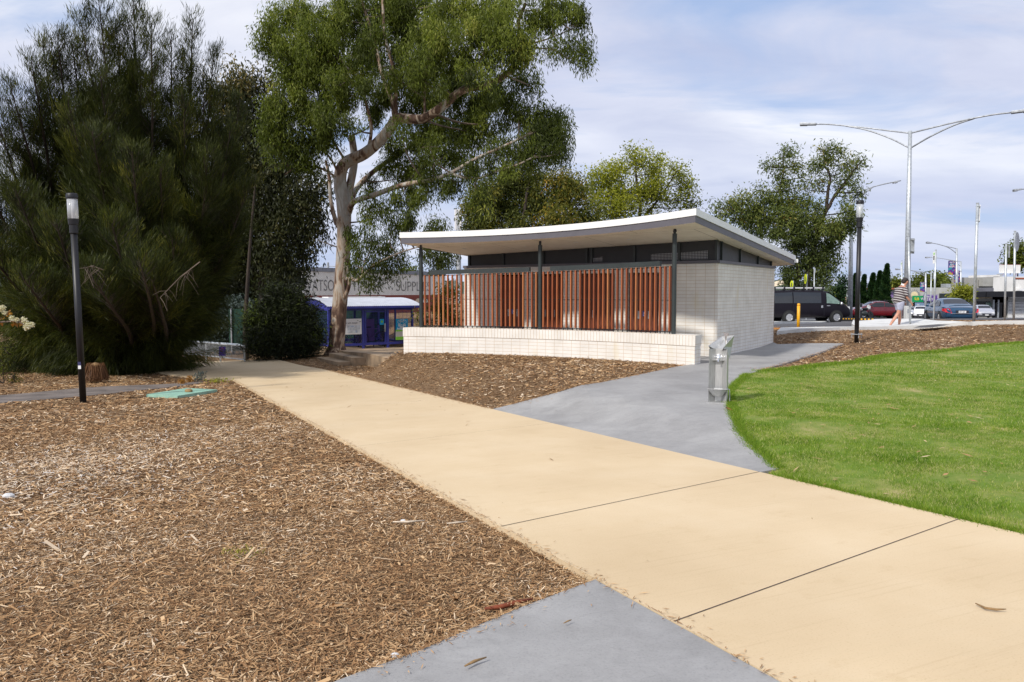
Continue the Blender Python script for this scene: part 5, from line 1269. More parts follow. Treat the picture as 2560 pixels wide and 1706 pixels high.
m = MB(); m.box(-.30, .30, -.02, 0, -.01, .46); m.build('panel', 'cyan', ss); m = MB(); m.box(-.30, .30, -.02, 0, -.09, -.01); m.box(-.30, .30, -.02, 0, -.46, -.32); m.build('band', 'lime', ss)
m = MB(); m.box(-.30, .30, -.02, 0, -.32, -.09); m.build('band', 'greyrender2', ss)
for i, w in enumerate(('SECURE', 'BIKE', 'PARKING')): text(w, .125, 'white', (0, -.024, .155-i*.075-.02), (1, 0, 0), (0, 0, 1), ss, 'lettering', .001, .9, 'CENTER', .004)
m = MB()
for cx in (-.13, .13): m.tube([(cx+.08*math.cos(a), -.026, .33+.08*math.sin(a)) for a in np.linspace(0, 2*PI, 15)], .009, 4)
for a, b_ in (((-.13, .33), (-.07, .43)), ((-.07, .43), (.08, .43)), ((.08, .43), (.13, .33)), ((-.05, .41), (.02, .33)), ((.02, .33), (-.13, .33)), ((.02, .33), (.08, .43))): m.tube([(a[0], -.026, a[1]), (b_[0], -.026, b_[1])], .008, 4)
m.build('bicycle_symbol', 'white', ss)
# bicycles inside
def bicycle(loc, rz, mt, label, tilt=0):
    t = empty('bicycle', loc, rz, label, 'bicycle', 'bicycles parked in the bike cage'); t.rotation_euler = (tilt, 0, rz)
    for x in (0, 1.02):
        m = MB(); m.tube([(x+.32*math.cos(a), 0, .34+.32*math.sin(a)) for a in np.linspace(0, 2*PI, 19)], .02, 6, False); w = m.build('wheel', 'rubber', t)
        m = MB()
        for a in np.linspace(0, PI, 7)[:-1]: m.tube([(x+.31*math.cos(a), 0, .34+.31*math.sin(a)), (x-.31*math.cos(a), 0, .34-.31*math.sin(a))], .003, 3)
        m.build('spokes', 'alloy', w)
    m = MB()
    for a, b_ in (((0, .34), (.42, .34)), ((.42, .34), (.3, .82)), ((.42, .34), (.85, .72)), ((.3, .78), (.83, .8)), ((0, .34), (.31, .76)), ((.83, .85), (1.02, .34)), ((.83, .85), (.82, .98))): m.tube([(a[0], 0, a[1]), (b_[0], 0, b_[1])], .018, 6)
    m.build('frame', mt, t); m = MB(); m.box(.18, .42, -.05, .05, .86, .91); m.build('saddle', 'rubber', t)
    m = MB(); m.tube([(.86, -.27, 1.0), (.82, -.1, .99), (.82, .1, .99), (.86, .27, 1.0)], .014, 6); m.build('handlebar', 'rubber', t)
for X, Y, rz, mt, lb in ((.55, 1.0, .3, 'green', 'green framed bicycle inside the cage below the white notice board'), (1.75, .55, 1.35, 'black', 'dark bicycle just behind the cage door'), (2.05, 1.1, .1, 'purple', 'purple bicycle deeper in the cage behind the door'), (3.0, .8, 1.2, 'black', 'dark bicycle behind the secure bike parking sign')):
    w = cg.matrix_basis @ Vector((X, Y, 0)); bicycle((w.x, w.y, slabz(w.y)), math.atan2(.6, .8)+rz, mt, lb, .06)
w = cg.matrix_basis @ Vector((2.35, 1.3, 0)); t = empty('purple_screen', (w.x, w.y, slabz(w.y)), math.atan2(.6, .8), 'purple upright sheet standing inside the cage behind the door', 'panel')
m = MB(); m.box(-.42, .42, 0, .03, .25, 1.25); m.build('sheet', 'purple', t); m = MB(); m.box(-.4, -.36, -.0, .03, 0, .25); m.box(.36, .4, 0, .03, 0, .25); m.build('leg', 'black', t)
w = cg.matrix_basis @ Vector((.5, CD+1.3, 0)); t = empty('green_mesh_fence', (w.x, w.y, slabz(w.y)), math.atan2(.6, .8)-.3, 'green shade cloth fence standing behind the bike cage', 'fence')
m = MB(); m.box(-3, 4.2, 0, .02, .1, 1.75); m.build('cloth', M('green_cloth', (.02, .06, .042), .9, 0, .5, 2.5), t)
for x in (-2.9, -.6, 1.7, 4.1): m = MB(); m.tube([(x, -.03, -.2), (x, -.03, 1.8)], .03, 8); m.build('post', 'galvdark', t)

# chain link gate at the far end of the path
p = g(612, 908); p2 = g(490, 906)
gt = empty('pipe_gate', p, math.atan2((p2-p).y, (p2-p).x), 'galvanised pipe gate with chain link mesh and curved top rail', 'gate')
GL = (p2-p).length*1.25; hh = (908-862)*p.y/F; zz = 0
m = MB()
for x in (0, .26*GL*1.0+.55, GL*.62, GL): m.tube([(x, 0, -.2), (x, 0, hh*1.02)], .032, 8)
m.build('post', 'galv', gt)
m = MB(); m.tube([(.05, 0, hh*.93), (GL, 0, hh*.93)], .028, 8); m.tube([(.05, 0, .12), (GL, 0, .12)], .024, 8)
m.tube([(.55, -.1, hh*.78), (.42, -.1, hh*.74), (.36, -.1, hh*.82), (.42, -.1, hh*.94), (.6, -.1, hh*.97), (GL, -.1, hh*.93)], .030, 8); m.build('rail', 'galv', gt)
m = MB()
for i in range(int(GL/.09)*2):
    x = i*.045
    for s_ in (1, -1):
        x1 = x+s_*(hh*.8); a = (min(max(x, 0), GL), 0, .12); xe = min(max(x1, 0), GL); m.bar(a, (xe, 0, .12+abs(xe-x)), .004)
m.build('chain_link', 'galvdark', gt)
q = at(556, 881, p.y-.1); t = empty('gate_sign', q, 0, 'small purple poster hanging on the pipe gate', 'sign')
m = MB(); m.box(-.12, .12, -.02, 0, -.20, .20); m.build('panel', M('violet_poster', (.10, .05, .42), .5), t); m = MB(); m.box(-.12, .12, -.024, -.0205, -.20, -.13); m.build('footer', 'white', t)
m = MB(); m.tube([(.05*math.cos(a), -.024, .1+.06*math.sin(a)) for a in np.linspace(0, 5.2, 12)], .010, 5); m.build('emblem', M('pink_emblem', (.6, .12, .45), .5), t)

# ------------------------------------------------------------------ painted brick warehouse
W0 = Vector((-13.7, 54, 0)); wd = Vector((.485, .874, 0)).normalized()
wh = empty('warehouse', (W0.x, W0.y, -1.9), math.atan2(wd.y, wd.x), 'long single storey brick warehouse with faded painted lettering on its white upper wall', 'building')
MT['paintbrick'] = brick_mat('painted_white_brick', .24, .086, (.88, .88, .84), (.82, .82, .78), (.50, .50, .47), .009, .5, False, .4)
MT['redbrick'] = brick_mat('red_brick', .24, .086, (.30, .055, .035), (.24, .05, .035), (.20, .07, .05), .010, .5, False, .3)
T_0, T_1 = -7.5, 16.5
ZB = 1.9
def wq(m, x0, x1, z0, z1, y=0): m.face([(x0, y, z0), (x1, y, z0), (x1, y, z1), (x0, y, z1)], [(x0, z0), (x1, z0), (x1, z1), (x0, z1)])
m = MB(); wq(m, T_0, T_1, 1.38+ZB, 3.02+ZB); m.build('upper_wall', 'paintbrick', wh)
m = MB(); wq(m, T_0, T_1, -.5, 1.38+ZB); m.face([(T_1, 0, -.5), (T_1, 12, -.5), (T_1, 12, 3+ZB), (T_1, 0, 3+ZB)]); m.face([(T_0, 0, -.5), (T_0, 12, -.5), (T_0, 12, 3+ZB), (T_0, 0, 3+ZB)]); m.build('lower_wall', 'redbrick', wh)
m = MB(); m.box(T_0, T_1, -.06, 12, 3.02+ZB, 3.30+ZB); m.build('parapet_flashing', M('zinc_flashing', (.22, .24, .28), .5), wh)
def tpx(px): r = (px-1280)/F; return (13.7+54*r)/(wd.x-r*wd.y)
for w, px, wdt in (('WATSON', 757, 1.08), ('TIMBER', 880, 1.32), ('SUPPLIES', 990, 1.5)):
    text(w, 1.10, M('faded_black_paint_'+w.lower(), (.24, .24, .23), .9, 0, .6, 5), (tpx(px), -.012, 1.70+ZB), (1, 0, 0), (0, 0, 1), wh, 'lettering', .002, .74*wdt)
for px in (790, 840, 950, 1046, 1062): # pale arches of the mural and a window arch
    x = tpx(px); m = MB(); r = .55 if px in (790, 950) else .35
    pts = [(x+r*1.3*math.cos(a), -.01, 1.38+ZB-.62+r*math.sin(a)) for a in np.linspace(0, PI, 11)]; m.face(pts); m.build('mural_arch', 'offwhite' if px != 1046 else 'sail', wh)
# roof antenna frame
q = at(820, 669, 56); t = empty('roof_frame', q, 0, 'thin metal pole and frame on the warehouse roof behind the white trunk', 'antenna')
m = MB(); m.tube([(0, 0, -.4), (0, 0, .35)], .08, 8); m.tube([(-.65, 0, -.2), (-.45, 0, .1), (.5, 0, .08)], .03, 5); m.tube([(-.3, 0, -.2), (.1, 0, .12)], .03, 5); m.build('frame', 'galvdark', t)

# mobile phone tower
b = at(1147, 780, 120); t = empty('phone_tower', (b.x, b.y, -2), 0, 'slim grey phone tower with panel antennas above the roof left of the olive gum', 'tower')
zt = at(1147, 524, 120).z+2
m = MB(); m.tube([(0, 0, 0), (0, 0, zt-1.2)], [.42, .32], 12); m.build('mast', 'galvdark', t)
m = MB()
for a in range(3): m.box(-.28, .0 if a == 0 else .1, -.12, .12, zt-3.0, zt, Matrix.Rotation(a*2.1+2.6, 4, 'Z') @ Matrix.Translation((-.28, 0, 0)))
m.build('antenna_panel', 'white', t)
m = MB(); m.tube([(-.62, 0, 0), (-.62, 0, zt-3)], .03, 4)
for k in range(int(zt/1.2)): m.tube([(-.62, 0, k*1.2), (-.3, 0, k*1.2)], .02, 4)
m.build('ladder', 'galvdark', t)

# ------------------------------------------------------------------ vehicles
def ring(s):
    x, zb_, zs, zt_, wl, wt = s
    hp = [(wl*.86, zb_), (wl*.97, zb_+.10), (wl, (zb_+zs)/2), (wl*.97, zs), ((wl*.97+wt)/2+.02, (zs+zt_)/2), (wt, zt_-.035), (wt*.7, zt_), (0, zt_+.012)]
    return [(x, y, z) for y, z in hp]+[(x, -y, z) for y, z in reversed(hp[:-1])]
def body(S, name, mat, parent):
    m = MB(); R = [ring(s) for s in S]; n = len(R[0])
    for r in R: m.v += r
    for i in range(len(R)-1):
        for k in range(n):
            m.f.append((i*n+k, (i+1)*n+k, (i+1)*n+(k+1) % n, i*n+(k+1) % n)); m.uv.append(None)
    m.f.append(tuple(range(n))); m.f.append(tuple((len(R)-1)*n+k for k in reversed(range(n)))); m.uv += [None, None]
    o = m.build(name, mat, parent, smooth=True); md = o.modifiers.new('s', 'SUBSURF'); md.levels = 1; md.render_levels = 2; return o
def interp(S, x):
    for a, b_ in zip(S, S[1:]):
        if a[0] <= x <= b_[0]: f = (x-a[0])/(b_[0]-a[0]); return (x,)+tuple(a[i]+(b_[i]-a[i])*f for i in range(1, 6))
def side_pt(S, x, f, side, off=.015):
    s = interp(S, x); zs, zt_, wl, wt = s[2], s[3], s[4], s[5]
    z = zs+(zt_-.035-zs)*f; y = wl*.97+(wt-wl*.97)*f+ .02*4*f*(1-f)
    return (x, side*(y+off), z+off*.3)
def window_side(S, poly, side, name, mat, parent, off=.022):
    m = MB()
    xs0, xs1 = poly[0][0], poly[-1][0]
    n = 8
    # poly: list of (x, flow, fhigh)
    for (x0, a0, b0), (x1, a1, b1) in zip(poly, poly[1:]):
        for j in range(3):
            f0, f1 = j/3, (j+1)/3
            m.face([side_pt(S, x0, a0+(b0-a0)*f0, side, off), side_pt(S, x1, a1+(b1-a1)*f0, side, off), side_pt(S, x1, a1+(b1-a1)*f1, side, off), side_pt(S, x0, a0+(b0-a0)*f1, side, off)])
    return m.build(name, mat, parent)
def top_glass(S, xa, xb, parent, name='windscreen', mat='glassdark', off=.02, inset=.9):
    m = MB(); K = 4
    def P(x, f): s = interp(S, x); return (x, f*s[5]*inset, s[3]-.035*abs(f)**3+.012+off)
    for i in range(K):
        x0, x1 = xa+(xb-xa)*i/K, xa+(xb-xa)*(i+1)/K
        for j in range(6):
            f0, f1 = -1+2*j/6, -1+2*(j+1)/6; m.face([P(x0, f0), P(x1, f0), P(x1, f1), P(x0, f1)])
    return m.build(name, mat, parent)
def wheel(parent, x, y, r, w=.2, side=1, spokes=6):
    m = MB(); m.lathe((x, y, r), [(r*.62, -w/2), (r*.93, -w/2), (r, -w/2+.03), (r, w/2-.03), (r*.93, w/2), (r*.62, w/2), (r*.60, w/2-.03)], 26, (0, side, 0)); t = m.build('wheel', 'rubber', parent, smooth=True)
    m = MB(); yo = y+side*(w/2-.025); m.lathe((x, yo, r), [(r*.50, 0), (r*.64, 0), (r*.64, .02), (r*.58, .02), (r*.52, .005)], 26, (0, side, 0))
    for k in range(spokes):
        a = 2*PI*k/spokes; m.bar((x+r*.08*math.cos(a), yo+side*.012, r+r*.08*math.sin(a)), (x+r*.58*math.cos(a), yo+side*.012, r+r*.58*math.sin(a)), r*.2, .02, (0, 1, 0))
    m.lathe((x, yo, r), [(r*.14, 0), (r*.13, .03)], 12, (0, side, 0)); m.build('rim', 'alloy', t)
    m = MB(); m.lathe((x, yo-side*.03, r), [(r*.6, 0), (r*.6, .004)], 20, (0, side, 0)); m.build('hub_shadow', 'rubber', t)
    return t
def arch(parent, x, y, r, side):
    m = MB(); m.lathe((x, y, r*1.02), [(r*1.16, -.14), (r*1.16, .004)], 26, (0, side, 0)); m.build('wheel_arch', 'rubber', parent)
def sedan(name, loc, head, paint, label, L=4.8, Hs=1.0, hatch=False, front=True, grp=None, cat='car'):
    t = empty(name, loc, head, label, cat, grp)
    k = L/4.86; S = [(-2.43, .42, .70, .74, .66, .58), (-2.36, .28, .86, .92, .82, .70), (-1.95, .22, .94, 1.00, .89, .74), (-1.45, .2, .95, 1.05, .91, .72), (-.80, .2, .95, 1.37, .91, .64), (-.35, .2, .95, 1.43, .91, .61), (.15, .2, .95, 1.44, .91, .61), (.5, .2, .95, 1.38, .91, .63), (1.25, .2, .94, 1.02, .91, .72), (2.0, .2, .84, .89, .88, .74), (2.32, .24, .70, .76, .80, .62), (2.43, .34, .58, .62, .68, .5)]
    if hatch: S = [(-2.43, .42, .80, .86, .70, .60), (-2.36, .28, .95, 1.08, .84, .68), (-1.95, .22, .97, 1.44, .90, .66), (-1.5, .2, .97, 1.58, .91, .64), (-.80, .2, .96, 1.62, .91, .64), (0, .2, .96, 1.62, .91, .64), (.5, .2, .96, 1.54, .91, .65), (1.25, .2, .95, 1.10, .91, .72), (2.0, .2, .90, .98, .88, .76), (2.32, .26, .78, .86, .82, .66), (2.43, .36, .66, .70, .72, .55)]
    S = [(x*k, zb_, zs*Hs, zt_*Hs, wl, wt) for x, zb_, zs, zt_, wl, wt in S]
    body(S, 'body', paint, t); wr = .325
    for sd in (1, -1):
        for x in (-1.36*k, 1.42*k):
            arch(t, x, sd*.895, wr, sd); wheel(t, x, sd*.83, wr, .2, sd)
        if hatch: window_side(S, [(-1.9*k, .25, .85), (-1.2*k, .08, .88), (-.5*k, .06, .88)], sd, 'window', 'glassdark', t); window_side(S, [(-.44*k, .06, .88), (.3*k, .06, .88), (.95*k, .08, .62)], sd, 'window', 'glassdark', t)
        else: window_side(S, [(-1.25*k, .2, .45), (-.8*k, .08, .86), (-.38*k, .06, .88)], sd, 'window', 'glassdark', t); window_side(S, [(-.32*k, .06, .88), (.35*k, .06, .88), (.98*k, .10, .5)], sd, 'window', 'glassdark', t)
        m = MB(); m.box(.72*k, .86*k, sd*.92-.0, sd*1.08, .92*Hs, 1.04*Hs); m.build('mirror', paint, t, bevel=.02)
        m = MB(); m.box(-.45, -.3, sd*.915, sd*.93, .80, .83); m.box(.55, .7, sd*.915, sd*.93, .80, .83); m.build('door_handle', paint, t)
        m = MB()
        if hatch: m.box(-2.44*k, -2.28*k, sd*.60-.12, sd*.60+.12, .80*Hs, 1.02*Hs)
        else:
            y1, y0 = sd*.83, sd*.50
            m.face([(-2.42*k, y0, .60), (-2.37*k, y1, .66), (-2.24*k, sd*.875, .86), (-2.40*k, sd*.62, .86)]); m.face([(-2.37*k, y1, .66), (-1.98*k, sd*.925, .74), (-2.05*k, sd*.915, .86), (-2.24*k, sd*.875, .86)])
            m.v = [(x-.012, y*1.01, z) for x, y, z in m.v]
        m.build('tail_light', 'redlens', t)
        m = MB(); m.box(2.22*k, 2.40*k, sd*.62-.15, sd*.62+.15, .60*Hs, .74*Hs); m.build('headlight', 'whitelens', t, bevel=.02)
    top_glass(S, .55*k, 1.2*k, t, 'windscreen')
    if hatch:
        m = MB(); m.face([(-2.42*k, -.58, 1.02), (-2.42*k, .58, 1.02), (-2.0*k, .55, 1.42), (-2.0*k, -.55, 1.42)]); m.build('rear_window', 'glassdark', t)
    else: top_glass(S, -1.42*k, -.82*k, t, 'rear_window')
    m = MB(); m.box(-2.47*k, -2.38*k, -.32, .32, .60, .76); bx = m.build('plate_recess', 'ink', t); m = MB(); m.box(-2.485*k, -2.472*k, -.19, .19, .62, .74); pt_ = m.build('number_plate', 'white', bx)
    m = MB(); m.box(2.36*k, 2.455*k, -.45, .45, .38, .56); gr = m.build('grille', 'ink', t, bevel=.01); m = MB(); m.box(2.456*k, 2.465*k, -.18, .18, .34, .44); m.build('number_plate', 'white', gr)
    m = MB(); m.box(-2.40*k, -2.2*k, -.72, .72, .2, .33); m.build('bumper_valance', 'ink', t, bevel=.02)
    return t, S, k, pt_
# blue sedan seen from behind
pr = at(2393, 803, 45.5); hd = PI/2-math.radians(13.5)
ct = pr+Vector((math.cos(hd), math.sin(hd), 0))*1.6; ct.z = h(ct.x, ct.y)+.02
blue, S, k, plt = sedan('car', ct, hd, 'bluepaint', 'dark blue sedan seen from behind on the street right of the walking man', 4.9)
text('SRF 767', .115, 'ink', (-2.488*k, .165, .645), (0, -1, 0), (0, 0, 1), plt, 'lettering', .001, .75)
m = MB(); pts_ = [(-2.32*k, -.66, 1.0), (-2.38*k, -.4, 1.045), (-2.40*k, 0, 1.055), (-2.38*k, .4, 1.045), (-2.32*k, .66, 1.0)]; m.tube(pts_, .03, 6); m.build('spoiler', 'bluepaint', blue)
m = MB(); m.bar((-2.47*k, -.6, .585), (-2.47*k, .6, .585), .02); m.build('chrome_strip', 'chrome', blue)
m = MB(); m.tube([(-2.44*k, .42, .25), (-2.2*k, .42, .25)], .035, 8); m.build('exhaust', 'chrome', blue)
# red sedan with roof bars, facing left
pr = at(2192, 790, 66); pr.z = h(pr.x, pr.y)+.02
red, S, k, _ = sedan('car', pr, PI-.12, 'redpaint', 'red car with black roof bars parked between the motorcycle and the walking man', 4.6, 1.0)
m = MB()
for y in (-.55, .55): m.tube([(-1.0, y, 1.40), (-.9, y, 1.47), (.4, y, 1.48), (.5, y, 1.42)], .022, 6)
for x in (-.7, .2): m.bar((x, -.6, 1.50), (x, .6, 1.50), .05)
m.build('roof_bar', 'black', red)
for px, py, d, hd_, pn, lb, hs in ((2300, 795, 108, -PI/2-.45, 'whitepaint', 'white four wheel drive facing the camera left of the blue sedan', 1.0), (2281, 794, 116, -PI/2-.6, 'silverpaint', 'grey hatchback mostly hidden behind the pole and the white four wheel drive', 1.0), (2456, 797, 92, -PI/2-.35, 'silverpaint', 'silver hatchback nose showing at the right of the blue sedan', .92)):
    q = at(px, py, d); q.z = h(q.x, q.y)+.02; sedan('car', q, hd_, pn, lb, 4.6, hs, True)
# black van
fr_, rr_ = at(2088, 805, 46.3), at(1970, 808, 45.9)
dv = Vector((fr_.x-rr_.x, fr_.y-rr_.y, 0)); wb = dv.length; ang = math.atan2(dv.y, dv.x); cv = (fr_+rr_)/2; cv.z = h(cv.x, cv.y)+.02
n2 = Vector((-math.sin(ang), math.cos(ang), 0)); cv = cv+n2*.75
van = empty('van', cv, ang, 'black van with a white roof rail rack parked behind the toilet block', 'van')
print('VAN', wb, cv)
hw = wb/2
SV = [(-hw-1.12, .45, 1.05, 1.80, .80, .72), (-hw-1.05, .32, 1.08, 1.86, .86, .74), (-hw-.5, .28, 1.08, 1.90, .88, .74), (-.5, .28, 1.08, 1.92, .88, .74), (hw-.75, .28, 1.08, 1.90, .88, .74), (hw-.45, .28, 1.08, 1.84, .88, .73), (hw+.25, .28, 1.06, 1.34, .88, .76), (hw+.62, .28, .98, 1.06, .86, .76), (hw+.88, .30, .80, .86, .82, .70), (hw+.98, .38, .60, .62, .74, .6)]
body(SV, 'body', 'vanpaint', van)
for sd in (1, -1):
    for x in (-hw, hw): arch(van, x, sd*.868, .345, sd); wheel(van, x, sd*.80, .335, .22, sd, 7)
    window_side(SV, [(hw-.62, .08, .86), (hw-.4, .08, .86), (hw-.1, .08, .80), (hw+.18, .10, .62)], sd, 'window', 'glasspale' if sd < 0 else 'glassdark', van)
    window_side(SV, [(-hw-.9, .08, .86), (-hw+.2, .08, .88)], sd, 'window', 'glassdark', van); window_side(SV, [(-hw+.26, .08, .88), (hw-.95, .08, .86)], sd, 'window', 'glassdark', van)
    m = MB(); m.ball((hw+.22, sd*1.0, 1.12), (.07, .09, .10), 10, 6); m.build('mirror', 'chrome', van, smooth=True)
    m = MB(); m.box(hw-.62, hw-.42, sd*.885, sd*.91, .98, 1.02); m.box(hw-.98, hw-.86, sd*.885, sd*.91, .88, 1.02); m.build('door_handle', 'chrome', van)
    m = MB(); m.box(hw+.66, hw+.90, sd*.62-.14, sd*.62+.20, .78, .94); m.build('headlight', 'whitelens', van, bevel=.02)
    for x in (hw-.78, -hw+.23):
        m = MB(); m.box(x-.006, x+.006, sd*.874, sd*.889, .42, 1.10); m.build('door_seam', 'ink', van)
top_glass(SV, hw-.40, hw+.6, van, 'windscreen')
m = MB()
for y in (-.62, .62): m.bar((-hw-.9, y, 2.03), (hw-.65, y, 2.03), .05)
rk = m.build('roof_rail', 'white', van); m = MB()
for x in np.linspace(-hw-.8, hw-.75, 6): m.bar((x, -.64, 2.07), (x, .64, 2.07), .05); m.box(x-.05, x+.05, -.66, -.58, 1.88, 2.06); m.box(x-.05, x+.05, .58, .66, 1.88, 2.06)
m.build('roof_rack', 'black', van)
# motorcycle
q = at(2163, 797, 60); q.z = h(q.x, q.y)+.02
mc = empty('motorcycle', q, PI/2-.9, 'motorcycle with white and red panels parked beside the red car', 'motorcycle'); mc.rotation_euler = (math.radians(-9), 0, PI/2-1.0)
for x in (-.68, .72): wheel(mc, x, 0, .31, .14, 1, 5)
m = MB(); m.ball((0, 0, .48), (.33, .18, .22), 10, 7); m.build('engine', 'darksteel', mc, smooth=True)
m = MB(); m.ball((.18, 0, .80), (.28, .16, .14), 10, 7); m.build('fuel_tank', 'black', mc, smooth=True)
m = MB(); m.ball((-.32, 0, .82), (.34, .13, .07), 10, 6); m.build('seat', 'rubber', mc, smooth=True)
m = MB(); m.tube([(-.3, 0, .78), (-.62, 0, .88), (-.88, 0, .95)], [.12, .12, .05], 8); m.build('tail_fairing', 'white', mc, smooth=True)
m = MB(); m.ball((-.88, 0, .93), (.06, .12, .06), 8, 5); m.build('tail_light', 'redlens', mc); m = MB(); m.box(-.98, -.96, -.11, .11, .60, .74); m.build('number_plate', 'white', mc)
m = MB(); m.box(-.75, -.35, -.16, .16, .95, 1.22); m.build('top_box', 'black', mc, bevel=.05)
m = MB(); m.ball((.62, 0, .92), (.16, .15, .2), 10, 7); m.build('front_fairing', 'white', mc, smooth=True)
m = MB(); m.tube([(.45, -.38, 1.05), (.5, 0, 1.02), (.45, .38, 1.05)], .018, 6); m.tube([(.72, -.07, .31), (.52, -.07, 1.0)], .028, 6); m.tube([(.72, .07, .31), (.52, .07, 1.0)], .028, 6)
m.build('handlebar', 'black', mc)
for y in (-.40, .40): m = MB(); m.ball((.5, y, 1.2), (.04, .07, .05), 8, 5); m.build('mirror', 'chrome', mc)

# ------------------------------------------------------------------ street furniture
# yellow bollard
p = g(1995.5, 817, .12); bd = empty('bollard', (p.x, p.y, p.z), 0, 'yellow steel bollard standing on the kerb in front of the van', 'bollard'); bh = 58*p.y/F
m = MB(); m.tube([(0, 0, -.1), (0, 0, bh*.93)], .064*bh/1.0, 16); m.build('post', 'yellow', bd, smooth=True)
m = MB(); m.lathe((0, 0, bh*.93), [(.068*bh, 0), (.068*bh, .012), (.06*bh, .05*bh), (.03*bh, .07*bh)], 16); m.build('cap', 'yellow', bd, smooth=True); m = MB(); m.tube([(0, 0, bh*.905), (0, 0, bh*.93)], .0665*bh, 16); m.build('band', 'orangesign', bd)
# kerb slot line on the kerb
# wheel stops
for px, py, w, ry, lb in ((2120, 804, 32, .5, 'black and yellow rubber wheel stop in front of the van'), (2159, 808.5, 42, .35, 'longer black and yellow rubber wheel stop by the black lamp pole')):
    p = g(px, py); L_ = w*p.y/F; t = empty('wheel_stop', (p.x, p.y, p.z+.12), -.25, lb, 'wheel stop')
    m = MB(); m.prism([(-L_/2, -.08), (L_/2, -.08), (L_/2, .08), (-L_/2, .08)], -.1, .11); m.build('block', 'rubber', t, bevel=.03)
    m = MB()
    for i in range(5): x = -L_/2+.08+i*L_/5; m.box(x, x+L_/11, -.088, -.079, .02, .075)
    m.build('stripe', 'yellow', t)
p = g(1945, 823, .0); t = empty('tactile_marker', p, .3, 'orange marker on the ground at the kerb corner beside the toilet block', 'marker'); m = MB(); m.prism([(-.3, -.15), (.35, -.1), (.3, .15), (-.3, .1)], .0, .03); m.build('pad', 'orangesign', t)

def sign_pole(px, pyb, pyt, d, label, kind, r=.032, lean=0.0, ptop=None, group='galvanised sign poles', width=None):
    p = g(px, pyb) if d is None else at(px, pyb, d)
    if d is not None: p.z = h(p.x, p.y)
    d = p.y; b0 = p.copy(); b0.z += 0
    tp = at(ptop if ptop is not None else px, pyt, d)
    t = empty('sign_pole', b0, 0, label, 'sign pole', group)
    T = tp-b0; m = MB(); m.tube([(0, 0, -.15), tuple(T)], r, 12); m.build('pole', 'galv', t, smooth=True)
    m = MB(); m.tube([tuple(T), tuple(T+Vector((0, 0, .02)))], r*1.08, 12); m.build('cap', 'galvdark', t)
    return t, T, d
def K(px, d): return px*d/F
# pole in front of the man
t, T, d = sign_pole(2276, 819, 592, None, 'sign pole beside the walking man with the grey back of a rectangular sign', 0, .036, ptop=2271.5)
m = MB(); m.box(K(-14, d), K(5.5, d), .045, .052, T.z-K(42, d), T.z-K(4, d)); m.build('sign_back', 'galvdark', t)
m = MB(); m.box(-.05, .05, -.045, .045, T.z-K(9, d), T.z-K(7, d)); m.box(-.05, .05, -.045, .045, T.z-K(37, d), T.z-K(35, d)); m.build('clamp', 'galv', t)
t, T, d = sign_pole(2434.5, 809, 509, None, 'tallest sign pole with an edge on sign standing on the mulch crest', 0, .047, ptop=2444)
m = MB(); m.box(-.0, .02, .0, .30, T.z-K(46, d), T.z-K(3, d), Matrix.Translation((.06, .0, 0)) @ Matrix.Rotation(-.32, 4, 'Z')); m.build('sign_back', 'white', t)
m = MB(); m.box(-.055, .07, -.05, .05, T.z-K(8, d), T.z-K(6.5, d)); m.box(-.055, .07, -.05, .05, T.z-K(44, d), T.z-K(42.5, d)); m.build('clamp', 'galv', t)
t, T, d = sign_pole(2334, 809, 626, None, 'thin sign pole left of the blue sedan with a narrow white parking sign', 0, .030, ptop=2339.6)
m = MB(); m.box(-.10, -.035, .0, .012, T.z-K(33, d), T.z-K(4, d)); sgn = m.build('sign', 'white', t); m = MB(); m.box(-.085, -.05, -.004, -.001, T.z-K(24, d), T.z-K(14, d)); m.build('legend', 'ink', sgn); m = MB(); m.box(-.085, -.05, -.004, -.001, T.z-K(12, d), T.z-K(6, d)); m.build('legend', 'lime', sgn)
t, T, d = sign_pole(2326.5, 800, 678.6, 52, 'distant sign pole with a small grey plate just left of the blue sedan', 0, .035, ptop=2328)
m = MB(); m.box(.06, .16, 0, .02, T.z-K(20, d), T.z-K(1, d)); m.build('sign_back', 'galvdark', t)
t, T, d = sign_pole(2255, 802, 652.8, 45, 'sign pole behind the head of the walking man with a white and green sign', 0, .033)
m = MB(); m.box(-.16, -.04, .0, .012, T.z-K(27, d), T.z-K(3, d)); sgn = m.build('sign', 'white', t); m = MB(); m.box(-.09, -.05, -.004, -.001, T.z-K(22, d), T.z-K(15, d)); m.build('legend', 'ink', sgn); m = MB(); m.box(-.15, -.06, -.004, -.001, T.z-K(9, d), T.z-K(5, d)); m.build('legend', 'lime', sgn)
t, T, d = sign_pole(2511.8, 802, 610, None, 'sign pole with a narrow rectangular sign back in front of the white shop', 0, .036, ptop=2515.6)
m = MB(); m.box(.05, .10, 0, .02, T.z-K(34, d), T.z-K(4, d)); m.build('sign_back', 'galvdark', t)
t, T, d = sign_pole(2534.4, 802, 579, None, 'taller sign pole with a round sign seen almost edge on near the right edge', 0, .038, ptop=2537.6)
m = MB(); m.lathe((.075, .12, T.z-K(25, d)), [(.36, 0), (.36, .01)], 24, (.85*.97-.53*.22, -.53*.97-.85*.22, 0)); m.build('sign_disc', 'galvdark', t)
for px, pt_, pb, d, lb in ((2035.6, 669, 770, 55, 'short grey pole rising behind the van roof rack'), (2149, 677, 803, 50, 'thin grey pole just right of the black lamp by the motorcycle'), (2050, 708, 770, 75, 'very short thin pole behind the right end of the van rack')):
    t, T, d = sign_pole(px, pb, pt_, d, lb, 0, .03 if d < 70 else .05)
    m = MB(); m.box(-.05, .05, .03, .05, T.z-.35, T.z-.05); m.build('sign_back', 'galvdark', t)
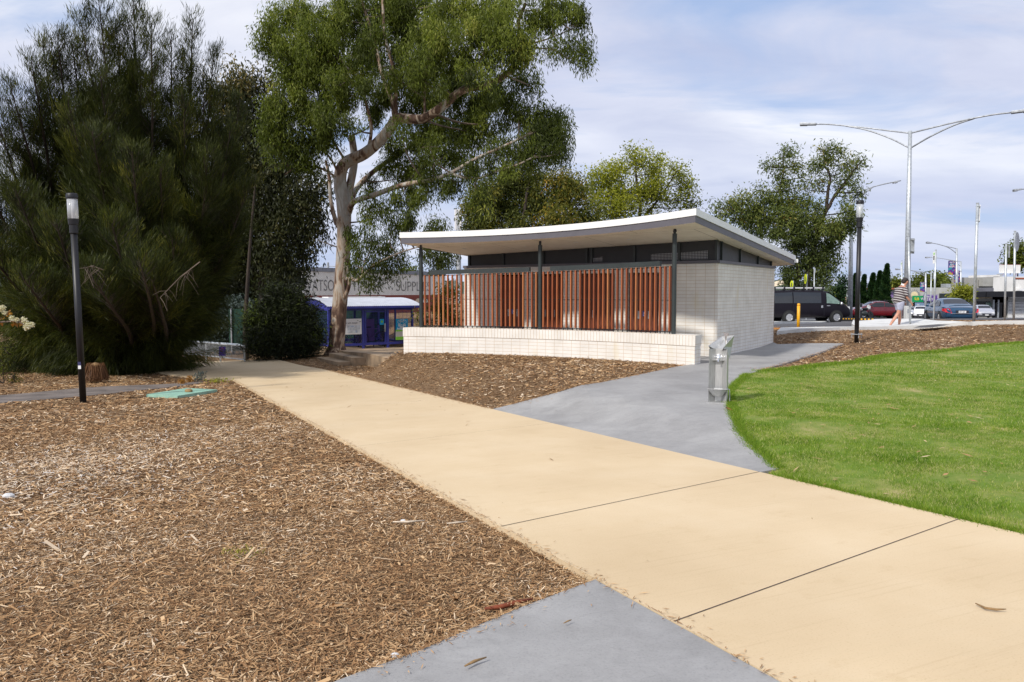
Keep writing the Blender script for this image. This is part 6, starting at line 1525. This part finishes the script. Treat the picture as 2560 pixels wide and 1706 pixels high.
for px, py, w, hh_, lb in ((1979.7, 711.5, 3.6, 9.5, 'fluorescent yellow pedestrian disc nearest the toilet block wall'), (2014, 698, 2.6, 12.5, 'fluorescent yellow disc on a pole further right above the van')):
    d = 56; q = at(px, py, d); gz = h(q.x, q.y); t = empty('crossing_sign', (q.x, q.y, gz), 0, lb, 'sign', 'yellow pedestrian crossing discs'); z = q.z-gz; R_ = K(hh_, d)
    m = MB(); m.tube([(.12, .05, 0), (.12, .05, z+R_)], .035, 8); m.build('pole', 'galv', t)
    m = MB(); m.lathe((0, 0, z), [(R_, 0), (R_, .02)], 24, (-.93*.97-.36*.22, .36*.97-.93*.22, 0) if hh_ > 10 else (-.93*.92-.36*.38, .36*.92-.93*.38, 0)); dd = m.build('disc', 'fluoro', t)
    m = MB(); m.tube([(-.05, -.06, z-R_*.5), (-.04, -.06, z+.0), (-.02, -.06, z+R_*.45)], .035, 5); m.tube([(-.04, -.06, z), (.03, -.08, z-R_*.5)], .03, 5); m.build('walking_figure', 'ink', dd)
# beige shade sail
a = at(1944, 704, 70); t = empty('shade_sail', (a.x, a.y, h(a.x, a.y)), 0, 'beige shade sail behind the end of the toilet block', 'shade sail'); z = a.z-h(a.x, a.y)
m = MB()
for i in range(8):
    for j in range(4):
        def q_(i, j): u = i/8; v = j/4; return (-2.5+u*3.2*(1), v*2, z-.8+.0+.9*(1-abs(2*v-1))*(.4)+ (1-u)*.2+.6*u*u)
        m.face([q_(i, j), q_(i+1, j), q_(i+1, j+1), q_(i, j+1)])
m.build('fabric', 'sail', t); m = MB(); m.tube([(-1.8, 0, 0), (-1.8, 0, z-.3)], .07, 8); m.tube([(.7, 0, 0), (.7, 0, z-.1)], .07, 8); m.build('post', 'black', t)

# street lights
def lux(m, a, b_, w, hgt): m.bar(a, b_, w, hgt)
def street_light(label, base, top, lo, arms, r0, r1, banner=None, group='tall grey street lights', lum=.8):
    t = empty('street_light', base, 0, label, 'street light', group); B = Vector(base); T = Vector(top)-B
    m = MB(); m.tube([(0, 0, -.3), tuple(T*.5), tuple(T)], [r0, (r0+r1)/2, r1], 14); m.build('pole', 'galv', t, smooth=True)
    for upper, lower, lm in arms:
        m = MB(); m.tube([Vector(p)-B for p in smooth_pts(upper, 4)], .030*r0/.1*.8, 6); m.tube([Vector(p)-B for p in smooth_pts(lower, 4)], .030*r0/.1*.8, 6); ar = m.build('arm', 'galvdark', t, smooth=True)
        if lm:
            a, b_ = Vector(lm[0])-B, Vector(lm[1])-B; m = MB(); m.bar(a, b_, lum*.42, lum*.16); m.bar(a.lerp(b_, .55), b_, lum*.34, lum*.24); m.build('luminaire', 'galvdark', ar, bevel=.02)
    if banner:
        c, w_, h_, right = banner; c = Vector(c)-B; bn = empty('banner', B+c, 0, None, None)
        m = MB(); m.box(-w_/2, w_/2, -.01, .01, -h_/2, h_/2); o = m.build('banner', MT['bannermat'], t); o.location = c; bpy.data.objects.remove(bn)
        m = MB(); m.box(-w_/2, w_/2+.25, -.02, .02, h_/2, h_/2+.04); m.box(-w_/2, w_/2+.25, -.02, .02, -h_/2-.04, -h_/2); m.build('banner_rod', 'galvdark', o)
        for s_, zz, mt in (('WATS', .33, 'white'), ('ON', .17, 'white'), ('SHOPS', .03, 'white')):
            text(s_, h_*.17, mt, (0, -.02, zz*h_), (1, 0, 0), (0, 0, 1), o, 'lettering', .002, .9*w_/h_/.55*.92, 'CENTER', .004)
    return t
def banner_mat():
    m, nt, b = nodes('banner_print'); v = coord(nt); w = N(nt, 'ShaderNodeTexVoronoi', Scale=3.6); link(nt, v, w.inputs['Vector'])
    s = nt.nodes.new('ShaderNodeSeparateColor'); link(nt, w.outputs['Color'], s.inputs[0])
    c = ramp(nt, s.outputs[0], [(0, (.05, .02, .14)), (.35, (.08, .03, .22)), (.5, (.45, .02, .10)), (.62, (.02, .25, .30)), (.75, (.10, .03, .25)), (.88, (.40, .30, .05)), (1, (.55, .1, .35))]); nt.nodes[-1].color_ramp.interpolation = 'CONSTANT' if hasattr(nt.nodes[-1], 'color_ramp') else None
    link(nt, c, b.inputs['Base Color']); b.inputs['Roughness'].default_value = .6; return m
MT['bannermat'] = banner_mat()
def z8(x, y, d): return at(1960+x/3.408, 240+y/3.408, d)
d = 46; base = at(2266, 802, d); base.z = h(base.x, base.y)
street_light('tallest double armed street light rising behind the walking man', base, z8(1075, 300, d), 0,
  [([z8(1070, 318, d), z8(900, 298, d+1), z8(700, 273, d+1.8), z8(520, 255, d+2.4), z8(380, 243, d+2.8), z8(275, 241, d+3)], [z8(1066, 443, d), z8(900, 360, d+1), z8(700, 290, d+1.8), z8(520, 256, d+2.4)], (z8(275, 241, d+3), z8(136, 243, d+3.4))),
   ([z8(1082, 317, d), z8(1220, 282, d-.8), z8(1350, 250, d-1.3), z8(1500, 216, d-2), z8(1640, 186, d-2.6), z8(1800, 158, d-3), z8(1940, 142, d-3.3)], [z8(1083, 442, d), z8(1250, 345, d-1), z8(1450, 250, d-1.8), z8(1620, 193, d-2.5)], (z8(1935, 143, d-3.3), z8(2120, 118, d-3.8)))], .19, .10)
d = 62; base = at(2125, 790, d); base.z = h(base.x, base.y)
street_light('street light with a single right arm standing behind the black lamp beside the big gum', base, at(2129.6, 486.5, d), 0,
  [([at(2129.6, 490, d), at(2165, 474, d), at(2200, 463, d), at(2252, 452, d)], [at(2129, 512, d), at(2150, 492, d), at(2180, 470, d)], (at(2233, 457.5, d), at(2242, 455, d)))], .20, .11)
d = 58; base = at(2640, 790, d); base.z = h(base.x, base.y)
street_light('street light whose arm end just enters the picture at the right edge', base, at(2645, 465, d), 0,
  [([at(2645, 470, d), at(2600, 470, d), at(2570, 472, d), at(2550, 474, d)], [at(2645, 490, d), at(2610, 475, d), at(2570, 472, d)], (at(2551, 474, d), at(2534, 477, d)))], .19, .10)
def z4p(x, y, d): return at(2220+x/5.226, 560+y/5.226, d)
for d, top, armu, arml, lm, bn, lb in ((95, (897, 322), [(897, 325), (820, 307), (740, 290), (650, 265), (565, 250)], [(893, 388), (850, 350), (790, 312), (740, 291)], ((565, 250), (503, 245)), (832, 575, 92, 180), 'street light with the largest colourful banner above the blue sedan'),
     (130, (952, 490), [(952, 493), (880, 485), (800, 470), (700, 453), (600, 441), (545, 439)], [(950, 555), (905, 525), (860, 500), (800, 472)], ((545, 439), (490, 440)), (902, 692, 75, 155), 'street light with a banner half hidden behind the nearer banner pole'),
     (115, (492, 640), [(492, 645), (440, 630), (370, 618), (250, 604), (150, 596)], [(490, 690), (440, 662), (370, 630), (300, 610)], ((150, 597), (100, 592)), (450, 827, 64, 122), 'street light with a small banner above the green shop sign')):
    q = z4p(top[0], 1240, d); q.z = h(q.x, q.y); tp_ = z4p(*top, d)
    k_ = d/F/5.226
    street_light(lb, q, tp_, 0, [([z4p(x, y, d) for x, y in armu], [z4p(x, y, d) for x, y in arml], (z4p(*lm[0], d), z4p(*lm[1], d)))], .19, .11, (z4p(bn[0], bn[1], d-.2), bn[2]*k_, bn[3]*k_, 1), 'banner street lights', 1.0)
# small distant lights
for px, py, d, lb in ((2104, 698, 150, 'tiny distant street light left of the black lamp'),):
    q = at(px+14, 760, d); q.z = h(q.x, q.y); street_light(lb, q, at(px+14, 697, d), 0, [([at(px+14, 700, d), at(px+8, 699, d), at(px+2, 698, d)], [at(px+14, 704, d), at(px+8, 700, d)], (at(px+2, 698, d), at(px-4, 697.5, d)))], .15, .1)

# ------------------------------------------------------------------ shops across the street
def bbox(px0, px1, py0, py1, d, dep=6, gz=None):
    a, b_ = at(px0, py0, d), at(px1, py0, d); zt = a.z; zb_ = at(px0, py1, d).z if py1 else -1.2
    return a.x, b_.x, d, d+dep, zb_, zt
def shop(name, d, px0, px1, py0, label, mat, parts, dep=8):
    x0, x1, y0, y1, zb_, zt = bbox(px0, px1, py0, None, d, dep)
    t = empty(name, ((x0+x1)/2, d, h((x0+x1)/2, d)), 0, label, 'building'); O = Vector(t.location)
    m = MB(); kb = (d+dep)/d; m.prism([(x0-O.x, 0), (x1-O.x, 0), (x1*kb-O.x, dep), (x0*kb-O.x, dep)], -.6, zt-O.z); m.build('wall', mat, t)
    for nm, mt, a, b_, c, e, y_0, y_1 in parts:
        X0, Z1 = at(a, c, d+y_0).x-O.x, at(a, c, d+y_0).z-O.z; X1, Z0_ = at(b_, e, d+y_0).x-O.x, at(b_, e, d+y_0).z-O.z
        m = MB(); m.box(X0, X1, y_0, y_1, Z0_, Z1); m.build(nm, mt, t)
    return t, O
D1 = 125
t, O = shop('shop_row', D1, 2268, 2392, 719.5, 'long low grey rendered shop wall behind the blue sedan', 'greyrender2', [('roof_unit', 'galvdark', 2365, 2377, 710, 719, 1, 2.5), ('shopfront', 'ink', 2283, 2390, 757, 800, -.3, .0), ('dark_window', 'darksteel', 2349, 2392, 734, 760, -.12, .0), ('awning', 'sail', 2290, 2320, 773, 777, -1.2, -.3)])
m = MB(); m.lathe((at(2286, 738, D1-.3).x-O.x, -.3, at(2286, 738, D1).z-O.z), [(.54, 0), (.54, .05)], 18, (0, -1, 0)); em = m.build('sun_emblem', M('cream_emblem', (.75, .62, .38), .6), t)
m = MB()
for a in np.linspace(.2, PI-.2, 9): c0 = Vector((at(2286, 738, D1-.3).x-O.x, -.33, at(2286, 738, D1).z-O.z)); m.bar(c0+Vector((.62*math.cos(a), 0, .62*math.sin(a))), c0+Vector((.88*math.cos(a), 0, .88*math.sin(a))), .04)
m.build('sun_rays', 'ink', em)
def sign_board(name, px0, px1, py0, py1, d, mat, label, txt, cat='sign', border=None):
    a, b_ = at(px0, py1, d), at(px1, py0, d); t = empty(name, ((a.x+b_.x)/2, d, (a.z+b_.z)/2), 0, label, cat); w, hh_ = (b_.x-a.x)/2, (b_.z-a.z)/2
    m = MB(); m.box(-w, w, 0, .12, -hh_, hh_); m.build('panel', mat, t)
    if border: m = MB(); m.box(-w*.96, w*.96, -.012, -.002, hh_*.82, hh_*.9); m.box(-w*.96, -w*.9, -.012, -.002, -hh_*.7, hh_*.8); m.box(w*.9, w*.96, -.012, -.002, -hh_*.1, hh_*.8); m.build('border', border, t)
    for s_, sz, x, z, mt, wi in txt: text(s_, sz*hh_, mt, (x*w, -.02, z*hh_), (1, 0, 0), (0, 0, 1), t, 'lettering', .004, wi, 'LEFT', .008)
    return t
sign_board('shop_sign', 2281, 2334, 740, 755.5, D1-.8, 'green', 'green shop sign with yellow and white lettering left of the purple sign', [('SUB', 1.15, -.82, -.38, 'yellowink', .75), ('WAY', 1.15, -.22, -.38, 'white', .95)])
sign_board('shop_sign', 2309, 2346, 737, 754, D1-1.2, 'purple', 'purple shop sign with white lettering overlapping the green sign', [('BizBusters', .62, -.82, .18, 'white', .62), ('BIZ BUY', .95, -.85, -.72, 'white', .70)], 'sign', 'white')
sign_board('shop_sign', 2288, 2330, 757, 768, D1-.9, M('steel_blue_sign', (.20, .28, .42), .5), 'pale blue shop sign below the green and purple signs', [('Live', .9, -.8, -.2, 'white', .8), ('CE', .9, .25, -.3, 'white', .9)])
D2 = 131
t, O = shop('grey_shop', D2, 2379, 2486, 694, 'taller grey concrete building left of the white shop', 'greyrender', [('downpipe_box', 'black', 2449, 2455, 699, 718, -.25, 0), ('downpipe_head', 'greyrender2', 2449, 2456, 696.5, 700, -.3, 0), ('meter_box', 'greyrender2', 2464, 2469, 697, 709, -.3, 0), ('duct', 'black', 2477, 2484, 700, 716, -.25, 0), ('side_wall', 'greyrender', 2458, 2486, 692, 716, -1.5, -.35)], 8)
D3 = 110
t, O = shop('white_shop', D3, 2483.5, 2620, 692, 'white two storey shop with black awning fascia and lattice gate', 'offwhite', [('parapet', 'offwhite', 2483.5, 2500, 687.5, 693, .0, 6), ('air_unit', 'galvdark', 2499, 2506, 685, 694, .5, 1.2), ('rust_panel', 'rust', 2539, 2600, 694.5, 698.5, -.06, 0), ('pillar', 'greyrender2', 2519, 2521.5, 752, 797, -.3, 0), ('shop_window', 'glassdark', 2521.5, 2600, 755, 792, -.1, 0), ('aircon', 'white', 2549, 2562, 722, 727, -.9, -.1), ('downlight_strip', 'white', 2527, 2600, 744, 745, -2, -1.9)])
gx0, gx1 = at(2521, 755, D3-.4).x-O.x, at(2600, 755, D3-.4).x-O.x; z1, z0 = at(2521, 756, D3-.4).z-O.z, at(2521, 794, D3-.4).z-O.z
m = MB()
n = 40
for i in range(n+1): x = gx0+(gx1-gx0)*i/n; m.bar((x, -.4, z0), (x, -.4, z1), .05)
for zz in (z0, z0+(z1-z0)*.35, z0+(z1-z0)*.6, z1): m.bar((gx0, -.4, zz), (gx1, -.4, zz), .06)
for i in range(n):
    x = gx0+(gx1-gx0)*i/n; w = (gx1-gx0)/n
    for zc_ in (z0+(z1-z0)*.35, z0+(z1-z0)*.82, z0+(z1-z0)*.08): m.bar((x, -.4, zc_-.13), (x+w, -.4, zc_+.13), .03); m.bar((x, -.4, zc_+.13), (x+w, -.4, zc_-.13), .03)
m.build('lattice_gate', 'white', t)
m = MB(); a, b_ = at(2407.5, 732.5, D3-2), at(2485, 728.5, D3-2.6)
def slab4(m, A, B, ha, hb, y0, y1, O):
    v = [(A.x-O.x, y0, A.z-O.z), (B.x-O.x, y0, B.z-O.z), (B.x-O.x, y0, B.z-hb-O.z), (A.x-O.x, y0, A.z-ha-O.z)]
    w = [(x, y1, z) for x, _, z in v]; i = len(m.v); m.v += v+w
    for q in ((0, 1, 2, 3), (7, 6, 5, 4), (0, 4, 5, 1), (3, 2, 6, 7), (1, 5, 6, 2), (0, 3, 7, 4)): m.f.append(tuple(i+k for k in q)); m.uv.append(None)
slab4(m, at(2407.5, 732, D3-2.2), at(2467, 729.3, D3-2.2), .62, .74, -2.2, -.1, O); slab4(m, at(2467, 729.0, D3-2.3), at(2620, 728, D3-2.3), .74, .77, -2.3, -.05, O)
aw = m.build('awning', 'black', t)
m = MB(); slab4(m, at(2414, 722, D3), at(2483, 720, D3), .49, .53, -.1, 3, O); m.build('skillion_roof', 'slateroof', t)
m = MB(); slab4(m, at(2425, 743, D3), at(2520, 741, D3), 2.8, 2.95, .0, .3, O); rw = m.build('side_shopfront', 'greyrender', t)
for nm, mt, a, b_, c, e in (('window', 'glassdark', 2445, 2463, 757, 790), ('window', 'glasspale', 2462, 2478, 757, 790), ('window', 'glassdark', 2487, 2495, 757, 796), ('window', 'glassdark', 2497, 2505, 757, 796), ('sign_strip', 'sail', 2446, 2478, 743.5, 746.5), ('fascia_sign', 'darksteel', 2444, 2475, 754, 757), ('column', 'galvdark', 2482.5, 2485.5, 750, 797), ('column', 'galvdark', 2495, 2497, 750, 797)):
    d_3 = D3-.15 if 'col' not in nm else D3-.6
    A, B = at(a, c, d_3), at(b_, e, d_3); m = MB(); m.box(A.x-O.x, B.x-O.x, d_3-D3, d_3-D3+.08, B.z-O.z, A.z-O.z); m.build(nm, mt, t)
t = sign_board('billboard', 2498.6, 2551.5, 662.5, 683.5, D3+1, 'offwhite', 'blank white billboard on the roof of the white shop', [])
m = MB(); 
for x in (-.9, .75, .9): m.bar((x, .06, -.9), (x, .06, -.38), .05)
m.build('bracket', 'rust', t)
m = MB(); a, b_ = at(2498.6, 683.5, D3+1), at(2551.5, 662.5, D3+1); w = (b_.x-a.x)/2; hh_ = (b_.z-a.z)/2; m.box(-w-.04, w+.04, -.015, .1, hh_, hh_+.05); m.build('frame', 'rust', t)
t, O = shop('tiled_roof_shop', 122, 2218, 2244, 722, 'small shop with reddish roof and purple window left of the walking man', 'greyrender', [('roof', 'rust', 2214, 2246, 720, 724, -.8, 8), ('dark_window', M('violet_window', (.28, .18, .40), .4), 2226, 2233, 731, 744, -.1, 0), ('shopfront', 'darkpanel', 2219, 2225, 728, 770, -.1, 0)])
t, O = shop('low_wall', 100, 2100, 2225, 771, 'low dark wall at the foot of the cypress row', 'darkpanel', [('capping', 'greyrender', 2100, 2225, 770, 771.5, -.1, .3)], .2); t['category'] = 'wall'
# ticket machine / white box behind the man
q = at(2268, 800, 40); q.z = h(q.x, q.y)+.1; t = empty('ticket_machine', q, 0, 'pale grey roadside cabinet just behind the walking man', 'cabinet'); hh_ = K(38, 40)
m = MB(); m.box(-K(6, 40), K(6, 40), -.15, .15, 0, hh_); m.build('cabinet', 'kerbconc', t, bevel=.02); m = MB(); m.box(-.08, .08, -.16, -.152, hh_*.55, hh_*.8); m.build('panel', 'galvdark', t)

# ------------------------------------------------------------------ walking man
q = at(2246, 820, 28.6); mz = h(q.x, q.y)+.0
man = empty('person', (q.x, q.y, mz+.02), math.radians(6), 'man in a brown and white striped polo and pale shorts walking right with head bowed', 'person')
def skin_mesh(name, verts, edges, rad, mat, parent, sub=2, root=0):
    me = bpy.data.meshes.new(name); me.from_pydata(verts, edges, []); me.materials.append(MT[mat] if isinstance(mat, str) else mat)
    o = bpy.data.objects.new(name, me); C.objects.link(o); o.parent = parent
    md = o.modifiers.new('skin', 'SKIN'); md.use_smooth_shade = True
    if not me.skin_vertices: me.attributes  # layer made by modifier below
    bpy.context.view_layer.objects.active = o
    if len(me.skin_vertices) == 0:
        import bmesh
        bm = bmesh.new(); bm.from_mesh(me); bm.verts.layers.skin.verify(); bm.to_mesh(me); bm.free()
    for i, v in enumerate(me.skin_vertices[0].data):
        r = rad[i]; v.radius = (r, r) if not hasattr(r, '__len__') else r; v.use_root = (i == root)
    s = o.modifiers.new('sub', 'SUBSURF'); s.levels = sub; s.render_levels = sub; return o
V_ = [(.00, 0, .93), (.03, 0, 1.12), (.07, 0, 1.30), (.11, 0, 1.44), (.15, 0, 1.52), (.20, 0, 1.58), (.235, 0, 1.66), (.215, 0, 1.725)]
E_ = [(0, 1), (1, 2), (2, 3), (3, 4), (4, 5), (5, 6), (6, 7)]; R_ = [.15, .16, .16, .10, .062, .080, .098, .075]
def add(chain, rads, start):
    p = start
    for v, r in zip(chain, rads): V_.append(v); E_.append((p, len(V_)-1)); R_.append(r); p = len(V_)-1
    return p
# legs: right leg (near) trails, left leg (far) forward
a = add([(-.02, -.10, .86), (-.04, -.11, .70), (-.10, -.11, .50), (-.25, -.11, .30), (-.37, -.11, .12), (-.40, -.11, .07), (-.30, -.12, .03)], [.105, .088, .060, .058, .038, .038, .028], 0)
a = add([(.02, .10, .86), (.06, .11, .68), (.10, .11, .50), (.11, .11, .30), (.09, .11, .11), (.09, .11, .06), (.22, .12, .03)], [.105, .088, .060, .060, .038, .038, .028], 0)
for sd in (-1, 1):
    w = add([(.10, sd*.15, 1.40), (.10, sd*.21, 1.30), (.11, sd*.25, 1.12), (.20, sd*.24, 1.02), (.30, sd*.21, .93), (.335, sd*.205, .895)], [.07, .052, .042, .040, .026, .030], 3)
    hx, hy, hz = V_[w]
    for i, (dy, L_) in enumerate(((-.028, .062), (-.010, .074), (.010, .070), (.028, .055))):
        add([(hx+.02, hy+dy, hz-.03), (hx+.02+L_*.35, hy+dy*1.15, hz-.03-L_*.55), (hx+.02+L_*.2, hy+dy*1.1, hz-.03-L_)], [.010, .009, .008], w)
    add([(hx+.02, hy-sd*.035, hz-.005), (hx+.055, hy-sd*.045, hz-.025)], [.011, .009], w)
skin_mesh('body', V_, E_, R_, 'skin', man)
def stripes():
    m, nt, b = nodes('striped_polo'); v = coord(nt); s = nt.nodes.new('ShaderNodeSeparateXYZ'); link(nt, v, s.inputs[0])
    a = N(nt, 'ShaderNodeMath', operation='MULTIPLY_ADD'); link(nt, s.outputs['X'], a.inputs[0]); a.inputs[1].default_value = .30; link(nt, s.outputs['Z'], a.inputs[2])
    k = N(nt, 'ShaderNodeMath', operation='MULTIPLY'); link(nt, a.outputs[0], k.inputs[0]); k.inputs[1].default_value = 1/.088
    f = N(nt, 'ShaderNodeMath', operation='FRACT'); link(nt, k.outputs[0], f.inputs[0])
    c = ramp(nt, f.outputs[0], [(0, (.085, .066, .070)), (.76, (.085, .066, .070)), (.78, (.72, .70, .68)), (.96, (.72, .70, .68)), (.98, (.085, .066, .070))]); link(nt, c, b.inputs['Base Color']); b.inputs['Roughness'].default_value = .85; return m
VS = [(-.01, 0, .80), (.02, 0, 1.05), (.07, 0, 1.30), (.10, 0, 1.42), (.10, -.15, 1.405), (.10, -.225, 1.30), (.115, -.262, 1.11), (.10, .15, 1.405), (.10, .225, 1.30), (.115, .262, 1.11)]
skin_mesh('polo_shirt', VS, [(0, 1), (1, 2), (2, 3), (3, 4), (4, 5), (5, 6), (3, 7), (7, 8), (8, 9)], [(.235, .225), (.235, .235), (.215, .225), (.125, .13), .095, .080, .074, .095, .080, .074], stripes(), man)
VH = [(0, 0, 1.02), (0, 0, .92), (-.015, -.11, .84), (-.035, -.115, .70), (-.05, -.115, .60), (.02, .11, .84), (.05, .115, .70), (.07, .115, .60)]
skin_mesh('shorts', VH, [(0, 1), (1, 2), (2, 3), (3, 4), (1, 5), (5, 6), (6, 7)], [.20, .185, .145, .115, .110, .125, .115, .110], 'shorts', man, 2, 1)
m = MB(); m.tube([(.10, 0, 1.485), (.145, 0, 1.535)], [.082, .070], 14); m.build('collar', 'white', man, smooth=True)
m = MB(); m.ball((.198, 0, 1.705), (.118, .105, .090), 16, 10); o = m.build('hair', 'hair', man, smooth=True)
m = MB(); m.ball((.150, 0, 1.66), (.075, .098, .085), 14, 8); m.build('hair', 'hair', man, smooth=True)
m = MB(); m.tube([(.322, 0, 1.655), (.345, 0, 1.625), (.320, 0, 1.61)], [.010, .017, .010], 6); 
for sd in (-1, 1): m.ball((.225, sd*.098, 1.645), (.022, .014, .034), 8, 6)
m.build('face_features', 'skin', man, smooth=True)
m = MB()
for sd in (-1, 1): m.ball((.312, sd*.034, 1.668), (.010, .014, .008), 8, 5)
m.box(.300, .318, -.026, .026, 1.583, 1.590); m.build('eyes_and_mouth', 'ink', man)
m = MB(); m.tube([(-.17, 0, .985), (-.17, 0, 1.03)], .02, 5); 
m = MB(); m.tube([(0, 0, .955), (0, 0, .99)], [.172, .182], 18); m.build('belt', 'navy', man)
for a, b_ in (((-.42, -.11, .045), (-.29, -.12, .012)), ((.07, .11, .02), (.24, .12, .012))):
    m = MB(); A = Vector(a); B = Vector(b_); m.bar(A-Vector((.03, 0, .02)), B+Vector((.06, 0, -.005)), .10, .022); m.build('sandal', 'twig', man, bevel=.01)

# ------------------------------------------------------------------ light, sky, camera
sun_dir = Vector((-.69, -.72, 0)).normalized(); EL = math.radians(42)
sd_ = Vector((sun_dir.x*math.cos(EL), sun_dir.y*math.cos(EL), math.sin(EL)))
ld = bpy.data.lights.new('sun', 'SUN'); ld.energy = 3.3; ld.angle = math.radians(4); ld.color = (1, .955, .89)
lo_ = bpy.data.objects.new('sun', ld); C.objects.link(lo_); lo_.rotation_euler = sd_.to_track_quat('Z', 'Y').to_euler()
wld = bpy.data.worlds.new('World'); sc.world = wld; wld.use_nodes = True; nt = wld.node_tree
bg = nt.nodes['Background']; sky = nt.nodes.new('ShaderNodeTexSky'); sky.sky_type = 'NISHITA'; sky.sun_disc = False
sky.sun_elevation = EL; sky.sun_rotation = math.atan2(sun_dir.x, sun_dir.y); sky.air_density = 1; sky.dust_density = 1.2; sky.ozone_density = 2
tc = nt.nodes.new('ShaderNodeTexCoord'); 
# clouds live on a plane high above: direction divided by its height
sep = nt.nodes.new('ShaderNodeSeparateXYZ'); link(nt, tc.outputs['Generated'], sep.inputs[0])
zz = N(nt, 'ShaderNodeMath', operation='MAXIMUM'); link(nt, sep.outputs['Z'], zz.inputs[0]); zz.inputs[1].default_value = .0
z2 = N(nt, 'ShaderNodeMath', operation='ADD'); link(nt, zz.outputs[0], z2.inputs[0]); z2.inputs[1].default_value = .16
dx = N(nt, 'ShaderNodeMath', operation='DIVIDE'); link(nt, sep.outputs['X'], dx.inputs[0]); link(nt, z2.outputs[0], dx.inputs[1])
dy = N(nt, 'ShaderNodeMath', operation='DIVIDE'); link(nt, sep.outputs['Y'], dy.inputs[0]); link(nt, z2.outputs[0], dy.inputs[1])
cb = nt.nodes.new('ShaderNodeCombineXYZ'); link(nt, dx.outputs[0], cb.inputs[0]); link(nt, dy.outputs[0], cb.inputs[1]); cb.inputs[2].default_value = 3.4
mp = N(nt, 'ShaderNodeMapping'); mp.inputs['Scale'].default_value = (.8, 1.25, 1); mp.inputs['Rotation'].default_value = (0, 0, .35); link(nt, cb.outputs[0], mp.inputs[0])
n1 = noise(nt, mp.outputs[0], 1.15, 7, .55, .5); n2 = noise(nt, mp.outputs[0], .62, 4, .5, .2)
dens = ramp(nt, n1, [(.35, (0, 0, 0)), (.50, (1, 1, 1))])
n3 = noise(nt, mp.outputs[0], 2.6, 6, .6, .4)
shade = ramp(nt, n2, [(.30, (5.0, 5.3, 7.0)), (.48, (6.8, 7.0, 8.1)), (.62, (9.4, 9.4, 9.6))])
shade = mix(nt, 1, shade, ramp(nt, n3, [(.3, (.86, .875, .92)), (.5, (1, 1, 1)), (.7, (1.08, 1.07, 1.05))]), 'MULTIPLY')
pale = mix(nt, .72, sky.outputs[0], (4.3, 5.5, 8.2))
mm = N(nt, 'ShaderNodeMath', operation='MULTIPLY'); link(nt, dens, mm.inputs[0]); mm.inputs[1].default_value = .88
col = mix(nt, mm.outputs[0], pale, shade)
# thin towards the horizon on the right: bluer haze low down
lowf = N(nt, 'ShaderNodeMapRange'); link(nt, sep.outputs['Z'], lowf.inputs[0]); lowf.inputs[1].default_value = .0; lowf.inputs[2].default_value = .30; lowf.inputs[3].default_value = .55; lowf.inputs[4].default_value = 0
col = mix(nt, lowf.outputs[0], col, (4.7, 5.5, 7.7))
link(nt, col, bg.inputs[0]); bg.inputs[1].default_value = .10
cam = bpy.data.cameras.new('camera'); co = bpy.data.objects.new('camera', cam); C.objects.link(co)
co.location = (0, 0, CAMZ); co.rotation_euler = (PI/2-PITCH, 0, 0); cam.lens = 28; cam.sensor_width = 36; cam.clip_end = 3000; cam.clip_start = .05
sc.camera = co
sc.view_settings.view_transform = 'Standard'; sc.view_settings.look = 'None'; sc.view_settings.gamma = 1; sc.view_settings.exposure = 0.20
sc.render.film_transparent = False
bpy.context.view_layer.update(); dg = bpy.context.evaluated_depsgraph_get()
for o in TEXTS:
    me = bpy.data.meshes.new_from_object(o.evaluated_get(dg)); me.name = o.name
    n = bpy.data.objects.new('tmp', me); C.objects.link(n); n.parent = o.parent; n.matrix_local = o.matrix_local.copy()
    nm = o.name; bpy.data.objects.remove(o); n.name = nm
sc.cycles.max_bounces = 8; sc.cycles.transparent_max_bounces = 12
